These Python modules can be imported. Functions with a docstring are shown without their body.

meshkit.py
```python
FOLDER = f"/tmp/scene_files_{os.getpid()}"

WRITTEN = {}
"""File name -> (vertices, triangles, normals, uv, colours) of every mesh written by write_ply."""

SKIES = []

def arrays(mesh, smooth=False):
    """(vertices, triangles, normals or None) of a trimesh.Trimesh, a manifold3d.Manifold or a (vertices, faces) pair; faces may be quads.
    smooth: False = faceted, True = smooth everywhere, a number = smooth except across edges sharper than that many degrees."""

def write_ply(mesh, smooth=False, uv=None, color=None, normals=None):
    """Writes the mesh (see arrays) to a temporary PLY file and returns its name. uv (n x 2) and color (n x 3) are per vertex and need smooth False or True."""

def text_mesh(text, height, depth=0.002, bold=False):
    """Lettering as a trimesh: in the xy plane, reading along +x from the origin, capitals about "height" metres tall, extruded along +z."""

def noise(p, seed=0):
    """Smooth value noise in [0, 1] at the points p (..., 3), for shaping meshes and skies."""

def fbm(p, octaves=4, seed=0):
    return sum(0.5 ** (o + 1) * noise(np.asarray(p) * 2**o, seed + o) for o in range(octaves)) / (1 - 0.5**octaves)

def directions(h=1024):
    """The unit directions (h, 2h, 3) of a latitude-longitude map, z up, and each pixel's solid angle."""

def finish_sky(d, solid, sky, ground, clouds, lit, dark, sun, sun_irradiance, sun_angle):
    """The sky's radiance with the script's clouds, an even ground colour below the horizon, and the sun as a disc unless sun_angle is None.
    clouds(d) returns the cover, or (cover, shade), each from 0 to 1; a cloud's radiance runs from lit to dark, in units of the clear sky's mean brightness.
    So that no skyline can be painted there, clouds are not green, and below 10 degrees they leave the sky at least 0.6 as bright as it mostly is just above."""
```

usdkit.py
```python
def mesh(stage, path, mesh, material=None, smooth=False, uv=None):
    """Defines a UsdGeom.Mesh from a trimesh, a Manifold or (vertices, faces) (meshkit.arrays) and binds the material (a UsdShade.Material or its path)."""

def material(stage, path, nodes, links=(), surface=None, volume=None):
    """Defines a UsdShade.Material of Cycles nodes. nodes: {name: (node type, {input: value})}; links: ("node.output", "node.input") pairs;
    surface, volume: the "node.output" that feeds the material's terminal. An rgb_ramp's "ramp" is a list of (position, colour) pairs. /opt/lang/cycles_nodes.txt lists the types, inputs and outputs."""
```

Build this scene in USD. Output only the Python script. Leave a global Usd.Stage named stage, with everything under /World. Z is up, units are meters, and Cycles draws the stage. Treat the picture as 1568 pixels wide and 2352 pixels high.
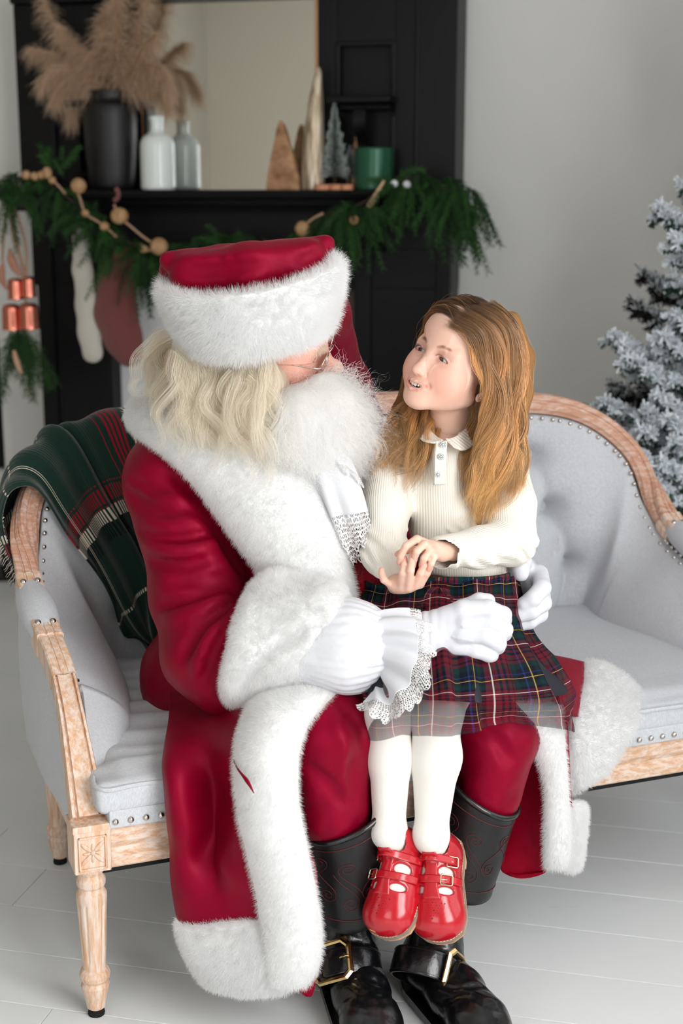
import math, random
import numpy as np
import trimesh
import manifold3d
import shapely.geometry as sg
from scipy.spatial import cKDTree
from scipy.interpolate import CubicSpline, RectBivariateSpline
from scipy.spatial.transform import Rotation
import usdkit, meshkit
from pxr import Usd, UsdGeom, UsdLux, UsdShade, Gf, Sdf, Vt

stage = Usd.Stage.CreateInMemory()
UsdGeom.SetStageUpAxis(stage, 'Z')
UsdGeom.SetStageMetersPerUnit(stage, 1.0)
UsdGeom.Xform.Define(stage, '/World')
UsdGeom.Scope.Define(stage, '/World/Looks')
V = lambda *a: np.array(a, float)
rng = np.random.default_rng(7)

# ------------------------------------------------------------------ camera
EYE = V(0, 0, 1.45)
PITCH = math.radians(12.7)
FPX = 50.0 / 24.0 * 1568
cam = UsdGeom.Camera.Define(stage, '/World/camera')
cam.CreateFocalLengthAttr(50.0)
cam.CreateHorizontalApertureAttr(24.0)
cam.CreateVerticalApertureAttr(36.0)
cam.CreateFStopAttr(3.0)
cam.CreateFocusDistanceAttr(2.62)
cam.CreateExposureAttr(0.34)
cam.CreateClippingRangeAttr(Gf.Vec2f(0.05, 100))
_m = Gf.Matrix4d(1)
_c, _s = math.cos(PITCH), math.sin(PITCH)
_m.SetRow(0, Gf.Vec4d(1, 0, 0, 0))
_m.SetRow(1, Gf.Vec4d(0, _s, _c, 0))
_m.SetRow(2, Gf.Vec4d(0, -_c, _s, 0))
_m.SetRow(3, Gf.Vec4d(*EYE, 1))
cam.AddTransformOp().Set(_m)

def P(px, py, Y):
    """A measured picture point at the world distance Y from the camera's plane, in metres."""
    a, b = (px - 784) / FPX, (1176 - py) / FPX
    d = V(a, _c + b * _s, -_s + b * _c)
    return EYE + d * (Y / d[1])
def PP(rows):
    return np.array([P(*r) for r in rows])
def pxm(Y, z=0.8):
    """metres per pixel at distance Y"""
    return (Y * _c + (EYE[2] - z) * _s) / FPX

# room frame: along the back wall (right), and away from the camera
YAW = math.radians(13.3)
RA = V(math.cos(YAW), -math.sin(YAW), 0)
RB = V(math.sin(YAW), math.cos(YAW), 0)
WALL_D = None
_w0 = V(-1.40, 5.62, 0)
def RM(a, b, z):
    """room point: a along the wall from the fireplace's middle, b out of the wall towards the room, z up"""
    return _o + RA * a - RB * b + V(0, 0, z)
_mid_t = ((_w0[0] - 0) * 0)
_o = _w0.copy()
# middle of the fireplace
_k = (547 - 784) / FPX
_t = 1.0
for _ in range(60):
    q = _w0 + RA * _t - RB * 0.2
    dep = q[1] * _c + 0.6 * _s
    _t += (_k * dep - q[0])
_o = _w0 + RA * _t
ROOM_M = np.eye(4); ROOM_M[:3, 0] = RA; ROOM_M[:3, 1] = -RB; ROOM_M[:3, 2] = (0, 0, 1); ROOM_M[:3, 3] = _o

# ------------------------------------------------------------------ light
def rect_light(name, centre, target, w, h, intensity, color=(1, 1, 1)):
    L = UsdLux.RectLight.Define(stage, '/World/' + name)
    L.CreateWidthAttr(w); L.CreateHeightAttr(h); L.CreateIntensityAttr(intensity)
    L.CreateColorAttr(Gf.Vec3f(*color)); L.CreateNormalizeAttr(False)
    c, t = np.asarray(centre, float), np.asarray(target, float)
    z = (c - t) / np.linalg.norm(c - t)
    x = np.cross((0, 0, 1), z); x /= np.linalg.norm(x)
    y = np.cross(z, x)
    m = Gf.Matrix4d(1)
    for i, r in enumerate((x, y, z)):
        m.SetRow(i, Gf.Vec4d(*map(float, r), 0))
    m.SetRow(3, Gf.Vec4d(*map(float, c), 1))
    L.AddTransformOp().Set(m)
    return L
RIGHT_A, LEFT_A, FRONT_B, CEIL_Z = 2.75, -2.6, 7.6, 3.1
WIN = [(1.55, 3.35, 0.55, 2.75), (3.75, 5.55, 0.55, 2.75)]      # windows of the right wall: b0, b1, z0, z1
for i, (b0, b1, z0, z1) in enumerate(WIN):
    c = RM(RIGHT_A + 0.22, (b0 + b1) / 2, (z0 + z1) / 2)
    rect_light('window_light_%d' % i, c, c - RA, b1 - b0, z1 - z0, [1.1, 7.4][i], (1.0, 0.996, 0.99))
FW = [(-0.6, 1.4, 0.6, 2.6)]                                     # window in the wall behind the camera: a0, a1, z0, z1
for a0, a1, z0, z1 in FW:
    c = RM((a0 + a1) / 2, FRONT_B + 0.22, (z0 + z1) / 2)
    rect_light('window_light_back', c, c + RB, a1 - a0, z1 - z0, 2.2, (1.0, 0.996, 0.99))
dome = UsdLux.DomeLight.Define(stage, '/World/sky')
dome.CreateIntensityAttr(0.1)
dome.CreateColorAttr(Gf.Vec3f(0.8, 0.9, 1.0))

# ------------------------------------------------------------------ helpers: prims
_used = {}
def numbered(parent, name):
    k = (parent, name)
    n = _used.get(k, 0); _used[k] = n + 1
    return name if n == 0 else '%s_%03d' % (name, n)
def tag(prim, label=None, cat=None, group=None, kind=None):
    p = prim.GetPrim() if hasattr(prim, 'GetPrim') else prim
    for k, v in (('label', label), ('category', cat), ('group', group), ('kind', kind)):
        if v: p.SetCustomDataByKey(k, v)
    return prim
def path_of(parent):
    return '/World' if parent is None else str(parent.GetPath())
def thing(name, label, cat, loc=(0, 0, 0), rotz=0.0, group=None, kind=None):
    x = UsdGeom.Xform.Define(stage, '/World/' + numbered('/World', name))
    if any(loc): x.AddTranslateOp().Set(Gf.Vec3d(*map(float, loc)))
    if rotz: x.AddRotateZOp().Set(math.degrees(rotz))
    return tag(x, label, cat, group, kind)
def sub(name, parent, label=None, kind=None):
    """a part that only holds sub-parts"""
    x = UsdGeom.Xform.Define(stage, path_of(parent) + '/' + numbered(path_of(parent), name))
    return tag(x, label, None, None, kind)
def obj(name, mesh, mat, parent=None, smooth=35, uv=None, label=None, cat=None, group=None, kind=None, tint=None):
    pth = path_of(parent) + '/' + numbered(path_of(parent), name)
    if uv is not None or tint is not None: smooth = True if smooth else False
    m = usdkit.mesh(stage, pth, mesh, M.get(mat) if isinstance(mat, str) else mat, smooth, uv)
    if tint is not None:
        UsdGeom.PrimvarsAPI(m).CreatePrimvar('tint', Sdf.ValueTypeNames.Color3fArray, 'vertex').Set(Vt.Vec3fArray.FromNumpy(np.asarray(tint, np.float32)))
    return tag(m, label, cat, group, kind)
def struct(name, mesh, mat, smooth=35, label=None):
    return obj(name, mesh, mat, None, smooth, label=label, kind='structure')
def strands(name, pts, width, mat, parent, tint=None, label=None, kind=None, taper=True):
    """pts (n, k, 3): n strands of k points"""
    pth = path_of(parent) + '/' + numbered(path_of(parent), name)
    n, k = pts.shape[:2]
    c = UsdGeom.BasisCurves.Define(stage, pth)
    c.CreateTypeAttr('linear')
    c.CreatePointsAttr(Vt.Vec3fArray.FromNumpy(pts.reshape(-1, 3).astype(np.float32)))
    c.CreateCurveVertexCountsAttr(Vt.IntArray.FromNumpy(np.full(n, k, np.int32)))
    w = np.broadcast_to(np.asarray(width, float).reshape(-1, 1), (n, 1)) * (np.linspace(1, 0.25, k)[None] if taper is True else np.interp(np.linspace(0, 1, k), [0, .22, .6, 1], [.06, 1, 1, .3])[None] if taper == 'both' else np.ones((1, k)))
    c.CreateWidthsAttr(Vt.FloatArray.FromNumpy(w.ravel().astype(np.float32)))
    c.SetWidthsInterpolation('vertex')
    if tint is not None:
        t = np.broadcast_to(np.asarray(tint, float)[:, None, :] if np.ndim(tint) == 2 else tint, (n, k, 3))
        UsdGeom.PrimvarsAPI(c).CreatePrimvar('tint', Sdf.ValueTypeNames.Color3fArray, 'vertex').Set(Vt.Vec3fArray.FromNumpy(t.reshape(-1, 3).astype(np.float32)))
    UsdShade.MaterialBindingAPI.Apply(c.GetPrim()).Bind(M[mat])
    return tag(c, label, None, None, kind)
def copy_of(root, loc, rotz=0.0, label=None, group=None, cat=None):
    was = root.GetPrim().GetCustomData()
    r = thing(root.GetPrim().GetName(), label or was.get('label'), cat or was.get('category'), loc, rotz, group or was.get('group'))
    r.GetPrim().GetReferences().AddInternalReference(root.GetPath()); r.GetPrim().SetInstanceable(True)
    return r

# ------------------------------------------------------------------ helpers: meshes
def cat(parts):
    vs, fs, n = [], [], 0
    for p in parts:
        v, f = (p.vertices, p.faces) if hasattr(p, 'faces') else p
        v, f = np.asarray(v, float), np.asarray(f, int)
        if f.shape[1] == 4: f = np.vstack([f[:, [0, 1, 2]], f[:, [0, 2, 3]]])
        vs.append(v); fs.append(f + n); n += len(v)
    return np.vstack(vs), np.vstack(fs)
def xf(mesh, m):
    v, f = (mesh.vertices, mesh.faces) if hasattr(mesh, 'faces') else mesh
    v = np.asarray(v, float)
    return v @ m[:3, :3].T + m[:3, 3], np.asarray(f)
def mat4(loc=(0, 0, 0), R=None):
    m = np.eye(4); m[:3, 3] = loc
    if R is not None: m[:3, :3] = R
    return m
def rz(a):
    return np.array([[math.cos(a), -math.sin(a), 0], [math.sin(a), math.cos(a), 0], [0, 0, 1.0]])
def box(lo, hi, r=0.004, seg=2):
    """a box with rounded edges"""
    lo, hi = np.asarray(lo, float), np.asarray(hi, float)
    r = min(r, 0.49 * (hi - lo).min())
    if r <= 0.0003:
        b = trimesh.creation.box(hi - lo); b.apply_translation((lo + hi) / 2)
        return np.array(b.vertices), np.array(b.faces)
    pts = []
    for x in (lo[0] + r, hi[0] - r):
        for y in (lo[1] + r, hi[1] - r):
            for z in (lo[2] + r, hi[2] - r):
                for a in range(4 * seg):
                    for e in np.linspace(-math.pi / 2, math.pi / 2, 2 * seg + 1):
                        t = a * math.pi / (2 * seg)
                        pts.append((x + r * math.cos(e) * math.cos(t), y + r * math.cos(e) * math.sin(t), z + r * math.sin(e)))
    m = manifold3d.Manifold.hull_points(np.array(pts)).to_mesh()
    return np.array(m.vert_properties[:, :3], float), np.array(m.tri_verts)
def lathe(profile, seg=40, cap=True):
    """profile: (r, z) from bottom to top"""
    pr = np.asarray(profile, float)
    a = np.arange(seg) * 2 * np.pi / seg
    v = np.stack([pr[:, 0][:, None] * np.cos(a), pr[:, 0][:, None] * np.sin(a), np.broadcast_to(pr[:, 1][:, None], (len(pr), seg))], -1).reshape(-1, 3)
    i, j = np.meshgrid(np.arange(len(pr) - 1), np.arange(seg), indexing='ij')
    q = np.stack([i * seg + j, i * seg + (j + 1) % seg, (i + 1) * seg + (j + 1) % seg, (i + 1) * seg + j], -1).reshape(-1, 4)
    f = np.vstack([q[:, [0, 1, 2]], q[:, [0, 2, 3]]])
    if cap:
        n = len(v); v = np.vstack([v, [[0, 0, pr[0, 1]], [0, 0, pr[-1, 1]]]])
        k = np.arange(seg)
        f = np.vstack([f, np.stack([(k + 1) % seg, k, np.full(seg, n)], 1), np.stack([k + (len(pr) - 1) * seg, (k + 1) % seg + (len(pr) - 1) * seg, np.full(seg, n + 1)], 1)])
    return v, f
def spline(pts, n, closed=False):
    p = np.asarray(pts, float)
    d = np.r_[0, np.cumsum(np.maximum(np.linalg.norm(np.diff(p[:, :3], axis=0), axis=1), 1e-6))]
    if len(p) == 2: return p[0] + (p[1] - p[0]) * np.linspace(0, 1, n)[:, None]
    return CubicSpline(d, p, bc_type='natural' if not closed else 'periodic')(np.linspace(0, d[-1], n))
def frames(c, up):
    """tangent, side, normal along a polyline; up: a vector or one per point"""
    t = np.gradient(c, axis=0); t /= np.linalg.norm(t, axis=1, keepdims=True) + 1e-12
    up = np.broadcast_to(np.asarray(up, float), c.shape)
    s = np.cross(t, up); s /= np.linalg.norm(s, axis=1, keepdims=True) + 1e-12
    return t, s, np.cross(s, t)
def sweep(c, profile, up=(0, 0, 1), closed_profile=True, caps=True, scale=None):
    """profile (m, 2) in (side, normal) carried along the polyline c (n, 3)"""
    c = np.asarray(c, float); pr = np.asarray(profile, float); n, m = len(c), len(pr)
    t, s, b = frames(c, up)
    sc = np.ones((n, 1, 1)) if scale is None else np.asarray(scale, float).reshape(n, 1, -1)
    q2 = pr[None] * sc
    v = c[:, None] + q2[..., :1] * s[:, None] + q2[..., 1:] * b[:, None]
    k = m if closed_profile else m - 1
    i, j = np.meshgrid(np.arange(n - 1), np.arange(k), indexing='ij')
    q = np.stack([i * m + j, i * m + (j + 1) % m, (i + 1) * m + (j + 1) % m, (i + 1) * m + j], -1).reshape(-1, 4)
    v = v.reshape(-1, 3)
    f = np.vstack([q[:, [0, 1, 2]], q[:, [0, 2, 3]]])
    if caps and closed_profile:
        N = len(v); v = np.vstack([v, c[:1], c[-1:]]); k = np.arange(m)
        f = np.vstack([f, np.stack([(k + 1) % m, k, np.full(m, N)], 1), np.stack([k + (n - 1) * m, (k + 1) % m + (n - 1) * m, np.full(m, N + 1)], 1)])
    return v, f
def circle(r, m=12, ry=None):
    a = np.arange(m) * 2 * np.pi / m
    return np.stack([r * np.cos(a), (ry or r) * np.sin(a)], 1)
def tube(pts, r, n=None, m=10, up=(0.13, 0.21, 0.97), taper=None):
    p = np.asarray(pts, float)
    c = spline(p, n) if n else p
    sc = None
    if taper is not None: sc = np.interp(np.linspace(0, 1, len(c)), np.linspace(0, 1, len(taper)), taper)
    return sweep(c, circle(r, m), up, scale=sc)
def grid_faces(nu, nv, flip=False):
    i, j = np.meshgrid(np.arange(nu - 1), np.arange(nv - 1), indexing='ij')
    q = np.stack([i * nv + j, (i + 1) * nv + j, (i + 1) * nv + j + 1, i * nv + j + 1], -1).reshape(-1, 4)
    if flip: q = q[:, ::-1]
    return np.vstack([q[:, [0, 1, 2]], q[:, [0, 2, 3]]])
def patch(ctrl, nu, nv, k=3):
    """ctrl (m, n, 3) control points interpolated by a smooth surface -> (nu, nv, 3)"""
    c = np.asarray(ctrl, float); m, n = c.shape[:2]
    u, v = np.linspace(0, 1, m), np.linspace(0, 1, n)
    return np.stack([RectBivariateSpline(u, v, c[..., i], kx=min(k, m - 1), ky=min(k, n - 1), s=0)(np.linspace(0, 1, nu), np.linspace(0, 1, nv)) for i in range(c.shape[2])], -1)
def grid_normals(g):
    n = np.cross(np.gradient(g, axis=0), np.gradient(g, axis=1))
    return n / (np.linalg.norm(n, axis=-1, keepdims=True) + 1e-12)
def slab(g, th, flip=False):
    """closed sheet of thickness th behind the grid g (nu, nv, 3); returns (v, f, uv)"""
    nu, nv = g.shape[:2]
    nn = grid_normals(g) * (-1 if flip else 1)
    th = np.asarray(th, float)
    back = g - nn * (th[..., None] if th.ndim == 2 else th)
    v = np.vstack([g.reshape(-1, 3), back.reshape(-1, 3)])
    N = nu * nv
    f = [grid_faces(nu, nv, flip), grid_faces(nu, nv, not flip) + N]
    ring = np.r_[np.arange(nv), np.arange(1, nu) * nv + nv - 1, (nu - 1) * nv + np.arange(nv - 2, -1, -1), np.arange(nu - 2, 0, -1) * nv]
    a, b = ring, np.roll(ring, -1)
    e = np.vstack([np.stack([a, a + N, b], 1), np.stack([b, a + N, b + N], 1)])
    f.append(e[:, ::-1] if not flip else e)
    uu, vv = np.meshgrid(np.linspace(0, 1, nu), np.linspace(0, 1, nv), indexing='ij')
    uv = np.stack([uu, vv], -1).reshape(-1, 2)
    return v, np.vstack(f), np.vstack([uv, uv])
def vnormals(v, f):
    n = np.zeros_like(v); fn = np.cross(v[f[:, 1]] - v[f[:, 0]], v[f[:, 2]] - v[f[:, 0]])
    for k in range(3): np.add.at(n, f[:, k], fn)
    return n / (np.linalg.norm(n, axis=1, keepdims=True) + 1e-12)
def taubin(v, f, it=6, lam=0.5, mu=-0.53):
    from scipy.sparse import coo_matrix
    e = np.vstack([f[:, [0, 1]], f[:, [1, 2]], f[:, [2, 0]]]); e = np.vstack([e, e[:, ::-1]])
    A = coo_matrix((np.ones(len(e)), (e[:, 0], e[:, 1])), shape=(len(v), len(v))).tocsr(); A.data[:] = 1
    d = np.maximum(np.asarray(A.sum(1)).ravel(), 1)[:, None]
    v = v.copy()
    for _ in range(it):
        v += lam * (A @ v / d - v)
        if mu: v += mu * (A @ v / d - v)
    return v

def px_hits(v, f, pxs):
    """first hits of sight lines on a mesh (nan where they miss)"""
    tm = trimesh.Trimesh(v, f, process=False); d = np.array([P(x, y, 1.0) - EYE for x, y in pxs]); d /= np.linalg.norm(d, axis=1, keepdims=True)
    loc, ir, _ = tm.ray.intersects_location(np.tile(EYE, (len(d), 1)), d); out = np.full((len(d), 3), np.nan)
    best = np.full(len(d), 1e9)
    for q, i in zip(loc, ir):
        r = np.linalg.norm(q - EYE)
        if r < best[i]: best[i] = r; out[i] = q
    return out
# ------------------------------------------------------------------ helpers: signed distance fields
class Field:
    def __init__(s, lo, hi, res):
        s.lo = np.asarray(lo, float); s.h = float(res)
        s.n = np.ceil((np.asarray(hi, float) - s.lo) / res).astype(int) + 1
        s.F = np.full(s.n, 1.0, np.float32)
        s.ax = [(s.lo[i] + np.arange(s.n[i]) * res).astype(np.float32) for i in range(3)]
        s.T = None
    def place(s, R, t):
        """prims that follow are given in a frame turned by R and moved by t"""
        s.T = (np.asarray(R, float), np.asarray(t, float)); return s
    def pt(s, p):
        p = np.asarray(p, float)
        return p if s.T is None else s.T[0] @ p + s.T[1]
    def rot(s, R):
        R = np.eye(3) if R is None else np.asarray(R, float)
        return R if s.T is None else s.T[0] @ R
    def _blk(s, lo, hi):
        a = np.clip(np.floor((lo - s.lo) / s.h).astype(int), 0, s.n); b = np.clip(np.ceil((hi - s.lo) / s.h).astype(int) + 1, 0, s.n)
        if (b <= a).any(): return None
        sl = tuple(slice(i, j) for i, j in zip(a, b))
        return sl, [s.ax[0][sl[0]][:, None, None], s.ax[1][sl[1]][None, :, None], s.ax[2][sl[2]][None, None, :]]
    def _mix(s, sl, d, k, op):
        a = s.F[sl]
        if op == 'add':
            if k <= 0: s.F[sl] = np.minimum(a, d); return
            h = np.clip(0.5 + 0.5 * (a - d) / k, 0, 1); s.F[sl] = a * (1 - h) + d * h - k * h * (1 - h)
        elif op == 'sub':
            d = -d
            if k <= 0: s.F[sl] = np.maximum(a, d); return
            h = np.clip(0.5 - 0.5 * (a - d) / k, 0, 1); s.F[sl] = a * (1 - h) + d * h + k * h * (1 - h)
        elif op == 'groove':          # d: distance to a line; carves a soft furrow of depth k[0], width k[1]
            s.F[sl] = a + k[0] * np.exp(-(d / k[1]) ** 2)
    def cap(s, a, b, ra, rb=None, k=0.01, op='add', pad=None):
        rb = ra if rb is None else rb
        a, b = s.pt(a), s.pt(b)
        m = max(ra, rb) + (pad if pad is not None else (k if np.ndim(k) == 0 else 0)) + 3 * s.h
        if op == 'groove': m = 3 * k[1] + 2 * s.h
        q = s._blk(np.minimum(a, b) - m, np.maximum(a, b) + m)
        if q is None: return s
        sl, (x, y, z) = q
        ba = b - a; L = max(ba @ ba, 1e-12)
        px, py, pz = x - np.float32(a[0]), y - np.float32(a[1]), z - np.float32(a[2])
        t = np.clip((px * np.float32(ba[0]) + py * np.float32(ba[1]) + pz * np.float32(ba[2])) / np.float32(L), 0, 1)
        d = np.sqrt((px - t * np.float32(ba[0])) ** 2 + (py - t * np.float32(ba[1])) ** 2 + (pz - t * np.float32(ba[2])) ** 2)
        if op != 'groove': d = d - (np.float32(ra) + t * np.float32(rb - ra))
        s._mix(sl, d, k, op); return s
    def chain(s, pts, rs, k=0.01, op='add'):
        pts = np.asarray(pts, float)
        rs = np.broadcast_to(rs, (len(pts),))
        for i in range(len(pts) - 1): s.cap(pts[i], pts[i + 1], rs[i], rs[i + 1], k if i == 0 or np.ndim(k) else min(k, 0.5 * min(rs[i], rs[i + 1])), op)
        return s
    def ell(s, c, r, R=None, k=0.01, op='add'):
        c = s.pt(c); R = s.rot(R); r = np.broadcast_to(np.asarray(r, float), (3,))
        ext = np.sqrt(((R * r) ** 2).sum(1)) + 1.8 * k + 3 * s.h
        q = s._blk(c - ext, c + ext)
        if q is None: return s
        sl, (x, y, z) = q
        px, py, pz = x - np.float32(c[0]), y - np.float32(c[1]), z - np.float32(c[2])
        k0 = k1 = 0
        for i in range(3):
            l = px * np.float32(R[0, i]) + py * np.float32(R[1, i]) + pz * np.float32(R[2, i])
            k0 = k0 + (l / np.float32(r[i])) ** 2; k1 = k1 + (l / np.float32(r[i] ** 2)) ** 2
        k0 = np.sqrt(k0); k1 = np.sqrt(k1) + 1e-6
        s._mix(sl, k0 * (k0 - 1) / k1, k, op); return s
    def bx(s, c, half, R=None, rad=0.005, k=0.005, op='add'):
        c = s.pt(c); R = s.rot(R); half = np.asarray(half, float)
        ext = (np.abs(R) * (half)).sum(1) + k + 3 * s.h
        q = s._blk(c - ext, c + ext)
        if q is None: return s
        sl, (x, y, z) = q
        px, py, pz = x - np.float32(c[0]), y - np.float32(c[1]), z - np.float32(c[2])
        out, ins = 0, -1e3
        for i in range(3):
            l = np.abs(px * np.float32(R[0, i]) + py * np.float32(R[1, i]) + pz * np.float32(R[2, i])) - np.float32(half[i] - rad)
            out = out + np.maximum(l, 0) ** 2; ins = np.maximum(ins, l)
        s._mix(sl, np.sqrt(out) + np.minimum(ins, 0) - rad, k, op); return s
    def cut(s, p, n, k=0.0):
        """drops what lies on the n side of the plane through p"""
        p = s.pt(p); n = np.asarray(n, float); n = n / np.linalg.norm(n)
        if s.T is not None: n = s.T[0] @ n
        x, y, z = s.ax[0][:, None, None], s.ax[1][None, :, None], s.ax[2][None, None, :]
        d = (x - p[0]) * n[0] + (y - p[1]) * n[1] + (z - p[2]) * n[2]
        s._mix((slice(None),) * 3, -d.astype(np.float32), k, 'sub'); return s
    def warp(s, fn):
        """adds fn(points) to the distance near the surface"""
        idx = np.nonzero(np.abs(s.F) < 6 * s.h)
        p = np.stack([s.ax[i][idx[i]] for i in range(3)], -1).astype(float)
        s.F[idx] += fn(p).astype(np.float32); return s
    def folds(s, lines):
        """furrows (depth > 0) and ridges (depth < 0) along picture polylines, laid on the surface seen there: (depth, width, [(px, py), ...])"""
        v, f = s.mesh(0)
        for depth, width, pts in lines:
            c = spline(np.array(pts, float), max(8, 4 * len(pts))) if len(pts) > 2 else np.linspace(pts[0], pts[1], 8)
            h = px_hits(v, f, c); ok = ~np.isnan(h[:, 0]); h = h[ok]; n = len(h)
            for i in range(n - 1):
                if np.linalg.norm(h[i + 1] - h[i]) < .05:
                    w = math.sin(math.pi * (i + 1) / n) ** .5
                    s.cap(h[i], h[i + 1], .001, k=(depth * w * .42, width), op='groove')
        return s
    def mesh(s, smooth=3):
        F, n = s.F, s.n
        ins = F < 0
        for _ in range(6):                                          # no face of a cell may have its inside corners on a diagonal only: keeps the surface manifold
            bad = 0
            for ax in range(3):
                u, w = [(1, 2), (0, 2), (0, 1)][ax]
                def sh(a, b):
                    sl = [slice(None)] * 3; sl[u] = slice(a, n[u] - 1 + a); sl[w] = slice(b, n[w] - 1 + b); return ins[tuple(sl)]
                q = (sh(0, 0) == sh(1, 1)) & (sh(0, 1) == sh(1, 0)) & (sh(0, 0) != sh(0, 1))
                I_ = np.argwhere(q); bad += len(I_)
                for a, b in ((0, 0), (0, 1), (1, 0), (1, 1)):
                    J = I_.copy(); J[:, u] += a; J[:, w] += b; t_ = tuple(J.T); ins[t_] = True; F[t_] = np.minimum(F[t_], -1e-5)
            if not bad: break
        c = ins[:-1, :-1, :-1].astype(np.uint8)
        for o in ((1, 0, 0), (0, 1, 0), (0, 0, 1), (1, 1, 0), (1, 0, 1), (0, 1, 1), (1, 1, 1)):
            c = c + ins[o[0]:n[0] - 1 + o[0], o[1]:n[1] - 1 + o[1], o[2]:n[2] - 1 + o[2]]
        act = (c > 0) & (c < 8)
        I = np.argwhere(act)
        num = np.full(act.shape, -1, np.int64); num[act] = np.arange(len(I))
        acc, cnt = np.zeros((len(I), 3)), np.zeros(len(I))
        corners = [(i, j, k) for i in (0, 1) for j in (0, 1) for k in (0, 1)]
        val = {o: F[I[:, 0] + o[0], I[:, 1] + o[1], I[:, 2] + o[2]].astype(float) for o in corners}
        for a in corners:
            for ax in range(3):
                if a[ax] == 0:
                    b = tuple(1 if i == ax else a[i] for i in range(3))
                    fa, fb = val[a], val[b]; cr = (fa < 0) != (fb < 0)
                    t = np.where(cr, fa / np.where(cr, fa - fb, 1), 0)
                    q = np.array(a, float)[None] + t[:, None] * np.eye(3)[ax][None]
                    acc[cr] += q[cr]; cnt[cr] += 1
        v = s.lo + (I + acc / np.maximum(cnt, 1)[:, None]) * s.h
        faces = []
        for ax in range(3):
            o1, o2 = [(1, 2), (2, 0), (0, 1)][ax]
            sl0 = [slice(1, n[i] - 1) for i in range(3)]; sl0[ax] = slice(0, n[ax] - 1)
            sl1 = list(sl0); sl1[ax] = slice(1, n[ax])
            A, B = ins[tuple(sl0)], ins[tuple(sl1)]
            E = np.argwhere(A != B)
            if not len(E): continue
            inside = A[E[:, 0], E[:, 1], E[:, 2]]
            base = E + np.array([sl0[i].start for i in range(3)])
            def at(d1, d2):
                q = base.copy(); q[:, o1] += d1; q[:, o2] += d2
                return num[q[:, 0], q[:, 1], q[:, 2]]
            q = np.stack([at(-1, -1), at(0, -1), at(0, 0), at(-1, 0)], 1)
            q[~inside] = q[~inside][:, ::-1]
            faces.append(q)
        q = np.vstack(faces)
        q = q[(q >= 0).all(1)]
        f = np.vstack([q[:, [0, 1, 2]], q[:, [0, 2, 3]]])
        if smooth: v = taubin(v, f, smooth)
        return v, f
def field(pts, pad, res):
    p = np.vstack([np.atleast_2d(np.asarray(q, float)) for q in pts])
    return Field(p.min(0) - pad, p.max(0) + pad, res)
def surface_points(v, f, n, g, weight=None):
    """n random points on the mesh: position, normal"""
    a, b, c = v[f[:, 0]], v[f[:, 1]], v[f[:, 2]]
    ar = np.linalg.norm(np.cross(b - a, c - a), axis=1)
    if weight is not None: ar = ar * weight[f].mean(1)
    t = g.choice(len(f), n, p=ar / ar.sum())
    r1, r2 = np.sqrt(g.random(n)), g.random(n)
    w = np.stack([1 - r1, r1 * (1 - r2), r1 * r2], 1)[..., None]
    nn = vnormals(v, f)
    p = (np.stack([a[t], b[t], c[t]], 1) * w).sum(1)
    m = (np.stack([nn[f[t, 0]], nn[f[t, 1]], nn[f[t, 2]]], 1) * w).sum(1)
    return p, m / (np.linalg.norm(m, axis=1, keepdims=True) + 1e-9)
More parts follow.
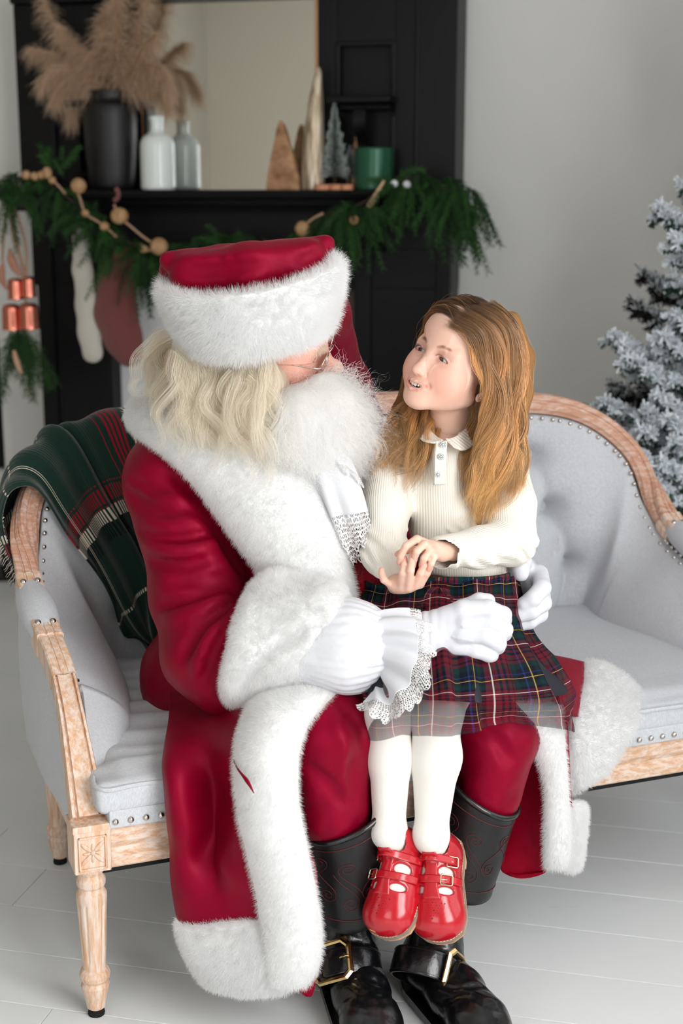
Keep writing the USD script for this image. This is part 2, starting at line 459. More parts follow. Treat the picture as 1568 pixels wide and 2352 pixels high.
def fur(v, f, n, length, g, lean=(0, 0, -0.5), jitter=0.5, k=4, seed=3, clump=0.012, weight=None):
    """short plush strands on a mesh"""
    p, m = surface_points(v, f, n, g, weight)
    L = length * (0.6 + 0.7 * g.random((n, 1)))
    swirl = np.stack([meshkit.noise(p / clump, seed + i) - 0.5 for i in range(3)], -1) * 1.6
    big = np.stack([meshkit.noise(p / 0.05, seed + 9 + i) - 0.5 for i in range(3)], -1) * 0.8
    d = m + swirl * jitter + big + np.asarray(lean) + g.normal(0, 0.25, (n, 3)) * jitter
    dn = (d * m).sum(1, keepdims=True); d = d + np.maximum(0.25 - dn, 0) * m
    d /= np.linalg.norm(d, axis=1, keepdims=True)
    bend = g.normal(0, 0.35, (n, 3)) + np.asarray(lean) * 0.6
    t = np.linspace(0, 1, k)[None, :, None]
    return p[:, None] - m[:, None] * 0.001 + L[:, None] * (t * d[:, None] + 0.35 * t ** 2 * bend[:, None])
# ------------------------------------------------------------------ materials
M = {}
def lin(r, g, b):
    """sRGB 0..255 to linear"""
    return tuple((x / 255 / 12.92) if x < 10.3 else ((x / 255 + 0.055) / 1.055) ** 2.4 for x in (r, g, b))
def mat(name, nodes, links, surface='p.BSDF', volume=None):
    M[name] = usdkit.material(stage, '/World/Looks/' + name, nodes, links, surface=surface, volume=volume)
def pbr(name, col, rough=0.5, bump=None, var=None, **kw):
    """col: linear colour; bump: (scale, strength, distance); var: (scale, colour2) noise blend"""
    n = {'p': ('principled_bsdf', dict(base_color=col, roughness=rough, **kw)), 'tc': ('texture_coordinate', {})}
    l = []
    if bump:
        n['bn'] = ('noise_texture', {'scale': bump[0], 'detail': 4.0}); n['b'] = ('bump', {'strength': bump[1], 'distance': bump[2]})
        l += [('tc.object', 'bn.vector'), ('bn.fac', 'b.height'), ('b.normal', 'p.normal')]
    if var:
        n['vn'] = ('noise_texture', {'scale': var[0], 'detail': 4.0, 'roughness': 0.6})
        n['vr'] = ('rgb_ramp', {'ramp': [(0.3, col), (0.7, var[1])]})
        l += [('tc.object', 'vn.vector'), ('vn.fac', 'vr.fac'), ('vr.color', 'p.base_color')]
    mat(name, n, l)
pbr('wall_paint', lin(243, 243, 240), 0.75, (220, 0.12, 0.002))
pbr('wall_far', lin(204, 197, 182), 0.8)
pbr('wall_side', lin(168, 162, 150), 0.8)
pbr('ceiling_paint', lin(200, 198, 194), 0.85)
pbr('window_frame_paint', lin(240, 240, 238), 0.4)
mat('floor_paint', {'p': ('principled_bsdf', {'roughness': 0.42, 'specular_ior_level': 0.4}), 'tc': ('texture_coordinate', {}),
    'm': ('mapping', {'scale': (3, 40, 1)}), 'n': ('noise_texture', {'scale': 1.6, 'detail': 5.0}), 'n2': ('noise_texture', {'scale': 2.1, 'detail': 3.0}),
    'r': ('rgb_ramp', {'ramp': [(0.3, lin(242, 244, 244)), (0.7, lin(234, 237, 238))]}), 'b': ('bump', {'strength': 0.10, 'distance': 0.003})},
    [('tc.object', 'm.vector'), ('m.vector', 'n.vector'), ('tc.object', 'n2.vector'), ('n2.fac', 'r.fac'), ('r.color', 'p.base_color'), ('n.fac', 'b.height'), ('b.normal', 'p.normal')])
pbr('black_paint', lin(13, 13, 16), 0.42, (60, 0.06, 0.002), specular_ior_level=0.22)
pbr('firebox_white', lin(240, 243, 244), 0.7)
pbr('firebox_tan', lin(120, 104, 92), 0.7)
pbr('gold_frame', lin(186, 140, 96), 0.45, (90, 0.2, 0.002))
mat('mirror_glass', {'g': ('glossy_bsdf', {'color': (0.9, 0.92, 0.9), 'roughness': 0.0})}, [], 'g.BSDF')
pbr('vase_black', lin(14, 13, 17), 0.45, (260, 0.25, 0.001))
mat('pale_glass', {'p': ('principled_bsdf', {'base_color': lin(246, 253, 251), 'roughness': 0.12, 'transmission_weight': 0.12, 'ior': 1.45, 'subsurface_weight': 0.0})}, [])
mat('aqua_glass', {'p': ('principled_bsdf', {'base_color': lin(196, 226, 224), 'roughness': 0.1, 'transmission_weight': 0.45, 'ior': 1.45})}, [])
mat('pampas', {'p': ('principled_bsdf', {'roughness': 0.8, 'specular_ior_level': 0.2}), 'a': ('attribute', {'attribute': 'tint'}), 'tr': ('translucent_bsdf', {}), 'mx': ('mix_closure', {'fac': 0.35})},
    [('a.color', 'p.base_color'), ('a.color', 'tr.color'), ('p.BSDF', 'mx.closure1'), ('tr.BSDF', 'mx.closure2')], 'mx.closure')
mat('hair_matte', {'p': ('principled_bsdf', {'roughness': 0.7, 'specular_ior_level': 0.15}), 'a': ('attribute', {'attribute': 'tint'})}, [('a.color', 'p.base_color')])
mat('tinted', {'p': ('principled_bsdf', {'roughness': 0.6, 'specular_ior_level': 0.3}), 'a': ('attribute', {'attribute': 'tint'})}, [('a.color', 'p.base_color')])
mat('needles', {'p': ('principled_bsdf', {'roughness': 0.55, 'specular_ior_level': 0.35}), 'a': ('attribute', {'attribute': 'tint'}), 'tr': ('translucent_bsdf', {}), 'mx': ('mix_closure', {'fac': 0.2})},
    [('a.color', 'p.base_color'), ('a.color', 'tr.color'), ('p.BSDF', 'mx.closure1'), ('tr.BSDF', 'mx.closure2')], 'mx.closure')
pbr('snow_flock', lin(238, 242, 246), 0.9, (300, 0.5, 0.003))
pbr('tree_bark', lin(60, 46, 38), 0.9, (80, 0.4, 0.004))
pbr('bead_wood', lin(196, 160, 118), 0.6, None, (40, lin(165, 122, 82)))
pbr('twine', lin(176, 142, 116), 0.85)
pbr('ribbon', lin(186, 132, 110), 0.8)
pbr('copper', lin(216, 134, 114), 0.24, metallic=1.0)
pbr('knit_white', lin(226, 222, 212), 0.95, (220, 0.9, 0.006), sheen_weight=0.3)
pbr('knit_rose', lin(134, 72, 68), 0.95, (240, 0.9, 0.006), sheen_weight=0.3)
pbr('bark_slab', lin(208, 164, 124), 0.75, (70, 0.5, 0.004), (22, lin(128, 84, 56)))
pbr('bark_dark', lin(66, 48, 38), 0.85, (70, 0.5, 0.004))
mat('gilt_tree', {'p': ('principled_bsdf', {'roughness': 0.42, 'metallic': 0.35}), 'tc': ('texture_coordinate', {}), 'm': ('mapping', {'scale': (90, 90, 7)}), 'n': ('noise_texture', {'scale': 1.0, 'detail': 4.0}),
    'r': ('rgb_ramp', {'ramp': [(0.32, lin(126, 96, 62)), (0.5, lin(208, 190, 164)), (0.75, lin(240, 232, 216))]}), 'b': ('bump', {'strength': 0.6, 'distance': 0.006})},
    [('tc.object', 'm.vector'), ('m.vector', 'n.vector'), ('n.fac', 'r.fac'), ('r.color', 'p.base_color'), ('n.fac', 'b.height'), ('b.normal', 'p.normal')])
pbr('green_metal', lin(34, 92, 66), 0.32, None, None, metallic=0.25)
pbr('wood_pale', lin(226, 192, 160), 0.7, None, (30, lin(206, 160, 124)))
pbr('wood_pink', lin(216, 150, 116), 0.7)
# sofa
def linen(name, c1, c2, scale):
    mat(name, {'p': ('principled_bsdf', {'roughness': 0.9, 'sheen_weight': 0.15, 'sheen_roughness': 0.4, 'specular_ior_level': 0.2}), 'tc': ('texture_coordinate', {}),
        'm1': ('mapping', {'scale': (scale, scale * 0.12, scale)}), 'm2': ('mapping', {'scale': (scale * 0.12, scale, scale * 0.12)}),
        'w1': ('noise_texture', {'scale': 1.0, 'detail': 2.0}), 'w2': ('noise_texture', {'scale': 1.0, 'detail': 2.0}), 'big': ('noise_texture', {'scale': 9.0, 'detail': 3.0}),
        'mx': ('math', {'math_type': 'add'}), 'hf': ('math', {'math_type': 'multiply', 'value2': 0.5}), 'r': ('rgb_ramp', {'ramp': [(0.38, c2), (0.6, c1)]}),
        'wv': ('wave_texture', {'wave_type': 'bands', 'bands_direction': 'diagonal', 'scale': 180.0, 'distortion': 1.0, 'detail': 1.0}),
        'ad': ('math', {'math_type': 'multiply_add', 'value2': 0.35}), 'b': ('bump', {'strength': 0.3, 'distance': 0.0012})},
        [('tc.object', 'm1.vector'), ('tc.object', 'm2.vector'), ('m1.vector', 'w1.vector'), ('m2.vector', 'w2.vector'), ('w1.fac', 'mx.value1'), ('w2.fac', 'mx.value2'), ('mx.value', 'hf.value1'),
         ('hf.value', 'r.fac'), ('r.color', 'p.base_color'), ('tc.object', 'wv.vector'), ('wv.fac', 'ad.value1'), ('hf.value', 'ad.value3'), ('ad.value', 'b.height'), ('b.normal', 'p.normal')])
linen('linen', lin(208, 210, 214), lin(186, 189, 195), 1300.0)
def wood(name, c1, c2, white, scale=(14, 14, 1.6), amount=0.52):
    mat(name, {'p': ('principled_bsdf', {'roughness': 0.55, 'specular_ior_level': 0.35}), 'tc': ('texture_coordinate', {}), 'm': ('mapping', {'scale': scale}),
        'n': ('noise_texture', {'scale': 2.2, 'detail': 6.0, 'roughness': 0.65, 'distortion': 0.4}), 'r': ('rgb_ramp', {'ramp': [(0.3, c2), (0.65, c1)]}),
        'm2': ('mapping', {'scale': tuple(s * 1.1 for s in scale), 'location': (3.1, 1.7, 0.4)}), 'n2': ('noise_texture', {'scale': 1.7, 'detail': 7.0, 'roughness': 0.7}),
        'r2': ('rgb_ramp', {'ramp': [(amount - 0.05, (0, 0, 0)), (amount + 0.12, (0.85, 0.85, 0.85))]}), 'mx': ('mix_color', {'b': white}), 'b': ('bump', {'strength': 0.25, 'distance': 0.0015})},
        [('tc.object', 'm.vector'), ('m.vector', 'n.vector'), ('n.fac', 'r.fac'), ('tc.object', 'm2.vector'), ('m2.vector', 'n2.vector'), ('n2.fac', 'r2.fac'), ('r2.color', 'mx.fac'), ('r.color', 'mx.a'),
         ('mx.result', 'p.base_color'), ('n.fac', 'b.height'), ('b.normal', 'p.normal')])
wood('limed_oak', lin(222, 184, 152), lin(200, 152, 118), lin(230, 214, 202), (50, 50, 4.5), 0.475)
wood('limed_oak_rail', lin(222, 184, 152), lin(200, 152, 118), lin(230, 214, 202), (4, 60, 60), 0.475)
wood('limed_back', lin(206, 160, 134), lin(186, 132, 106), lin(222, 198, 186), (7, 60, 60), 0.52)
pbr('nickel', lin(205, 200, 194), 0.18, metallic=1.0)
pbr('black_felt', lin(14, 14, 15), 0.95)
# cloth
def velvet(name, col, edge, fold=0.0):
    n = {'p': ('principled_bsdf', {'base_color': col, 'roughness': 0.46, 'sheen_weight': 0.18, 'sheen_roughness': 0.3, 'sheen_tint': edge, 'specular_ior_level': 0.6, 'specular_tint': (1.0, 0.12, 0.22)}),
         'tc': ('texture_coordinate', {}), 'n': ('noise_texture', {'scale': 16.0, 'detail': 3.0, 'roughness': 0.55, 'distortion': 0.8}), 'r': ('rgb_ramp', {'ramp': [(0.35, tuple(c * 0.9 for c in col)), (0.65, tuple(c * 1.1 for c in col))]}),
         'b': ('bump', {'strength': 0.15, 'distance': 0.008}), 'n2': ('noise_texture', {'scale': 900.0, 'detail': 2.0}), 'b2': ('bump', {'strength': 0.25, 'distance': 0.0006})}
    mat(name, n, [('tc.object', 'n.vector'), ('n.fac', 'r.fac'), ('r.color', 'p.base_color'), ('n.fac', 'b.height'), ('tc.object', 'n2.vector'), ('n2.fac', 'b2.height'), ('b.normal', 'b2.normal'), ('b2.normal', 'p.normal')])
velvet('red_velvet', lin(120, 0, 30), lin(216, 40, 70))
velvet('red_lining', lin(140, 4, 30), lin(190, 40, 60))
pbr('red_satin', lin(150, 10, 30), 0.35, (60, 0.5, 0.01))
pbr('plush', lin(236, 236, 236), 0.9, (120, 0.4, 0.006))
mat('plush_strand', {'p': ('diffuse_bsdf', {'color': lin(246, 246, 246), 'roughness': 0.3}), 'tr': ('translucent_bsdf', {'color': lin(246, 246, 246)}), 'mx': ('mix_closure', {'fac': 0.45})}, [('p.BSDF', 'mx.closure1'), ('tr.BSDF', 'mx.closure2')], 'mx.closure')
mat('hair', {'p': ('principled_bsdf', {'roughness': 0.30, 'specular_ior_level': 0.75}), 'a': ('attribute', {'attribute': 'tint'})}, [('a.color', 'p.base_color')])
mat('white_hair', {'p': ('principled_bsdf', {'roughness': 0.55, 'specular_ior_level': 0.2}), 'a': ('attribute', {'attribute': 'tint'}), 'tr': ('translucent_bsdf', {}), 'mx': ('mix_closure', {'fac': 0.5})},
    [('a.color', 'p.base_color'), ('a.color', 'tr.color'), ('p.BSDF', 'mx.closure1'), ('tr.BSDF', 'mx.closure2')], 'mx.closure')
mat('skin', {'p': ('principled_bsdf', {'roughness': 0.48, 'specular_ior_level': 0.35, 'subsurface_weight': 0.18, 'subsurface_scale': 0.006, 'subsurface_radius': (1, 0.35, 0.2)}), 'a': ('attribute', {'attribute': 'tint'}), 'tc': ('texture_coordinate', {}),
    'n': ('noise_texture', {'scale': 380.0, 'detail': 3.0}), 'b': ('bump', {'strength': 0.12, 'distance': 0.0008})},
    [('a.color', 'p.base_color'), ('tc.object', 'n.vector'), ('n.fac', 'b.height'), ('b.normal', 'p.normal')])
mat('eyeball', {'p': ('principled_bsdf', {'roughness': 0.08, 'specular_ior_level': 0.6, 'coat_weight': 0.5}), 'a': ('attribute', {'attribute': 'tint'})}, [('a.color', 'p.base_color')])
pbr('tooth', lin(236, 230, 220), 0.25)
mat('glove', {'p': ('principled_bsdf', {'base_color': lin(212, 213, 220), 'roughness': 0.85, 'specular_ior_level': 0.2}), 'tc': ('texture_coordinate', {}), 'n': ('noise_texture', {'scale': 24.0, 'detail': 4.0}), 'n2': ('noise_texture', {'scale': 700.0, 'detail': 1.0}),
    'b': ('bump', {'strength': 0.22, 'distance': 0.006}), 'b2': ('bump', {'strength': 0.2, 'distance': 0.0005})},
    [('tc.object', 'n.vector'), ('n.fac', 'b.height'), ('tc.object', 'n2.vector'), ('n2.fac', 'b2.height'), ('b.normal', 'b2.normal'), ('b2.normal', 'p.normal')])
pbr('white_cotton', lin(216, 217, 222), 0.85, (300, 0.3, 0.001))
# lace: holes from two-scale cells in uv
mat('lace', {'p': ('principled_bsdf', {'base_color': lin(230, 229, 228), 'roughness': 0.8}), 'u': ('uvmap', {'attribute': 'st'}), 'm': ('mapping', {'scale': (1, 1, 1)}), 'v': ('voronoi_texture', {'feature': 'distance_to_edge', 'scale': 1.0, 'randomness': 0.45}),
    's': ('separate_xyz', {}), 'th': ('math', {'math_type': 'greater_than', 'value2': 0.17}), 'tr': ('transparent_bsdf', {}), 'mx': ('mix_closure', {})},
    [('u.UV', 'm.vector'), ('m.vector', 'v.vector'), ('v.distance', 'th.value1'), ('th.value', 'mx.fac'), ('p.BSDF', 'mx.closure1'), ('tr.BSDF', 'mx.closure2')], 'mx.closure')
# rib knit: the band pattern runs over the uv's first coordinate
mat('rib_knit', {'p': ('principled_bsdf', {'base_color': lin(238, 233, 222), 'roughness': 0.85, 'sheen_weight': 0.2, 'specular_ior_level': 0.2}), 'a': ('attribute', {'attribute': 'tint'}), 's': ('separate_xyz', {}),
    'k': ('math', {'math_type': 'multiply', 'value2': 1550.0}), 'sn': ('math', {'math_type': 'sine'}), 'b': ('bump', {'strength': 0.30, 'distance': 0.0011})},
    [('a.vector', 's.vector'), ('s.x', 'k.value1'), ('k.value', 'sn.value1'), ('sn.value', 'b.height'), ('b.normal', 'p.normal')])
pbr('white_tights', lin(236, 232, 226), 0.85, (900, 0.25, 0.0006), sheen_weight=0.25)
def tartan(name, alpha_inner, opacity):
    navy, red, green, blue, yel, wht = lin(16, 20, 38), lin(122, 22, 40), lin(14, 58, 56), lin(36, 58, 128), lin(196, 160, 84), lin(226, 222, 214)
    sett = [(0.0, red), (0.09, navy), (0.115, red), (0.17, green), (0.28, navy), (0.375, blue), (0.40, navy), (0.47, yel), (0.483, navy), (0.56, green), (0.66, navy), (0.72, red), (0.79, wht), (0.804, red), (0.87, navy), (0.90, red), (0.95, navy)]
    n = {'u': ('uvmap', {'attribute': 'st'}), 's': ('separate_xyz', {}), 'p': ('principled_bsdf', {'roughness': 0.8, 'specular_ior_level': 0.15})}
    l = [('u.UV', 's.vector')]
    for ax in 'xy':
        n['k' + ax] = ('math', {'math_type': 'fraction'}); n['r' + ax] = ('rgb_ramp', {'ramp': sett, 'interpolate': False})
        l += [('s.' + ax, 'k%s.value1' % ax), ('k%s.value' % ax, 'r%s.fac' % ax)]
    n['tw'] = ('math', {'math_type': 'add'}); n['tk'] = ('math', {'math_type': 'multiply', 'value2': 60.0}); n['tf'] = ('math', {'math_type': 'fraction'}); n['tg'] = ('math', {'math_type': 'greater_than', 'value2': 0.5})
    n['mx'] = ('mix_color', {})
    l += [('s.x', 'tw.value1'), ('s.y', 'tw.value2'), ('tw.value', 'tk.value1'), ('tk.value', 'tf.value1'), ('tf.value', 'tg.value1'), ('tg.value', 'mx.fac'), ('rx.color', 'mx.a'), ('ry.color', 'mx.b'), ('mx.result', 'p.base_color')]
    if opacity < 1:
        n['tr'] = ('transparent_bsdf', {'color': (0.75, 0.74, 0.75)}); n['bw'] = ('rgb_to_bw', {}); n['al'] = ('map_range', {'from_min': 0.0, 'from_max': 0.22, 'to_min': opacity, 'to_max': 0.92, 'clamp': True}); n['mc'] = ('mix_closure', {})
        l += [('mx.result', 'bw.color'), ('bw.val', 'al.value'), ('al.result', 'mc.fac'), ('tr.BSDF', 'mc.closure1'), ('p.BSDF', 'mc.closure2')]
        mat(name, n, l, 'mc.closure')
    else:
        mat(name, n, l)
tartan('tartan', 1, 1.0)
tartan('tartan_sheer', 1, 0.42)
pbr('navy_cloth', lin(17, 19, 32), 0.7)
def plaid_wool():
    g, r, w, k = lin(20, 46, 38), lin(138, 14, 36), lin(206, 196, 180), lin(10, 14, 14)
    sett = [(0.0, g), (0.26, r), (0.27, g), (0.285, r), (0.36, g), (0.372, r), (0.38, w), (0.44, k), (0.52, g), (0.78, w), (0.795, g)]
    n = {'u': ('uvmap', {'attribute': 'st'}), 's': ('separate_xyz', {}), 'p': ('principled_bsdf', {'roughness': 0.95, 'sheen_weight': 0.3, 'specular_ior_level': 0.1})}
    l = [('u.UV', 's.vector')]
    for ax in 'xy':
        n['k' + ax] = ('math', {'math_type': 'fraction'}); n['r' + ax] = ('rgb_ramp', {'ramp': sett, 'interpolate': False})
        l += [('s.' + ax, 'k%s.value1' % ax), ('k%s.value' % ax, 'r%s.fac' % ax)]
    n['tk'] = ('math', {'math_type': 'multiply', 'value2': 58.0}); n['tf'] = ('math', {'math_type': 'fraction'}); n['tg'] = ('math', {'math_type': 'greater_than', 'value2': 0.5}); n['mx'] = ('mix_color', {})
    n['sn'] = ('math', {'math_type': 'pingpong', 'value2': 0.5}); n['b'] = ('bump', {'strength': 0.7, 'distance': 0.0018})
    l += [('s.x', 'tk.value1'), ('tk.value', 'tf.value1'), ('tf.value', 'tg.value1'), ('tg.value', 'mx.fac'), ('rx.color', 'mx.a'), ('ry.color', 'mx.b'), ('mx.result', 'p.base_color'), ('tf.value', 'sn.value1'), ('sn.value', 'b.height'), ('b.normal', 'p.normal')]
    mat('plaid_wool', n, l)
plaid_wool()
# leather and metal
pbr('boot_leather', lin(13, 14, 17), 0.24, (30, 0.25, 0.008), specular_ior_level=0.75)
pbr('boot_top_leather', lin(13, 13, 15), 0.40, (160, 0.15, 0.002), specular_ior_level=0.45)
pbr('red_stitch', lin(100, 24, 26), 0.7)
pbr('black_stitch', lin(40, 40, 46), 0.6)
pbr('brass', lin(222, 190, 130), 0.16, metallic=1.0)
pbr('pale_gold', lin(226, 204, 172), 0.2, metallic=1.0)
pbr('red_leather', lin(186, 14, 32), 0.2, (120, 0.06, 0.001), specular_ior_level=0.6, coat_weight=0.3, coat_roughness=0.15)
pbr('red_leather_edge', lin(226, 150, 150), 0.6)
pbr('shoe_hole', lin(96, 12, 20), 0.6)
pbr('rubber_sole', lin(150, 130, 112), 0.7)
pbr('crepe_sole', lin(206, 160, 124), 0.75, (120, 0.3, 0.002))
pbr('cream_thread', lin(232, 216, 184), 0.7)
pbr('silver', lin(226, 218, 208), 0.15, metallic=1.0)
mat('lens_glass', {'t': ('transparent_bsdf', {'color': (0.97, 0.96, 0.96)}), 'g': ('glossy_bsdf', {'roughness': 0.0}), 'f': ('fresnel', {'IOR': 1.5}), 'mx': ('mix_closure', {})},
    [('f.fac', 'mx.fac'), ('t.BSDF', 'mx.closure1'), ('g.BSDF', 'mx.closure2')], 'mx.closure')
pbr('crystal', lin(214, 216, 220), 0.1, metallic=0.8)
pbr('fluffy', lin(226, 220, 210), 0.95)
# ------------------------------------------------------------------ the room
def room(lo, hi, r=0.0):
    return xf(box((lo[0], lo[1], lo[2]), (hi[0], hi[1], hi[2]), r), ROOM_M)
T = 0.2
floor = struct('floor', room((LEFT_A - T, -T, -0.08), (RIGHT_A + T, FRONT_B + T, -0.012)), 'floor_paint', label='white painted board floor of the room')
# floor boards: each is a piece of its own
_b0 = -0.02; k = 0
while _b0 < 5.4:
    w = 0.168
    a = LEFT_A
    cuts = [LEFT_A] + sorted(rng.uniform(LEFT_A + 0.9, RIGHT_A - 0.9, 1).tolist()) + [RIGHT_A]
    for c0, c1 in zip(cuts[:-1], cuts[1:]):
        obj('plank', room((c0 + 0.0004, _b0 + 0.0007, -0.02), (c1 - 0.0004, _b0 + w - 0.0007, 0.0), 0.0016), 'floor_paint', floor)
    _b0 += w
struct('wall_back', room((LEFT_A - T, -T, -0.08), (RIGHT_A + T, 0, CEIL_Z)), 'wall_paint', label='pale grey plaster wall behind the fireplace')
struct('baseboard_back', room((1.12, 0, 0), (RIGHT_A, 0.018, 0.16), 0.004), 'window_frame_paint', label='white baseboard along the back wall')
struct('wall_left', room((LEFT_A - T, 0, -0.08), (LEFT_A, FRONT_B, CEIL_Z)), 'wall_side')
struct('ceiling', room((LEFT_A - T, -T, CEIL_Z), (RIGHT_A + T, FRONT_B + T, CEIL_Z + 0.1)), 'ceiling_paint')
def wall_with_holes(name, mk, length, holes, m):
    s = sorted(holes); parts, at = [], 0.0
    for b0, b1, z0, z1 in s:
        parts += [mk(at, b0, -0.08, CEIL_Z), mk(b0, b1, -0.08, z0), mk(b0, b1, z1, CEIL_Z)]; at = b1
    parts.append(mk(at, length, -0.08, CEIL_Z))
    struct(name, cat(parts), m)
wall_with_holes('wall_right', lambda b0, b1, z0, z1: room((RIGHT_A, b0, z0), (RIGHT_A + T, b1, z1)), FRONT_B, WIN, 'wall_paint')
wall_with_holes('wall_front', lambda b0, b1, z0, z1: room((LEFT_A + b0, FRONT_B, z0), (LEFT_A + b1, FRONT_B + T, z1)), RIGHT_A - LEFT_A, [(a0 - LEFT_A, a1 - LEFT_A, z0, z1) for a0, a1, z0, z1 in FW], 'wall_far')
for i, (b0, b1, z0, z1) in enumerate(WIN):
    fr = [room((RIGHT_A - 0.01, b0 - 0.06, z0 - 0.06), (RIGHT_A + 0.06, b1 + 0.06, z0), 0.004), room((RIGHT_A - 0.01, b0 - 0.06, z1), (RIGHT_A + 0.06, b1 + 0.06, z1 + 0.06), 0.004)]
    fr += [room((RIGHT_A - 0.01, b - 0.06, z0), (RIGHT_A + 0.06, b, z1), 0.004) for b in (b0, b1 + 0.06)]
    fr += [room((RIGHT_A + 0.05, (b0 + b1) / 2 - 0.02, z0), (RIGHT_A + 0.09, (b0 + b1) / 2 + 0.02, z1), 0.004), room((RIGHT_A + 0.05, b0, (z0 + z1) / 2 - 0.02), (RIGHT_A + 0.09, b1, (z0 + z1) / 2 + 0.02), 0.004)]
    struct('window_%d' % (i + 1), cat(fr), 'window_frame_paint')
for a0, a1, z0, z1 in FW:
    fr = [room((a0 - 0.06, FRONT_B - 0.01, z0 - 0.06), (a1 + 0.06, FRONT_B + 0.06, z0), 0.004), room((a0 - 0.06, FRONT_B - 0.01, z1), (a1 + 0.06, FRONT_B + 0.06, z1 + 0.06), 0.004)]
    fr += [room((a - 0.06, FRONT_B - 0.01, z0), (a, FRONT_B + 0.06, z1), 0.004) for a in (a0, a1 + 0.06)]
    fr += [room(((a0 + a1) / 2 - 0.02, FRONT_B + 0.05, z0), ((a0 + a1) / 2 + 0.02, FRONT_B + 0.09, z1), 0.004)]
    struct('window_3', cat(fr), 'window_frame_paint')

# ------------------------------------------------------------------ the fireplace: a full-height black mantelpiece
def wall_px(px, py, b):
    """where the sight line through a picture point meets the plane b in front of the back wall, in room coordinates (a, z)"""
    d = P(px, py, 1.0) - EYE
    n = -RB; q0 = _o + n * b
    t = ((q0 - EYE) @ n) / (d @ n)
    q = EYE + d * t - _o
    return q @ RA, q[2]
FP = thing('fireplace', 'tall black painted wooden fireplace surround with mirror over its shelf', 'fireplace')
BF = 0.20                                           # its front face, out of the wall
aL, _ = wall_px(38, 200, BF); aR, _ = wall_px(1046, 350, BF)
a_l0, _ = wall_px(262, 950, BF); a_r0, z_op = wall_px(812, 668, BF)
TOPZ = wall_px(28, 25, BF)[1]
SH_Z = wall_px(600, 437, 0.36)[1]

TOPR = TOPZ + 0.02
pa_l, pz_t = wall_px(770, 97, BF); pa_r, pz_b = wall_px(903, 222, BF)
pil = pa_l - 0.07                                   # where the mirror field ends
bead_a, _ = wall_px(957, 200, BF)
mid = 0.5 * (aL + aR)
mir = lambda a: 2 * mid - a
def blackbox(nm, a0, b0, z0, a1, b1, z1, r=0.004, parent=FP, m='black_paint'):
    return obj(nm, room((min(a0, a1), b0, z0), (max(a0, a1), b1, z1), r), m, parent)
blackbox('over_panel', aL, 0.0, SH_Z, aR, BF - 0.06, TOPR)
blackbox('cornice', aL - 0.006, 0.0, TOPR, aR + 0.006, BF + 0.02, TOPR + 0.05, 0.01)
blackbox('top_rail', pil, 0.1, wall_px(840, 3, BF)[1], bead_a, BF - 0.022, TOPR)
for s in (lambda a: a, mir):
    # pilaster: stiles round a sunk square panel, outer board, bead
    blackbox('stile', s(bead_a), BF - 0.06, SH_Z, s(aR), BF, TOPR)
    blackbox('bead', s(bead_a) - 0.006, BF - 0.04, SH_Z, s(bead_a) + 0.006, BF + 0.006, TOPR, 0.005)
    blackbox('stile', s(pil), BF - 0.06, SH_Z, s(pa_l), BF - 0.02, TOPR)
    blackbox('stile', s(pa_r), BF - 0.06, SH_Z, s(bead_a), BF - 0.02, TOPR)
    blackbox('rail', s(pa_l), BF - 0.06, pz_t, s(pa_r), BF - 0.02, TOPR)
    pf = [room((min(s(x0), s(x1)), BF - 0.05, z0), (max(s(x0), s(x1)), BF - 0.012, z1), 0.004) for x0, x1, z0, z1 in
          ((pa_l - 0.004, pa_l + 0.012, pz_b, pz_t), (pa_r - 0.012, pa_r + 0.004, pz_b, pz_t), (pa_l - 0.004, pa_r + 0.004, pz_t - 0.012, pz_t + 0.004))]
    obj('panel_moulding', cat(pf), 'black_paint', FP)
    zb = wall_px(838, 228, BF + 0.07)[1]
    br = [room((min(s(pa_l), s(pa_r)) - 0.008, BF - 0.06, zb - 0.012), (max(s(pa_l), s(pa_r)) + 0.008, BF + 0.10, zb + 0.012), 0.008),
          room((min(s(pa_l), s(pa_r)), BF - 0.06, zb - 0.034), (max(s(pa_l), s(pa_r)), BF + 0.06, zb - 0.012), 0.01)]
    obj('bracket_shelf', cat(br), 'black_paint', FP)
    ca = 0.5 * (s(pa_l) + s(pa_r))
    cb = spline([V(0, BF + 0.05, zb - 0.04), V(0, BF + 0.055, zb - 0.075), V(0, BF + 0.01, zb - 0.12), V(0, BF - 0.01, zb - 0.19)], 14)
    obj('bracket', xf(sweep(cb + V(ca, 0, 0), [(-0.022, -0.02), (0.022, -0.02), (0.022, 0.02), (-0.022, 0.02)], (1, 0, 0)), ROOM_M), 'black_paint', FP)
    zl = SH_Z + 0.05
    pf = [room((min(s(x0), s(x1)), BF - 0.05, z0), (max(s(x0), s(x1)), BF - 0.012, z1), 0.004) for x0, x1, z0, z1 in
          ((pa_l - 0.004, pa_l + 0.012, zl, zb - 0.05), (pa_r - 0.012, pa_r + 0.004, zl, zb - 0.05), (pa_l, pa_r, zl, zl + 0.012))]
    obj('panel_moulding', cat(pf), 'black_paint', FP)
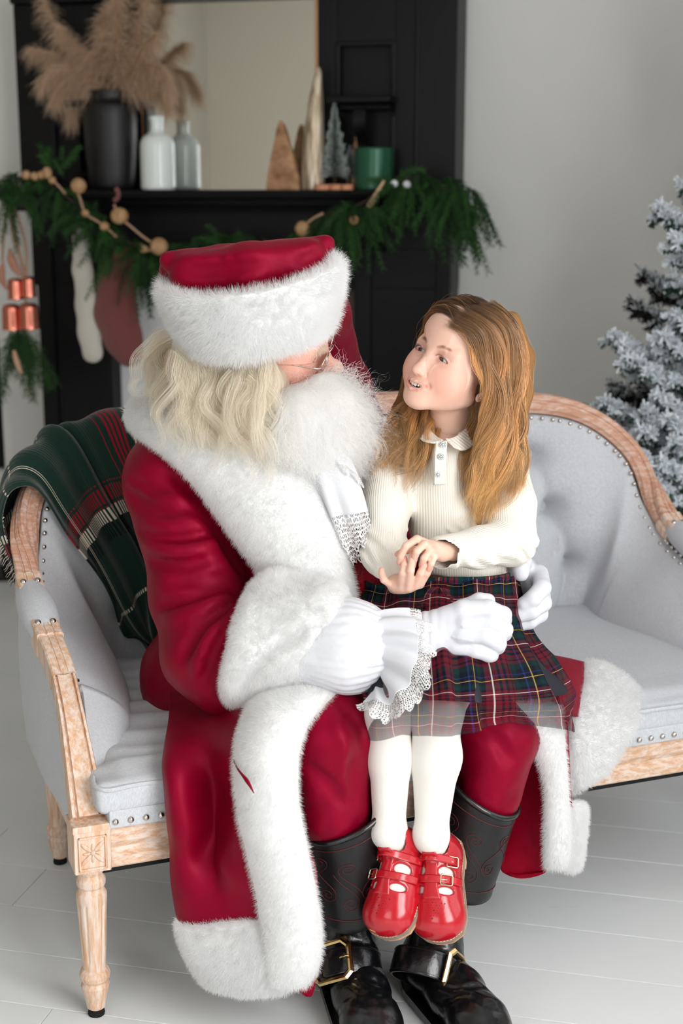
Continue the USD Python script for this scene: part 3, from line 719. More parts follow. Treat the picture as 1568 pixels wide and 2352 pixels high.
# shelf with moulded edge
shelf_pr = [(0, -0.075), (BF + 0.03, -0.075), (BF + 0.045, -0.06), (BF + 0.07, -0.052), (BF + 0.09, -0.035), (BF + 0.12, -0.03), (BF + 0.16, -0.024), (BF + 0.165, -0.012), (BF + 0.16, 0.0), (0, 0.0)]
v, f = sweep([V(aL - 0.03, 0, SH_Z), V(aR + 0.02, 0, SH_Z)], [(-x, y) for x, y in shelf_pr][::-1], (0, 0, 1))
v[:, 1] = np.abs(v[:, 1])
obj('shelf', xf((v, f), ROOM_M), 'black_paint', FP, 30)
blackbox('frieze', aL + 0.02, 0.0, z_op, aR - 0.01, BF - 0.02, SH_Z - 0.07)
lw = 0.5 * ((a_l0 - aL) + (aR - a_r0)) * 0 + 1
for s, a0, a1 in ((1, aL + 0.045, a_l0), (-1, a_r0, aR - 0.012)):
    blackbox('leg', a0, 0.0, 0.0, a1, BF - 0.015, z_op + 0.01)
    w = a1 - a0
    for x0, x1 in ((a0, a0 + 0.06), (a1 - 0.05, a1)):
        blackbox('stile', x0, BF - 0.05, 0.0, x1, BF, SH_Z - 0.08)
    blackbox('rail', a0 + 0.06, BF - 0.05, SH_Z - 0.2, a1 - 0.05, BF, SH_Z - 0.08)
    blackbox('plinth', a0 - 0.006, 0.0, 0.0, a1 + 0.006, BF + 0.012, 0.18, 0.006)
ca, cz = wall_px(870, 520, BF + 0.04)
obj('corbel', xf(sweep(spline([V(ca, BF + 0.05, cz + 0.06), V(ca, BF + 0.05, cz), V(ca, BF + 0.02, cz - 0.04), V(ca, BF + 0.03, cz - 0.075)], 12), [(-0.03, -0.015), (0.03, -0.015), (0.03, 0.015), (-0.03, 0.015)], (1, 0, 0)), ROOM_M), 'black_paint', FP)
# firebox: white board on the left, tan return on the right
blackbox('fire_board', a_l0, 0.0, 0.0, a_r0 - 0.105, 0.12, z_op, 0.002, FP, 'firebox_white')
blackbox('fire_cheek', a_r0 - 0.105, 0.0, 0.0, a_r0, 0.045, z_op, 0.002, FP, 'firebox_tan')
# the mirror
m_l = wall_px(322, 250, BF - 0.02)[0]; m_r = wall_px(731, 90, BF - 0.02)[0]
MR = thing('mirror', 'tall wall mirror in a thin wood-gold frame standing on the mantel shelf', 'mirror')
fw = 0.014
for x0, x1, z0, z1 in ((m_l, m_l + fw, SH_Z + 0.002, TOPR + 0.30), (m_r - fw, m_r, SH_Z + 0.002, TOPR + 0.30), (m_l + fw, m_r - fw, TOPR + 0.285, TOPR + 0.30)):
    blackbox('frame', x0, BF - 0.058, z0, x1, BF - 0.02, z1, 0.003, MR, 'gold_frame')
blackbox('glass', m_l + fw, BF - 0.055, SH_Z + 0.002, m_r - fw, BF - 0.045, TOPR + 0.285, 0.0, MR, 'mirror_glass')
# ------------------------------------------------------------------ the settee
PSI = math.radians(21)
SO = V(-0.466, 2.30, 0)
SU, SV = V(math.cos(PSI), math.sin(PSI), 0), V(-math.sin(PSI), math.cos(PSI), 0)
SM = np.eye(4); SM[:3, 0] = SU; SM[:3, 1] = SV; SM[:3, 2] = (0, 0, 1); SM[:3, 3] = SO
def S(u, v, z):
    return SO + SU * u + SV * v + V(0, 0, z)
def sofa_at(px, py, v):
    d = P(px, py, 1.0) - EYE
    t = (v - (EYE - SO) @ SV) / (d @ SV)
    q = EYE + d * t - SO
    return q @ SU, q[2]
SETTEE = thing('settee', 'grey linen settee with limed oak frame, scrolled back and turned legs', 'sofa')
def so(nm, mesh, m, parent=SETTEE, smooth=35, **kw):
    return obj(nm, xf(mesh, SM), m, parent, smooth, **kw)
CU = 0.77                                          # its middle
right_path = np.array([(0.77, .69, .975), (0.95, .69, .974), (1.10, .688, .970), (1.213, .682, .960), (1.307, .674, .948), (1.38, .662, .924), (1.446, .645, .881), (1.485, .622, .838), (1.507, .592, .790), (1.519, .553, .735), (1.523, .508, .694), (1.523, .465, .668), (1.521, .39, .645), (1.518, .31, .618), (1.514, .25, .598), (1.51, .20, .570)])
left_path = right_path.copy(); left_path[:, 0] = 2 * CU - right_path[:, 0] - 0.005
full = np.vstack([left_path[::-1], right_path[1:]])
RAIL = spline(full, 260)
_in = V(CU, 0.12, 0) - RAIL * V(1, 1, 0); _in[:, 0] *= 1.0
w_arm = np.clip((0.64 - RAIL[:, 1]) / 0.16, 0, 1); w_arm = w_arm * w_arm * (3 - 2 * w_arm)
INW = np.stack([-np.sign(RAIL[:, 0] - CU) * w_arm, -(1 - w_arm), np.zeros(len(RAIL))], 1)
INW /= np.linalg.norm(INW, axis=1, keepdims=True)
tt = np.gradient(RAIL, axis=0); tt /= np.linalg.norm(tt, axis=1, keepdims=True)
TOPD = np.cross(tt, INW); TOPD /= np.linalg.norm(TOPD, axis=1, keepdims=True)
TOPD *= np.sign(TOPD[:, 2:3] + 1e-9)
pad0 = int(np.argmin(np.linalg.norm(RAIL - right_path[11], axis=1))); pad1 = int(np.argmin(np.linalg.norm(RAIL - right_path[13], axis=1)))
nR = len(RAIL)
def rail_piece(i0, i1, prof):
    c, a, b = RAIL[i0:i1], TOPD[i0:i1], INW[i0:i1]
    pr = np.asarray(prof, float); m = len(pr); n = len(c)
    v = (c[:, None] + pr[None, :, :1] * a[:, None] + pr[None, :, 1:] * b[:, None]).reshape(-1, 3)
    i, j = np.meshgrid(np.arange(n - 1), np.arange(m), indexing='ij')
    q = np.stack([i * m + j, i * m + (j + 1) % m, (i + 1) * m + (j + 1) % m, (i + 1) * m + j], -1).reshape(-1, 4)
    f = np.vstack([q[:, [0, 1, 2]], q[:, [0, 2, 3]]])
    N = len(v); v = np.vstack([v, c[:1], c[-1:]]); k = np.arange(m)
    f = np.vstack([f, np.stack([(k + 1) % m, k, np.full(m, N)], 1), np.stack([k + (n - 1) * m, (k + 1) % m + (n - 1) * m, np.full(m, N + 1)], 1)])
    tm = trimesh.Trimesh(v, f, process=False); tm.fix_normals()
    return np.array(tm.vertices), np.array(tm.faces)
# moulded section: (towards the top, towards the inside)
railprof = [(.020, -.022), (.023, -.019), (.023, -.009), (.0205, -.0075), (.0205, -.0055), (.023, -.004), (.0235, .004), (.021, .0055), (.021, .0075), (.023, .009), (.022, .020), (.019, .023), (.010, .0235), (.008, .021), (.004, .021), (.000, .026), (-.012, .027), (-.016, .023), (-.022, .022), (-.024, .018), (-.024, -.022)]
so('back_rail', rail_piece(nR - pad0, pad0, railprof), 'limed_back')
collar = [(x * 1.16, y * 1.12) for x, y in railprof if abs(x) > .015 or abs(y) > .019]
padprof = lambda k: [(x * k, y * k) for x, y in circle(0.029, 18, 0.033)]
for i0, i1, e0, e1 in ((nR - pad1, nR - pad0, 0, nR - pad1), (pad0, pad1, pad1, nR)):
    n = i1 - i0
    c, a, b = RAIL[i0:i1 + 1], TOPD[i0:i1 + 1], INW[i0:i1 + 1]
    t = np.linspace(0, 1, len(c)); k = 0.72 + 0.38 * np.sin(np.pi * np.clip(t, 0, 1)) ** 0.7
    pr = circle(0.029, 20, 0.034)
    vv = (c[:, None] + k[:, None, None] * (pr[None, :, :1] * a[:, None] + pr[None, :, 1:] * b[:, None]) + 0.004 * a[:, None]).reshape(-1, 3)
    so('arm_pad', (vv, np.vstack([grid_faces(len(c), 20)] + [np.stack([np.arange(len(c) - 1) * 20 + 19, np.arange(len(c) - 1) * 20, np.arange(1, len(c)) * 20, ], 1), np.stack([np.arange(len(c) - 1) * 20 + 19, np.arange(1, len(c)) * 20, np.arange(1, len(c)) * 20 + 19], 1)])), 'linen', label='padded armrest')
    for j in (i0 - 2, i1 - 2) if i0 > 100 else (i0 - 2, i1 - 2):
        so('collar', rail_piece(max(j - 1, 0), min(j + 5, nR), collar), 'limed_oak')
    so('arm_front', rail_piece(e0, e1, railprof), 'limed_oak')
# nail heads
def nail(c, nrm, r=0.0055):
    a = np.asarray(nrm, float); a = a / np.linalg.norm(a)
    x = np.cross(a, (0.3, 0.2, 0.9)); x /= np.linalg.norm(x); y = np.cross(a, x)
    v, f = lathe([(r, 0), (r * .92, r * .35), (r * .6, r * .68), (0.0004, r * .8)], 10)
    return xf((v, f), mat4(c, np.stack([x, y, a], 1)))
dist = np.r_[0, np.cumsum(np.linalg.norm(np.diff(RAIL, axis=0), axis=1))]
for d in np.arange(0.02, dist[-1] - 0.01, 0.0285):
    i = int(np.argmin(abs(dist - d)))
    if RAIL[i, 0] < 1.0 and i > nR * 0.22: continue                # behind the sitters
    so('nail_head', nail(RAIL[i] - TOPD[i] * 0.0335 + INW[i] * (0.0235 + .010 * w_arm[i]), INW[i] - TOPD[i] * .15), 'nickel')
for i0, i1, s in ((nR - pad1, nR - pad0, 1), (pad0, pad1, -1)):
    for j in (i0 + 1, i1 - 1):
        for q in (-0.5, 0.5):
            so('nail_head', nail(RAIL[j] + TOPD[j] * 0.0262 + INW[j] * 0.028 * q, TOPD[j], 0.0068), 'nickel')
    for q in np.linspace(0.12, 0.88, 8):
        j = int(i0 + q * (i1 - i0))
        so('nail_head', nail(RAIL[j] - TOPD[j] * 0.018 + INW[j] * 0.031, INW[j], 0.005), 'nickel')
# fluted arm posts, corner blocks, rosettes, turned legs
post_c = spline([V(0, .20, .565), V(0, .145, .525), V(0, .09, .468), V(0, .045, .415), V(0, .012, .374)], 40)
for s, uu in ((1, 2 * CU - 1.51 - 0.005), (-1, 1.51)):
    wid = np.interp(np.linspace(0, 1, 40), [0, .25, 1], [0.022, 0.0225, 0.031])
    pr = np.array([(-1, -.2), (-1, .75), (-.92, .95), (-.74, .95), (-.68, .72), (-.60, .72), (-.55, .95), (-.2, .86), (.2, .86), (.55, .95), (.60, .72), (.68, .72), (.74, .95), (.92, .95), (1, .75), (1, -.2)])
    sc = np.stack([wid, np.full(40, 0.028)], 1)
    c = post_c + V(uu, 0, 0)
    t_, _, _ = frames(c, V(1, 0, 0))
    nrm = np.cross(t_, V(1, 0, 0)); nrm *= np.sign(-nrm[:, 1:2])
    vv = (c[:, None] + pr[None, :, :1] * wid[:, None, None] * V(1, 0, 0) + pr[None, :, 1:] * 0.026 * nrm[:, None]).reshape(-1, 3)
    m = len(pr); i, j = np.meshgrid(np.arange(39), np.arange(m), indexing='ij')
    q = np.stack([i * m + j, i * m + (j + 1) % m, (i + 1) * m + (j + 1) % m, (i + 1) * m + j], -1).reshape(-1, 4)
    f = np.vstack([q[:, [0, 1, 2]], q[:, [0, 2, 3]], [[k, k + 1, 0] for k in range(1, m - 1)], [[39 * m, 39 * m + k + 1, 39 * m + k] for k in range(1, m - 1)]])
    tm = trimesh.Trimesh(vv, f, process=False); tm.fix_normals()
    so('arm_post', (np.array(tm.vertices), np.array(tm.faces)), 'limed_oak')
    so('post_cap', box((uu - .034, -.031, .366), (uu + .034, .035, .380), .003), 'limed_oak')
    blk = so('corner_block', box((uu - .0325, -.030, .290), (uu + .0325, .035, .368), .003), 'limed_oak')
    y = -.0305
    fr = [box((uu - .025, y - .003, .297), (uu - .021, y + .003, .360), .001), box((uu + .021, y - .003, .297), (uu + .025, y + .003, .360), .001), box((uu - .025, y - .003, .297), (uu + .025, y + .003, .301), .001), box((uu - .025, y - .003, .356), (uu + .025, y + .003, .360), .001)]
    so('frame', cat(fr), 'limed_oak', blk)
    petals = []
    for k in range(8):
        a = k * math.pi / 4 + math.pi / 4; L = 0.0125 if k % 2 == 0 else 0.007
        sp = trimesh.creation.icosphere(2); vv = np.array(sp.vertices) * V(L, .0032, .0042 if k % 2 == 0 else .003)
        vv = vv @ np.array([[math.cos(a), 0, math.sin(a)], [0, 1, 0], [-math.sin(a), 0, math.cos(a)]])
        petals.append((vv + V(uu + (L + .004) * math.cos(a), y, .3285 + (L + .004) * math.sin(a)), sp.faces))
    sp = trimesh.creation.icosphere(2); petals.append((np.array(sp.vertices) * V(.0045, .004, .0045) + V(uu, y, .3285), sp.faces))
    so('rosette', cat(petals), 'limed_oak', blk)
def leg_mesh(flutes=10):
    prof = [(.012, 0.012), (.0165, .016), (.0185, .03), (.0225, .045), (.0255, .06), (.0225, .068), (.0262, .074), (.0275, .082), (.025, .09), (.0205, .095), (.0208, .105), (.0235, .16), (.0262, .215), (.0272, .232), (.027, .24), (.0235, .246), (.0225, .252), (.0255, .257), (.0262, .266), (.0235, .272), (.022, .278), (.026, .286), (.027, .291)]
    pr = np.array(prof); zz = np.unique(np.r_[np.linspace(.012, .291, 90), pr[:, 1]])
    rr = np.interp(zz, pr[:, 1], pr[:, 0]); seg = 80
    a = np.arange(seg) * 2 * np.pi / seg
    fl = np.clip((zz - .108) / .006, 0, 1) * np.clip((.226 - zz) / .006, 0, 1)
    groove = np.exp(-((np.mod(a * flutes / (2 * np.pi), 1) - .5) / .13) ** 2)
    R_ = rr[:, None] - 0.0022 * fl[:, None] * groove[None]
    v = np.stack([R_ * np.cos(a), R_ * np.sin(a), np.broadcast_to(zz[:, None], R_.shape)], -1).reshape(-1, 3)
    _, f = lathe(np.stack([rr, zz], 1), seg)
    return np.vstack([v, [[0, 0, zz[0]], [0, 0, zz[-1]]]]), f
for uu, vv in ((0.025, 0.0), (1.51, 0.0), (0.07, 0.62), (1.47, 0.62)):
    lg = so('leg', xf(leg_mesh(), mat4((uu, vv, 0))), 'limed_oak')
    so('foot', xf(lathe([(.0145, 0.0), (.0155, .004), (.013, .013)], 20), mat4((uu, vv, 0))), 'black_felt', lg)
# front rail, moulded
rp = [(.024, .290), (-.020, .290), (-.024, .294), (-.024, .312), (-.019, .317), (-.017, .326), (-.021, .334), (-.024, .339), (-.024, .361), (-.020, .367), (.024, .367)]
v, f = sweep([V(.058, 0, .33), V(.7, 0, .33), V(1.478, 0, .33)], [(-x, z - .33) for x, z in rp], (0, 0, 1))
so('front_rail', (v, f), 'limed_oak_rail', smooth=25)
for uu in (0.035, 1.505):
    so('side_rail', box((uu - .02, .03, .29), (uu + .02, .62, .36), .004), 'limed_oak_rail')
so('back_frame', box((.06, .60, .29), (1.48, .645, .36), .004), 'limed_oak_rail')
so('dust_cover', box((.03, -.015, .278), (1.51, .63, .292), .004), 'black_felt')
so('nail_strip', box((.055, -.033, .368), (1.485, .03, .402), .004), 'linen')
for k in range(54):
    uu = .066 + k * .0271
    if .26 < uu < .86: continue                                    # behind the red coat and the legs
    so('nail_head', nail(V(uu, -.0337, .3815), V(0, -1, .12), 0.0062), 'nickel')
# seat cushion with piping
F = Field((0.0, -.07, .37), (1.54, .70, .50), .006)
F.bx((.77, .31, .418), (.70, .315, .046), None, .030, .02)
F.bx((.77, .02, .4215), (.735, .052, .0295), None, .016, .02)
F.ell((.77, .28, .44), (.62, .30, .030), None, .03)
def _seatwr(p):
    a = np.exp(-((p[:, 0] - .30) / .22) ** 2)
    return -0.004 * a * np.sin(p[:, 1] * 95 + 10 * p[:, 0] + 6 * meshkit.noise(p * V(6, 12, 6), 5)) * (p[:, 2] > .43) - .003 * (meshkit.noise(p * 14, 2) - .5)
F.warp(_seatwr)
cush = so('seat_cushion', F.mesh(3), 'linen', smooth=True)
pts = [V(.040, .02, .447), V(.040, -.022, .444), V(.052, -.034, .443)] + [V(u_, -.036 + .003 * math.sin(u_ * 9), .4425 + .001 * math.sin(u_ * 23)) for u_ in np.linspace(.08, 1.46, 14)] + [V(1.49, -.034, .443), V(1.50, -.022, .444), V(1.50, .02, .447)]
so('piping', tube(pts, .0042, 160, 8), 'linen', cush)
# inside upholstery, from the rail (and the arm posts) to the seat
_pe = spline([V(0, .195, .560), V(0, .145, .518), V(0, .09, .462), V(0, .045, .408), V(0, .015, .385)], 26)
def ext(arr, lo, hi):
    return np.vstack([np.broadcast_to(lo, (26, 3)), arr, np.broadcast_to(hi, (26, 3))])
_lo, _hi = _pe[::-1] + V(RAIL[0, 0] + .012, 0, 0), _pe + V(RAIL[-1, 0] - .012, 0, 0)
XR = np.vstack([_lo, RAIL, _hi])
XI = ext(INW, INW[0], INW[-1]); XT = ext(TOPD, TOPD[0] * 0, TOPD[-1] * 0)
xa = np.r_[np.ones(26), w_arm, np.ones(26)]
nX = len(XR)
side = np.sign(XR[:, 0] - CU)
frt = np.clip((.46 - XR[:, 1]) / .40, 0, 1)
bu = np.clip(XR[:, 0], .175, 1.362)
bu = np.where(xa > .5, CU + side * (.592 + .118 * frt ** 1.6), bu)
Bs = np.stack([bu, np.clip(XR[:, 1], -.2, .625), np.full(nX, .448)], 1)
Bs[:, 2] = np.minimum(Bs[:, 2], XR[:, 2] - .004)
sm = 9
Bs = np.stack([np.convolve(np.pad(Bs[:, k], sm, mode='edge'), np.ones(2 * sm + 1) / (2 * sm + 1), 'valid') for k in range(3)], 1)
Bs[:, 2] = np.minimum(Bs[:, 2], XR[:, 2] - .004)
A = XR - XT * 0.026 + XI * 0.002
nw = 60
w = np.linspace(0, 1, nw)
G = A[:, None] * (1 - w)[None, :, None] + Bs[:, None] * w[None, :, None]
dirn = XI.copy(); dirn = np.stack([np.convolve(np.pad(dirn[:, k], 12, mode='edge'), np.ones(25) / 25, 'valid') for k in range(3)], 1)
dirn /= np.linalg.norm(dirn, axis=1, keepdims=True)
bul = (0.012 + 0.045 * np.sin(np.pi * np.clip(w * .94 + .02, 0, 1)) ** 0.8)[None, :] * np.ones((nX, 1))
bul[:, 0] = 0.018; bul[:, 1] = .0195; bul[:, 2] = .022
bul[:26] *= np.linspace(.15, 1, 26)[:, None]; bul[-26:] *= np.linspace(1, .15, 26)[:, None]
# buttons of the tufted back
btn = [sofa_at(1222, 1050, .655), sofa_at(1258, 1166, .645), sofa_at(1305, 1292, .635)]
uvz = G.copy()
BT = [(q[0], q[1]) for q in btn] + [(1.03, .84), (1.10, .70), (1.03, .58), (.77, .84), (.83, .70), (.77, .58), (.5, .84), (.55, .70), (.5, .58), (.3, .80), (.28, .68), (.24, .57)]
back_m = (xa < .9)[:, None]
ndim = np.zeros_like(bul)
for (bu, bz) in BT:
    d2 = ((G[..., 0] - bu) ** 2 + (G[..., 2] - bz) ** 2)
    ndim += back_m * (0.034 * np.exp(-d2 / .0004) + .018 * np.exp(-d2 / .0040))
segs = [(BT[0], BT[1]), (BT[1], BT[2]), (BT[2], (1.30, .45)), (BT[0], (1.20, .92)), (BT[3], BT[4]), (BT[4], BT[5]), (BT[1], (1.285, .60)), (BT[4], BT[0]), (BT[5], BT[1])]
for (a, b) in segs:
    a, b = np.array(a), np.array(b); q = np.stack([G[..., 0], G[..., 2]], -1) - a; L = (b - a) @ (b - a)
    t = np.clip((q @ (b - a)) / L, 0, 1); d = np.linalg.norm(q - t[..., None] * (b - a), axis=-1)
    ndim += back_m * (.012 * np.exp(-(d / .007) ** 2) + .008 * np.exp(-(d / .03) ** 2))
corner = np.exp(-((np.abs(G[..., 0] - CU) - .555) / .018) ** 2) * (G[..., 1] > .45) * np.clip((.64 - G[..., 2]) / .12, 0, 1)
ndim += .010 * corner
bul = bul - ndim + 0.006 * (meshkit.noise(G * 9, 4) - .5)
G2 = G + dirn[:, None] * bul[..., None]
_fl = (grid_normals(G2) * dirn[:, None]).sum() < 0
vv, ff, _ = slab(G2, 0.02, _fl)
tm = trimesh.Trimesh(vv, ff, process=False); tm.fix_normals()
back = so('back_upholstery', (np.array(tm.vertices), np.array(tm.faces)), 'linen', smooth=True)
kd = cKDTree(G2.reshape(-1, 3)[:, [0, 2]]); GN = grid_normals(G2).reshape(-1, 3); gp = G2.reshape(-1, 3)
for (bu, bz) in BT[:3]:
    i = kd.query((bu, bz))[1]; n_ = GN[i]; n_ = n_ * np.sign(n_ @ V(0, -1, 0))
    x = np.cross(n_, (0, 0, 1)); x /= np.linalg.norm(x)
    so('button', xf(lathe([(.0002, -.004), (.011, -.004), (.0115, 0), (.009, .003), (.005, .0045), (.0003, .005)], 18), mat4(gp[i] + n_ * .007, np.stack([x, np.cross(n_, x), n_], 1))), 'linen', back)
# outside cover
A2 = XR - XT * 0.022 - XI * 0.014
A2[:26] -= XI[:26] * .012; A2[-26:] -= XI[-26:] * .012
bot = A2.copy(); bot[:, 2] = .30; bot[:, 1] = np.clip(A2[:, 1], .0, .65); bot[:, 0] = np.clip(A2[:, 0], .002, 1.538)
wo = w[::6]
Go = A2[:, None] * (1 - wo)[None, :, None] + bot[:, None] * wo[None, :, None]
Go = Go - XI[:, None] * (0.010 * np.sin(np.pi * wo))[None, :, None]
vv, ff, _ = slab(Go, 0.008)
tm = trimesh.Trimesh(vv, ff, process=False); tm.fix_normals()
so('outside_cover', (np.array(tm.vertices), np.array(tm.faces)), 'linen', smooth=True)
# ------------------------------------------------------------------ plaid throw over the settee's corner
def caster(*meshes):
    v, f = cat(meshes); return trimesh.Trimesh(v, f, process=False)
def hit(tm, px, py, off=0.0, Y=None):
    """where the sight line meets the mesh, moved off towards the camera; else the point at distance Y"""
    d = P(px, py, 1.0) - EYE; d /= np.linalg.norm(d)
    loc, _, _ = tm.ray.intersects_location([EYE], [d])
    if len(loc):
        q = loc[np.argmin(np.linalg.norm(loc - EYE, axis=1))]
        if Y is None or abs(q[1] - Y) < .6: return q - d * off
    return P(px, py, Y)
_bk = caster(xf(slab(G2, .02, _fl)[:2], SM), xf(rail_piece(nR - pad0, pad0, railprof), SM))
def bl(out, ridge, inn):
    r = [P(*q) for q in out] + [P(*ridge)]
    return np.array(r + [hit(_bk, px, py, .012, Y) for px, py, Y in inn])
cols = [bl([(70, 1335, 2.83), (40, 1250, 2.84), (24, 1180, 2.855)], (52, 1128, 2.835), [(105, 1185, 2.75), (170, 1270, 2.72), (235, 1365, 2.74), (300, 1465, 2.76), (335, 1530, 2.76)]),
        bl([(60, 1310, 2.90), (35, 1225, 2.90), (22, 1150, 2.90)], (62, 1075, 2.875), [(125, 1130, 2.80), (190, 1225, 2.78), (255, 1330, 2.79), (315, 1440, 2.80), (345, 1510, 2.80)]),
        bl([(80, 1250, 2.99), (70, 1170, 2.98), (75, 1090, 2.96)], (112, 1020, 2.93), [(170, 1080, 2.86), (225, 1180, 2.83), (285, 1290, 2.84), (340, 1410, 2.84), (370, 1490, 2.84)]),
        bl([(140, 1200, 3.06), (135, 1120, 3.04), (145, 1045, 3.02)], (182, 985, 2.98), [(230, 1050, 2.92), (280, 1150, 2.90), (330, 1260, 2.90), (380, 1380, 2.88), (410, 1470, 2.86)]),
        bl([(250, 1180, 3.12), (245, 1090, 3.11), (258, 1010, 3.10)], (300, 960, 3.05), [(330, 1040, 3.0), (370, 1140, 2.96), (410, 1250, 2.94), (450, 1370, 2.9), (470, 1460, 2.88)])]
g = patch(np.array(cols), 90, 150)
n = grid_normals(g); n *= np.sign((n[:, 90:] * (EYE - g[:, 90:])).sum(-1).mean())
uu, vv = np.meshgrid(np.linspace(0, 1, 90), np.linspace(0, 1, 150), indexing='ij')
g = g + n * (.010 * np.exp(-((uu - .56) / .035) ** 2) - .012 * np.exp(-((uu - .63) / .03) ** 2) + .006 * np.exp(-((uu - .28) / .05) ** 2) + .006 * np.sin(uu * 21 + vv * 3) + .006 * (meshkit.fbm(g * 9, 3, 6) - .5) + .017)[..., None]
lu = np.linalg.norm(np.gradient(g, axis=0), axis=-1).mean() * 89; lv = np.linalg.norm(np.gradient(g, axis=1), axis=-1).mean() * 149
v, f, uv = slab(g, .005)
tm = trimesh.Trimesh(v, f, process=False); tm.fix_normals()
THROW = thing('throw_blanket', 'dark green, red and white plaid wool throw draped over the settee back corner', 'blanket')
obj('cloth', (np.array(tm.vertices), np.array(tm.faces)), 'plaid_wool', THROW, True, uv=np.stack([uv[:, 0] * lu / .42 + .62, uv[:, 1] * lv / .40 + .10], 1))
fr = []
for i in range(0, 90, 2):
    a = g[i, 0]; fr.append([a + V(rng.normal(0, .003), rng.normal(0, .003), -.012 * k) for k in range(6)])
for k in range(5, 40, 1):
    a = g[0, k]; d_ = V(-.6, -.1, -.8); fr.append([a + d_ * .007 * j + V(rng.normal(0, .001), 0, rng.normal(0, .001)) for j in range(6)])
strands('fringe', np.array(fr), .0028, 'tinted', THROW, tint=np.array([lin(206, 196, 180) if k % 3 else lin(30, 46, 40) for k in range(len(fr))]))
# ------------------------------------------------------------------ heads (x: the person's left, -y: ahead, z: up, origin between the eyes)
def head_field(F, s, man=False):
    q = lambda x, y, z: V(x, y, z) * s
    F.ell(q(0, .014, .040), V(.069, .084, .070) * s, k=.0)
    F.ell(q(0, -.022, .040), V(.060, .054, .050) * s, k=.03 * s)
    F.ell(q(0, -.018, -.026), V(.057 if man else .0525, .052, .056) * s, k=.03 * s)
    for e in (-1, 1):
        F.ell(q(e * (.036 if man else .0320), -.040, -.031), V(.029, .027, .030) * s, k=.042 * s)          # cheek
        F.cap(q(e * .046, .008, -.045), q(e * .014, -.056, -.078), .014 * s, .013 * s, k=.024 * s)
        F.cap(q(e * .008, -.067, .013), q(e * .040, -.055, .013), .0085 * s, .009 * s, k=.014 * s)   # brow ridge
    F.ell(q(0, -.061, -.082), V(.016, .014, .013) * s, k=.016 * s)                     # chin
    F.ell(q(0, -.062, -.055), V(.026, .018, .021) * s, k=.014 * s)                     # muzzle
    for e in (-1, 1):
        F.ell(q(e * .028, -.079, .000), V(.0165, .012, .0095) * s, k=.010 * s, op='sub')
        F.ell(q(e * .0265, -.0600, -.0005), np.full(3, .0129) * s, k=.006 * s)         # lids
    nb = 1.42 if man else 1.0
    F.cap(q(0, -.068, .004), q(0, -.084 * (1.0 if not man else 1.02), -.028), .0058 * s * nb, .0080 * s * nb, k=.012 * s)
    F.ell(q(0, -.087 - (.011 if man else 0), -.0345), V(.0098, .0098, .0085) * s * nb, k=.006 * s)
    for e in (-1, 1):
        F.ell(q(e * .0088 * nb, -.0795, -.0365), V(.0060, .0075, .0052) * s * nb, k=.004 * s)
        F.ell(q(e * .0048 * nb, -.0865 - (.006 if man else 0), -.0425), V(.0026, .0042, .0026) * s * nb, k=.002 * s, op='sub')
        F.cap(q(e * .0135, -.077, -.034), q(e * .0265, -.068, -.052), .001, k=(.0016 * s, .0035 * s), op='groove')
    for e in (-1, 1):
        R = Rotation.from_euler('y', e * (8 if not man else 12), degrees=True).as_matrix()
        F.ell(q(e * .0270, -.0745, -.0012), V(.0122, .013, .0031 if not man else .0034) * s, R, k=.0012 * s, op='sub')
        F.ell(q(e * .0265, -.0600, -.0005), np.full(3, .0106) * s, k=0, op='sub')
        F.chain([q(e * .0155, -.0735, .0035), q(e * .0225, -.0748, .0072), q(e * .032, -.0722, .0068), q(e * .040, -.066, .0015)], .001, k=(.0012 * s, .0016 * s), op='groove')
    if not man:
        up = [q(-.0225, -.0712, -.0520), q(-.0125, -.0800, -.0538), q(-.004, -.0832, -.0532), q(0, -.0835, -.0540), q(.004, -.0832, -.0532), q(.0125, -.0800, -.0538), q(.0225, -.0712, -.0520)]
        lo = [q(-.0215, -.0705, -.0540), q(-.012, -.0780, -.0632), q(0, -.0812, -.0672), q(.012, -.0780, -.0632), q(.0215, -.0705, -.0540)]
        F.chain(up, [.0016 * s, .0025 * s, .0028 * s, .0026 * s, .0028 * s, .0025 * s, .0016 * s], k=.004 * s)
        F.chain(lo, [.0016 * s, .0032 * s, .0040 * s, .0032 * s, .0016 * s], k=.004 * s)
        F.chain([q(-.0185, -.073, -.0545), q(-.010, -.079, -.0585), q(0, -.081, -.0605), q(.010, -.079, -.0585), q(.0185, -.073, -.0545)], np.array([.0012, .0036, .0048, .0036, .0012]) * s, k=.0012, op='sub')
        F.ell(q(0, -.064, -.058), V(.017, .016, .0075) * s, k=.001, op='sub')
        for e in (-1, 1):                                                              # dimple at the mouth's corner
            F.ell(q(e * .0265, -.074, -.0525), np.full(3, .004) * s, k=.006 * s, op='sub')
    for e in (-1, 1):                                                                  # ears
        R = Rotation.from_euler('z', e * 22, degrees=True).as_matrix() @ Rotation.from_euler('x', 12, degrees=True).as_matrix()
        c = q(e * .0695, .018, -.008)
        F.ell(c, V(.0050, .0165, .026) * s, R, k=.004 * s)
        ring = [c + R @ (V(e * .002, .0155 * math.sin(a), .0245 * math.cos(a)) * s) for a in np.linspace(-.5, 4.0, 14)]
        F.chain(ring, .0032 * s, k=.003 * s)
        F.ell(c + R @ (V(e * .006, -.001, .001) * s), V(.0050, .0085, .0135) * s, R, k=.003 * s, op='sub')
        F.ell(q(e * .0700, .010, -.0345), V(.0042, .0078, .0085) * s, k=.004 * s)
    return F
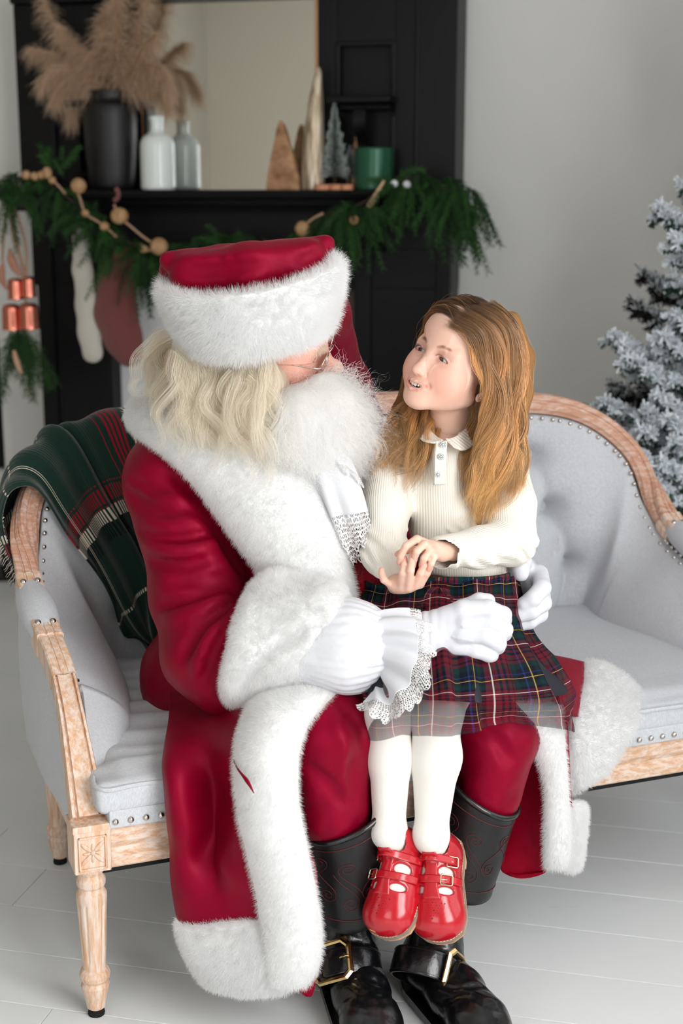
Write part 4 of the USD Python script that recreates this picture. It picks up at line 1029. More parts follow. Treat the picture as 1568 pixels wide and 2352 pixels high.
def head_tint(p, s, man=False):
    """skin colour over the head, p in head space (metres)"""
    q = p / s
    base = np.array(lin(235, 190, 170) if not man else lin(232, 178, 160))
    c = np.broadcast_to(base, p.shape).copy()
    def blend(w, col):
        nonlocal c
        w = np.clip(w, 0, 1)[:, None]; c = c * (1 - w) + np.array(col) * w
    g = lambda x, y, z, r: np.exp(-(((np.abs(q[:, 0]) - x) ** 2 + (q[:, 1] - y) ** 2 + (q[:, 2] - z) ** 2) / r ** 2))
    blend(.50 * g(.040, -.055, -.034, .030), lin(226, 140, 126) if not man else lin(218, 112, 104))
    blend(.45 * g(0, -.092, -.034, .011), lin(228, 152, 136) if not man else lin(222, 130, 116))
    blend(.45 * g(.070, .018, -.008, .022), lin(216, 128, 110))
    blend(.45 * g(.024, -.072, .002, .016), lin(176, 108, 96))
    blend(.30 * g(0, -.07, -.085, .012), lin(226, 150, 136))
    def near(pts, r, col, a):
        pts = np.asarray(pts); d = np.full(len(q), 1.0)
        for i in range(len(pts) - 1):
            ab = pts[i + 1] - pts[i]; t = np.clip(((q - pts[i]) @ ab) / (ab @ ab), 0, 1); d = np.minimum(d, np.linalg.norm(q - pts[i] - t[:, None] * ab, axis=1))
        blend(a * np.clip(1.6 - d / r, 0, 1), col)
    if not man:
        near([V(-.021, -.0720, -.0525), V(-.0125, -.0805, -.0540), V(0, -.0840, -.0537), V(.0125, -.0805, -.0540), V(.021, -.0720, -.0525)], .0026, lin(206, 122, 112), .65)
        near([V(-.0205, -.0715, -.0545), V(-.012, -.0790, -.0638), V(0, -.0822, -.0680), V(.012, -.0790, -.0638), V(.0205, -.0715, -.0545)], .0034, lin(208, 118, 110), .65)
        ins = ((q[:, 1] > -.0795) & (q[:, 1] < -.045) & (np.abs(q[:, 0]) < .0195) & (np.abs(q[:, 2] + .0592) < .0072 - .004 * (np.abs(q[:, 0]) / .0195) ** 2) & (np.abs(q[:, 0]) < .019))
        deep = ins & (q[:, 1] > -.0775 + .010 * (np.abs(q[:, 0]) / .02) ** 2)
        c[deep] = lin(74, 20, 22)
    for e in (-1, 1):
        near([V(e * .0155, -.0755, -.0005), V(e * .021, -.0775, .0030), V(e * .029, -.0765, .0032), V(e * .0385, -.0690, -.0035)], .0017, lin(40, 24, 20), .95)      # lash line
        near([V(e * .018, -.0755, -.0035), V(e * .028, -.0755, -.0052), V(e * .038, -.0690, -.0045)], .0010, lin(150, 92, 82), .6)
        if not man:
            near([V(e * .0125, -.0760, .0150), V(e * .021, -.0750, .0185), V(e * .031, -.0690, .0190), V(e * .0405, -.0600, .0145)], .0027, lin(116, 72, 52), .9)
    return c
def eye_mesh(look):
    """an eyeball, its iris turned towards look (head space)"""
    sp = trimesh.creation.icosphere(4); v = np.array(sp.vertices)
    look = np.asarray(look, float) / np.linalg.norm(look); a = np.arccos(np.clip(v @ look, -1, 1))
    c = np.broadcast_to(lin(180, 168, 163), v.shape).copy()
    c[a < .84] = lin(22, 14, 11); c[a < .72] = lin(46, 28, 20); c[a < .32] = lin(6, 5, 5)
    return v * (1 - .0 * a[:, None]), np.array(sp.faces), c
def add_eyes(person_body, R, t, s, look, r=.0106):
    for e in (-1, 1):
        v, f, c = eye_mesh(look)
        v = v * r * s + V(e * .0265, -.0600, -.0005) * s
        obj('eye', (v @ R.T + t, f), 'eyeball', person_body, True, tint=c)
def try_union(parts):
    try:
        ms = []
        for v, f in parts:
            m = manifold3d.Manifold(manifold3d.Mesh(np.ascontiguousarray(v, np.float32), np.ascontiguousarray(f, np.uint32)))
            if m.status() != manifold3d.Error.NoError or m.is_empty(): raise ValueError(str(m.status()))
            ms.append(m)
        o = ms[0]
        for m in ms[1:]: o = o + m
        o = o.to_mesh()
        return np.array(o.vert_properties[:, :3], float), np.array(o.tri_verts)
    except Exception as e:
        print('union failed', e, [(len(v), trimesh.Trimesh(v, f, process=False).is_watertight) for v, f in parts])
        return cat(parts)
def hand_field(F, palm, fingers, k=.004):
    """palm: list of (a, b, ra, rb); fingers: list of (points, radii)"""
    for a, b, ra, rb in palm: F.cap(a, b, ra, rb, k=.008)
    for pts, rs in fingers:
        for i in range(len(pts) - 1): F.cap(pts[i], pts[i + 1], rs[i], rs[i + 1], k=k if i == 0 else .003)
    return F
# ------------------------------------------------------------------ the girl
GIRL = thing('person', 'person with long golden hair in a cream jumper and plaid skirt, sitting on a lap', 'person')
GR = Rotation.from_rotvec([-0.2333202, 0.3754387, -0.7858044]).as_matrix()
GT = V(0.2074, 2.5799, 1.1434)
GS = 1.045
def gh(x, y, z):
    return GR @ (V(x, y, z) * GS) + GT
F = Field(GT - V(.135, .14, .17), GT + V(.135, .15, .16), .00135)
F.place(GR, GT); head_field(F, GS); F.T = None
neck_lo = P(1030, 1012, 2.615)
F.cap(gh(0, .022, -.045), neck_lo, .036, .041, k=.022)
hv, hf = F.mesh(2)
# hands
def fin(F, pts, r0, r1):
    pts = [np.asarray(p, float) for p in pts]; rs = np.linspace(r0, r1, len(pts))
    for i in range(len(pts) - 1): F.cap(pts[i], pts[i + 1], rs[i], rs[i + 1], k=.0035 if i == 0 else .002)
rh = dict(wrist=P(908, 1345, 2.405), )
rf = [  # right hand, palm up: index, middle, ring, little, thumb
    [P(921, 1347, 2.372), P(925, 1315, 2.352), P(928, 1294, 2.352), P(928, 1282, 2.357)],
    [P(937, 1349, 2.366), P(943, 1310, 2.343), P(946, 1286, 2.345), P(946, 1273, 2.351)],
    [P(953, 1346, 2.366), P(966, 1316, 2.347), P(973, 1298, 2.348), P(973, 1287, 2.353)],
    [P(967, 1339, 2.368), P(980, 1317, 2.355), P(987, 1304, 2.357), P(988, 1296, 2.361)],
    [P(897, 1343, 2.385), P(881, 1332, 2.372), P(876, 1318, 2.366), P(876, 1309, 2.366)]]
F2 = field(rf + [[rh['wrist'], P(1010, 1235, 2.42)]], .04, .0022)
F2.cap(rh['wrist'], P(925, 1340, 2.385), .015, .016, k=.008)
F2.cap(P(905, 1338, 2.39), P(925, 1345, 2.376), .013, .0105, k=.008); F2.cap(P(910, 1340, 2.39), P(962, 1340, 2.374), .014, .0100, k=.008); F2.cap(P(915, 1345, 2.385), P(940, 1347, 2.372), .013, .0105, k=.008)
F2.ell(P(930, 1330, 2.358), V(.012, .006, .008), None, .006, 'sub')
for k, p in enumerate(rf): fin(F2, p, .0074 if k < 3 else .0068, .0054 if k < 3 else .0050)
lf = [  # left hand, laid over it: index, middle, ring, little, thumb
    [P(985, 1250, 2.375), P(957, 1238, 2.352), P(932, 1254, 2.346), P(920, 1278, 2.350), P(917, 1292, 2.358)],
    [P(992, 1258, 2.37), P(974, 1250, 2.345), P(957, 1266, 2.338), P(950, 1284, 2.346), P(948, 1300, 2.356)],
    [P(1000, 1266, 2.37), P(988, 1264, 2.350), P(974, 1282, 2.342), P(968, 1300, 2.350)],
    [P(1004, 1274, 2.37), P(997, 1278, 2.352), P(990, 1294, 2.346), P(984, 1308, 2.353)],
    [P(985, 1262, 2.39), P(945, 1262, 2.385), P(922, 1268, 2.380), P(912, 1273, 2.378)]]
F3 = field(lf + [[P(1040, 1270, 2.39)]], .04, .0022)
F3.cap(P(1040, 1268, 2.40), P(995, 1258, 2.378), .016, .014, k=.008); F3.cap(P(1015, 1272, 2.39), P(1000, 1270, 2.375), .014, .0115, k=.008)
for k, p in enumerate(lf): fin(F3, p, .0074 if k < 3 else .0068, .0056 if k < 3 else .0052)
r2, l2 = F2.mesh(2), F3.mesh(2)
# the rest of the body, inside the clothes
G_sh_r, G_sh_l = P(893, 1062, 2.60), P(1150, 1062, 2.575)
G_el_l, G_wr_l = P(1172, 1240, 2.50), P(1030, 1268, 2.40)
G_el_r, G_wr_r = P(886, 1275, 2.47), P(907, 1340, 2.405)
G_hip = P(1065, 1430, 2.56)
G_kn_r, G_an_r = P(892, 1640, 2.30), P(893, 1910, 2.287)
G_kn_l, G_an_l = P(1002, 1635, 2.30), P(990, 1920, 2.287)
F4 = field([[G_sh_r, G_sh_l, G_hip, G_an_r, G_an_l, neck_lo]], .11, .006)
F4.cap(neck_lo + V(0, 0, .03), neck_lo - V(0, 0, .04), .035, .05, k=.02)
F4.cap(P(1022, 1070, 2.60), P(1050, 1230, 2.58), .065, .060, k=.03); F4.cap(P(1050, 1230, 2.58), G_hip, .060, .072, k=.03)
F4.cap(G_sh_r, G_sh_l, .032, k=.03)
for a, b, c in ((G_sh_r, G_el_r, G_wr_r), (G_sh_l, G_el_l, G_wr_l)):
    F4.cap(a, b, .028, .023, k=.02); F4.cap(b, c, .023, .015, k=.015)
for h, k_, a in ((P(1040, 1450, 2.53), G_kn_r, G_an_r), (P(1085, 1450, 2.53), G_kn_l, G_an_l)):
    F4.cap(h, k_, .046, .028, k=.02); F4.cap(k_, k_ * .65 + a * .35, .027, .027, k=.01); F4.cap(k_ * .65 + a * .35, a, .027, .017, k=.01)
b4 = F4.mesh(3)
bv, bf = try_union([(hv, hf), r2, l2, b4])
ph = (bv - GT) @ GR
tint = np.where((np.linalg.norm(bv - GT, axis=1) < .2)[:, None], head_tint(ph, GS), np.array(lin(235, 190, 170)))
tips = np.array([p[-1] for p in rf + lf])
d = cKDTree(tips).query(bv)[0]; wq = np.clip(1 - d / .020, 0, 1)[:, None] * .55
tint = tint * (1 - wq) + np.array(lin(228, 138, 120)) * wq
g_body = obj('body', (bv, bf), 'skin', GIRL, True, tint=tint)
add_eyes(g_body, GR, GT, GS, (-.52, -.84, -.22))
# teeth: upper row
tv = []
for x in (-.0135, -.0095, -.0052, -.0, .0052, .0095, .0135):
    x_ = x - .0026 if abs(x) < .02 else x
for x, w_, h_ in ((-.0128, .0036, .0052), (-.0088, .0040, .0056), (-.0030, .0054, .0066), (.0030, .0054, .0066), (.0088, .0040, .0056), (.0128, .0036, .0052)):
    y = -.0790 + 22 * x * x
    b = box((-w_ / 2, -.0016, -h_), (w_ / 2, .0016, .0012), .0012, 2)
    tv.append(xf(b, mat4((x, y, -.0545 + 8 * x * x), rz(44 * x))))
v, f = cat(tv); obj('teeth', ((v * GS) @ GR.T + GT, f), 'tooth', g_body, 40)
v, f = cat([xf(box((-w_ / 2, -.0014, 0), (w_ / 2, .0014, .0035), .001, 2), mat4((x, -.0755 + 24 * x * x, -.0655 + 12 * x * x), rz(44 * x))) for x, w_ in ((-.0075, .0042), (-.0026, .0046), (.0026, .0046), (.0075, .0042))])
obj('teeth', ((v * GS) @ GR.T + GT, f), 'tooth', g_body, 40)
# lashes
L_ = []
for e in (-1, 1):
    for t in np.linspace(0, 1, 34):
        a = spline([V(e * .0158, -.0755, -.0003), V(e * .0215, -.0772, .0030), V(e * .0295, -.0763, .0031), V(e * .0385, -.0692, -.0032)], 34)[int(t * 33)]
        d_ = V(e * (.25 + .5 * t), -1, .35 + .1 * t); d_ /= np.linalg.norm(d_)
        L_.append([a, a + d_ * .0028, a + d_ * .005 + V(0, 0, .0015)])
strands('eyelashes', (np.array(L_) * GS) @ GR.T + GT, .0005, 'hair', g_body, tint=np.array(lin(30, 20, 18)))
ear_p = gh(.0745, .010, -.0335)
obj('earring', (np.array(trimesh.creation.icosphere(2).vertices) * .0021 + ear_p, trimesh.creation.icosphere(2).faces), 'silver', GIRL, True, label='tiny stud earring')

# jumper
F = field([[P(850, 1000, 2.60), P(1215, 1250, 2.5), P(1100, 1330, 2.45), P(880, 1350, 2.42), P(1030, 990, 2.7)]], .05, .0034)
F.cap(P(1022, 1085, 2.60), P(1045, 1200, 2.585), .082, .080, k=.03)
F.cap(P(1045, 1200, 2.585), P(1068, 1322, 2.565), .080, .083, k=.03)
F.cap(P(905, 1058, 2.60), P(1140, 1056, 2.58), .042, k=.035)
F.cap(neck_lo + V(0, 0, .004), neck_lo - V(0, 0, .05), .046, .060, k=.03)
F.cap(P(895, 1062, 2.595), P(884, 1170, 2.53), .042, .041, k=.03); F.cap(P(884, 1170, 2.53), P(884, 1270, 2.47), .041, .040, k=.02); F.cap(P(884, 1270, 2.47), P(905, 1330, 2.415), .039, .030, k=.02)
F.cap(P(1155, 1068, 2.575), P(1172, 1160, 2.54), .044, .044, k=.03); F.cap(P(1172, 1160, 2.54), P(1172, 1240, 2.50), .044, .046, k=.02); F.cap(P(1172, 1240, 2.50), P(1100, 1258, 2.44), .042, .034, k=.02); F.cap(P(1100, 1258, 2.44), P(1012, 1268, 2.385), .034, .029, k=.02)
# openings: neck, cuffs, hem
F.cap(neck_lo + V(0, 0, .06), neck_lo - V(0, 0, .005), .050, .047, k=.003, op='sub'); F.ell(P(1020, 985, 2.55), V(.030, .05, .030), None, .004, 'sub')
cw_r = P(912, 1348, 2.40); F.ell(cw_r + V(.016, -.012, .006), V(.032, .022, .022), None, .004, 'sub')
cw_l = P(985, 1258, 2.37); F.ell(cw_l + V(-.012, -.004, 0), V(.026, .026, .030), None, .004, 'sub')
F.cut(P(1050, 1331, 2.48), (-.08, -.12, -1), .004)
def _jw(p):
    a = meshkit.noise(p * V(30, 30, 60), 3) - .5
    fa = 1 / (1 + np.exp((p[:, 2] - P(1100, 1225, 2.45)[2]) * 300)) * (p[:, 1] < 2.5)     # the forearm's wrinkles
    s_ = np.sin((p[:, 0] * 1.0 + p[:, 2] * .9) * 190 + 7 * meshkit.noise(p * 22, 8))
    mk = np.clip((np.minimum(np.linalg.norm(p - cw_l, axis=1), np.linalg.norm(p - cw_r, axis=1)) - .035) / .03, 0, 1)
    return .0022 * a * mk + .0030 * mk * fa * s_ * np.clip((p[:, 2] - P(1100, 1300, 2.45)[2]) * 60, 0, 1)
F.warp(_jw)
v, f = F.mesh(3)
# the rib runs round the sleeves and down the body: distance across the ribs, in metres
bones = [(P(1022, 1050, 2.60), P(1068, 1330, 2.565), .08), (P(895, 1062, 2.595), P(884, 1270, 2.47), .042), (P(884, 1270, 2.47), P(905, 1330, 2.415), .036), (P(1155, 1068, 2.575), P(1172, 1240, 2.50), .045), (P(1172, 1240, 2.50), P(1012, 1268, 2.385), .036)]
best, rib = np.full(len(v), 9.0), np.zeros(len(v))
for i, (a, b, r) in enumerate(bones):
    ab = (b - a) / np.linalg.norm(b - a); q = v - a; L = np.linalg.norm(b - a)
    t = np.clip(q @ ab, 0, L); rad = q - t[:, None] * ab; dd = np.linalg.norm(rad, axis=1) - r
    x = np.cross(ab, (0, 1, .2)); x /= np.linalg.norm(x); y = np.cross(ab, x)
    if i == 0: val = v @ np.array([.985, .17, 0])
    elif i == 1 or i == 3: val = r * np.arctan2(rad @ x, rad @ -y) 
    else: val = r * np.arctan2(rad @ x, rad @ -y)
    m_ = dd < best; rib[m_] = val[m_]; best[m_] = dd[m_]
jump = obj('jumper', (v, f), 'rib_knit', GIRL, True, tint=np.stack([rib, rib * 0, rib * 0], 1))
# collar flaps, placket, buttons
def flap(rows, name='collar'):
    g = patch(np.array([[P(*c) for c in r] for r in rows]), 16, 24)
    v, f, _ = slab(g, .0032); tm = trimesh.Trimesh(v, f, process=False); tm.fix_normals()
    v = np.array(tm.vertices); x = v @ np.array([.6, 0, .8])
    return obj(name, (v, np.array(tm.faces)), 'rib_knit', jump, True, tint=np.stack([x, x * 0, x * 0], 1))
flap([[(975, 955, 2.585), (988, 985, 2.565), (1003, 1002, 2.535), (1016, 1008, 2.515)], [(966, 965, 2.58), (976, 992, 2.55), (990, 1011, 2.522), (1013, 1013, 2.508)], [(952, 985, 2.575), (960, 1005, 2.545), (978, 1012, 2.520), (1012, 1016, 2.506)]])
flap([[(1024, 1006, 2.515), (1045, 1002, 2.53), (1068, 985, 2.555), (1085, 960, 2.60)], [(1030, 1013, 2.508), (1052, 1016, 2.520), (1078, 1002, 2.548), (1098, 975, 2.60)], [(1036, 1016, 2.506), (1064, 1033, 2.512), (1090, 1020, 2.54), (1112, 992, 2.60)]])
pc = np.array([[P(1013 - 5 * t + dx, 1012 + 102 * t, 2.506 - .010 * math.sin(t * 2)) for dx in (-13, 0, 14)] for t in np.linspace(0, 1, 5)])
g = patch(pc, 24, 8); v, f, _ = slab(g, .0045); tm = trimesh.Trimesh(v, f, process=False); tm.fix_normals(); v = np.array(tm.vertices); x = v @ np.array([.985, .17, 0])
obj('placket', (v, np.array(tm.faces)), 'rib_knit', jump, True, tint=np.stack([x, x * 0, x * 0], 1))
for bx_, by_ in ((1017, 1021), (1012, 1049), (1005, 1090)):
    c = P(bx_, by_, 2.497); ps = []
    for k in range(8):
        a = k * math.pi / 4; s_ = trimesh.creation.icosphere(1); ps.append((np.array(s_.vertices) * .0020 + c + V(.0042 * math.cos(a), 0, .0042 * math.sin(a)), s_.faces))
    s_ = trimesh.creation.icosphere(1); ps.append((np.array(s_.vertices) * .0032 + c + V(0, -.001, 0), s_.faces))
    obj('button', cat(ps), 'crystal', jump, True, label='flower button of clear stones')

# skirt: dark lining and a sheer plaid layer over it
def skirt_grid(rows, nu, nv, fold, seed):
    g = patch(np.array([[P(*c) for c in r] for r in rows]), nu, nv)
    n = grid_normals(g); uu = np.linspace(0, 1, nu)[:, None]; vv = np.linspace(0, 1, nv)[None]
    n *= np.sign((n @ V(0, -.88, .47)).mean())
    ph = meshkit.noise(np.stack([vv * 3 + 0 * uu, uu * 2 + 0 * vv, 0 * uu + 0 * vv], -1), seed) * 5
    amp = fold * (.25 + .75 * uu)
    return g + n * (amp * np.sin(vv * 2 * np.pi * 6.5 + ph * 1.6) * .6 + amp * .8 * (meshkit.noise(np.stack([vv * 9 + 0 * uu, uu * 3 + 0 * vv, 0 * uu + 0 * vv], -1), seed + 1) - .5))[..., None]
rows = [[(838, 1345, 2.52), (890, 1350, 2.485), (960, 1338, 2.468), (1040, 1334, 2.460), (1110, 1332, 2.468), (1172, 1325, 2.51), (1186, 1330, 2.57)],
        [(822, 1400, 2.46), (880, 1410, 2.42), (955, 1400, 2.40), (1040, 1395, 2.40), (1115, 1395, 2.42), (1180, 1400, 2.47), (1205, 1420, 2.56)],
        [(820, 1480, 2.40), (880, 1480, 2.35), (955, 1475, 2.335), (1045, 1470, 2.345), (1130, 1465, 2.39), (1200, 1468, 2.45), (1232, 1475, 2.54)],
        [(830, 1560, 2.34), (890, 1560, 2.285), (960, 1555, 2.27), (1055, 1550, 2.29), (1150, 1545, 2.35), (1235, 1535, 2.43), (1275, 1525, 2.52)],
        [(846, 1618, 2.30), (900, 1612, 2.245), (965, 1606, 2.235), (1060, 1612, 2.26), (1160, 1610, 2.33), (1260, 1602, 2.42), (1306, 1580, 2.51)]]
hem = [[(846, 1655, 2.285), (900, 1660, 2.230), (965, 1655, 2.222), (1060, 1655, 2.25), (1160, 1640, 2.32), (1268, 1640, 2.41), (1318, 1615, 2.50)],
       [(846, 1692, 2.28), (905, 1695, 2.226), (968, 1690, 2.218), (1060, 1688, 2.245), (1165, 1660, 2.315), (1275, 1672, 2.40), (1318, 1680, 2.47)]]
up = lambda r, dy: [(a, b + dy, c - .010) for a, b, c in r]
SK = sub('skirt', GIRL, label='gathered plaid skirt with a sheer outer layer')
g = skirt_grid(rows, 90, 150, .016, 5)
v, f, uv = slab(g, .002)
uvl = uv[:, ::-1] * V(4.3, 3.1) + V(.1, .35)
obj('lining', (v, f), 'navy_cloth', SK, True)
g = skirt_grid([up(r, -1) for r in rows] + [up(r, 0) for r in hem], 120, 190, .017, 5)
v, f = g.reshape(-1, 3), grid_faces(*g.shape[:2]); uu, vv_ = np.meshgrid(np.linspace(0, 1, 120), np.linspace(0, 1, 190), indexing='ij')
obj('sheer_layer', (v, f), 'tartan_sheer', SK, True, uv=np.stack([vv_.ravel() * 4.3 + .1, uu.ravel() * 3.95 + .35], 1))
g = patch(np.array([[P(x, y + dy, Y - .012) for x, y, Y in ((838, 1340, 2.52), (900, 1348, 2.482), (990, 1334, 2.462), (1080, 1332, 2.460), (1172, 1322, 2.51))] for dy in (-6, 6, 16)]), 10, 60)
v, f, uv = slab(g, .004); obj('waistband', (v, f), 'tartan', SK, True, uv=uv[:, ::-1] * V(3.1, .3) + V(.1, .2))
# bow of the skirt
bw = PP([(985, 1348, 2.43), (960, 1352, 2.42), (955, 1378, 2.415), (985, 1385, 2.42), (1000, 1362, 2.425)])
for k, ctr in enumerate([[(1000, 1350, 2.432), (985, 1365, 2.425), (975, 1395, 2.41)], [(1018, 1352, 2.430), (1030, 1372, 2.42), (1048, 1392, 2.405)]]):
    g = patch(np.array([[P(x - 12, y, Y), P(x, y - 2, Y - .008), P(x + 16, y + 2, Y)] for x, y, Y in ctr]), 14, 12)
    v, f, uv = slab(g, .0015); obj('bow', (v, f), 'tartan', SK, True, uv=uv * V(.9, .6) + V(.1 * k, .65))

# tights
def shoe_R(pitch, roll, yaw):
    return Rotation.from_euler('z', yaw, degrees=True).as_matrix() @ Rotation.from_euler('x', pitch, degrees=True).as_matrix() @ Rotation.from_euler('y', roll, degrees=True).as_matrix()
for nm, kn, an, r0, x in (('r', G_kn_r, G_an_r, .036, 0), ('l', G_kn_l, G_an_l, .041, 0)):
    hip = P(1040, 1450, 2.53) if nm == 'r' else P(1085, 1450, 2.53)
    F = field([[kn, an, hip * .25 + kn * .75]], .07, .0035)
    F.cap(hip * .35 + kn * .65, kn, .048, r0 + .002, k=.02)
    mid_ = kn * .62 + an * .38 + V(.003, .012, 0)
    F.cap(kn, mid_, r0, r0 + .001, k=.02); F.cap(mid_, an, r0 + .001, .0268, k=.02)
    F.cap(an, an, .0265, k=.01)
    Rs = shoe_R(46, -14, -22) if nm == 'r' else shoe_R(46, -10, -9)
    q0 = P(891, 1908, 2.280) if nm == 'r' else P(988, 1918, 2.280)
    F.cap(an, q0, .0265, .0255, k=.02); F.cap(q0, q0 + Rs @ V(0, -.014, -.036), .0250, .021, k=.01)
    v, f = F.mesh(4); obj('stocking', (v, f), 'white_tights', GIRL, True, label='white knitted tights leg')
# ------------------------------------------------------------------ the man in the red suit
SANTA = thing('person', 'person in a crimson suit with white plush trim, white beard and black boots', 'person')
MR_ = Rotation.from_rotvec([0.5829476, -0.2399779, 1.4032698]).as_matrix()
MT = V(-0.12404, 2.6200, 1.1965)
MS = 1.24
def mh(x, y, z):
    return MR_ @ (V(x, y, z) * MS) + MT
# head and body
F = Field(MT - V(.17, .17, .19), MT + V(.19, .17, .17), .0021)
F.place(MR_, MT); head_field(F, MS, True); F.T = None
neck = P(600, 1010, 2.72)
F.cap(mh(0, .02, -.05), neck, .055, .07, k=.03)
hv, hf = F.mesh(2)
SH_R, EL_R, WR_R = P(372, 1110, 2.64), P(468, 1530, 2.50), P(905, 1462, 2.345)
SH_L, EL_L, WR_L = P(800, 1075, 2.93), P(960, 1330, 2.85), P(1205, 1330, 2.62)
PEL = P(640, 1500, 2.80)
KN_R, AN_R = P(765, 1690, 2.325), P(800, 2130, 2.345)
KN_L, AN_L = P(1140, 1690, 2.44), P(1015, 2130, 2.39)
F = field([[SH_R, SH_L, EL_R, EL_L, WR_L, PEL, KN_R, AN_R, KN_L, AN_L, neck]], .2, .009)
F.cap(PEL, P(580, 1150, 2.74), .15, .13, k=.05); F.cap(SH_R + (SH_L - SH_R) * .08, SH_L, .05, k=.04); F.cap(P(590, 1080, 2.75), neck, .09, .06, k=.04)
for a, b, c in ((SH_R, EL_R, WR_R), (SH_L, EL_L, WR_L)):
    F.cap(a, b, .048, .042, k=.02); F.cap(b, c, .042, .024, k=.02)
for h, k_, a in ((P(560, 1560, 2.72), KN_R, AN_R), (P(800, 1540, 2.78), KN_L, AN_L)):
    F.cap(h, k_, .070, .050, k=.04); F.cap(k_, a + V(0, .03, .0), .046, .028, k=.02)
b2 = F.mesh(3)
bv, bf = try_union([(hv, hf), b2])
ph = (bv - MT) @ MR_
m_body = obj('body', (bv, bf), 'skin', SANTA, True, tint=head_tint(ph, MS, True))
add_eyes(m_body, MR_, MT, MS, (.02, -1, -.25))

# gloves
gf = [  # right hand: index, middle, ring, little, thumb; back of the hand to the camera
    [P(1062, 1400, 2.335), P(1120, 1398, 2.335), P(1155, 1412, 2.355), P(1158, 1424, 2.385)],
    [P(1066, 1428, 2.325), P(1125, 1428, 2.322), P(1158, 1446, 2.342), P(1158, 1456, 2.375)],
    [P(1060, 1457, 2.322), P(1112, 1458, 2.318), P(1143, 1478, 2.335), P(1143, 1486, 2.365)],
    [P(1045, 1485, 2.328), P(1090, 1492, 2.323), P(1122, 1503, 2.335), P(1128, 1506, 2.35)],
    [P(1000, 1420, 2.36), P(1055, 1400, 2.365), P(1100, 1380, 2.362), P(1120, 1380, 2.365)]]
F = field(gf + [[P(900, 1480, 2.34)]], .06, .0026)
F.cap(P(880, 1480, 2.35), P(975, 1466, 2.345), .038, .040, k=.02)
for k, (px, py, Y) in enumerate(((1062, 1400, 2.338), (1066, 1428, 2.33), (1060, 1457, 2.328), (1045, 1485, 2.334))):
    F.cap(P(965, 1442 + 15 * k, 2.348), P(px, py, Y), .025 if k in (1, 2) else .022, .0165 if k < 3 else .0150, k=.016)
for k, p in enumerate(gf):
    r0, r1 = (.0168, .0135) if k < 3 else ((.0150, .0125) if k == 3 else (.0155, .0130))
    for i in range(3): F.cap(p[i], p[i + 1], r0 + (r1 - r0) * i / 3, r0 + (r1 - r0) * (i + 1) / 3, k=.005 if i == 0 else .004)
for a, b in (((1035, 1422), (1085, 1409)), ((1035, 1443), (1092, 1441)), ((1037, 1463), (1085, 1473))):
    ys = 2.300
    F.chain([P(a[0], a[1], 2.31), P((a[0] + b[0]) / 2, (a[1] + b[1]) / 2 - 1, 2.307), P(b[0], b[1], 2.305)], .001, k=(-.0026, .0018), op='groove')
F.warp(lambda p: .0016 * np.sin(p[:, 0] * 420 + 4 * meshkit.noise(p * 40, 2)) * np.clip((P(1030, 1460, 2.33)[0] - p[:, 0]) * 14, 0, 1))
v, f = F.mesh(3); glove_r = obj('glove', (v, f), 'glove', SANTA, True, label='white glove resting on the plaid skirt')
lf2 = [
    [P(1238, 1318, 2.555), P(1245, 1350, 2.50), P(1222, 1376, 2.475), P(1203, 1388, 2.475)],
    [P(1240, 1345, 2.56), P(1246, 1385, 2.505), P(1218, 1405, 2.478), P(1192, 1412, 2.475)],
    [P(1236, 1368, 2.57), P(1238, 1410, 2.52), P(1215, 1426, 2.495), P(1195, 1432, 2.49)],
    [P(1205, 1300, 2.57), P(1200, 1290, 2.53), P(1196, 1308, 2.512), P(1196, 1318, 2.51)]]
F = field(lf2 + [[P(1150, 1320, 2.66)]], .06, .0028)
F.cap(P(1130, 1310, 2.70), P(1190, 1318, 2.60), .036, .034, k=.02); F.cap(P(1190, 1318, 2.60), P(1225, 1325, 2.555), .032, .024, k=.02); F.cap(P(1190, 1340, 2.60), P(1228, 1355, 2.56), .03, .022, k=.02)
for k, p in enumerate(lf2):
    for i in range(3): F.cap(p[i], p[i + 1], .0172 - .001 * i, .0162 - .001 * i, k=.006 if i == 0 else .004)
v, f = F.mesh(3); obj('glove', (v, f), 'glove', SANTA, True, label='white glove reaching round the girl from behind')

# coat: body and sleeves
def fold_lines(F, lines, depth, width):
    for pts in lines: F.chain([P(*q) for q in pts], .001, k=(depth, width), op='groove')
F = field([[SH_R, SH_L, EL_R, P(300, 1650, 2.8), P(600, 1560, 2.35), P(880, 1000, 3.0), P(560, 1000, 2.9)]], .16, .0062)
F.cap(P(610, 1500, 2.76), P(580, 1180, 2.74), .185, .165, k=.05)
F.ell(P(690, 1380, 2.70), V(.16, .15, .17), None, .06)                               # belly
F.cap(P(400, 1085, 2.68), P(790, 1060, 2.92), .092, .10, k=.05)
F.cap(SH_R + V(.012, 0, -.01), P(424, 1210, 2.60), .084, .085, k=.03); F.cap(P(424, 1210, 2.60), P(456, 1360, 2.55), .085, .090, k=.02); F.cap(P(456, 1360, 2.55), P(478, 1500, 2.48), .090, .082, k=.02)
F.cap(P(478, 1500, 2.48), P(520, 1555, 2.44), .080, .070, k=.02); F.cap(P(490, 1500, 2.46), P(640, 1475, 2.40), .082, .085, k=.03)
F.cap(SH_L, EL_L, .09, .08, k=.04); F.cap(EL_L, P(1080, 1330, 2.74), .075, .065, k=.03)
F.cap(P(470, 1560, 2.72), P(620, 1600, 2.55), .13, .10, k=.05)
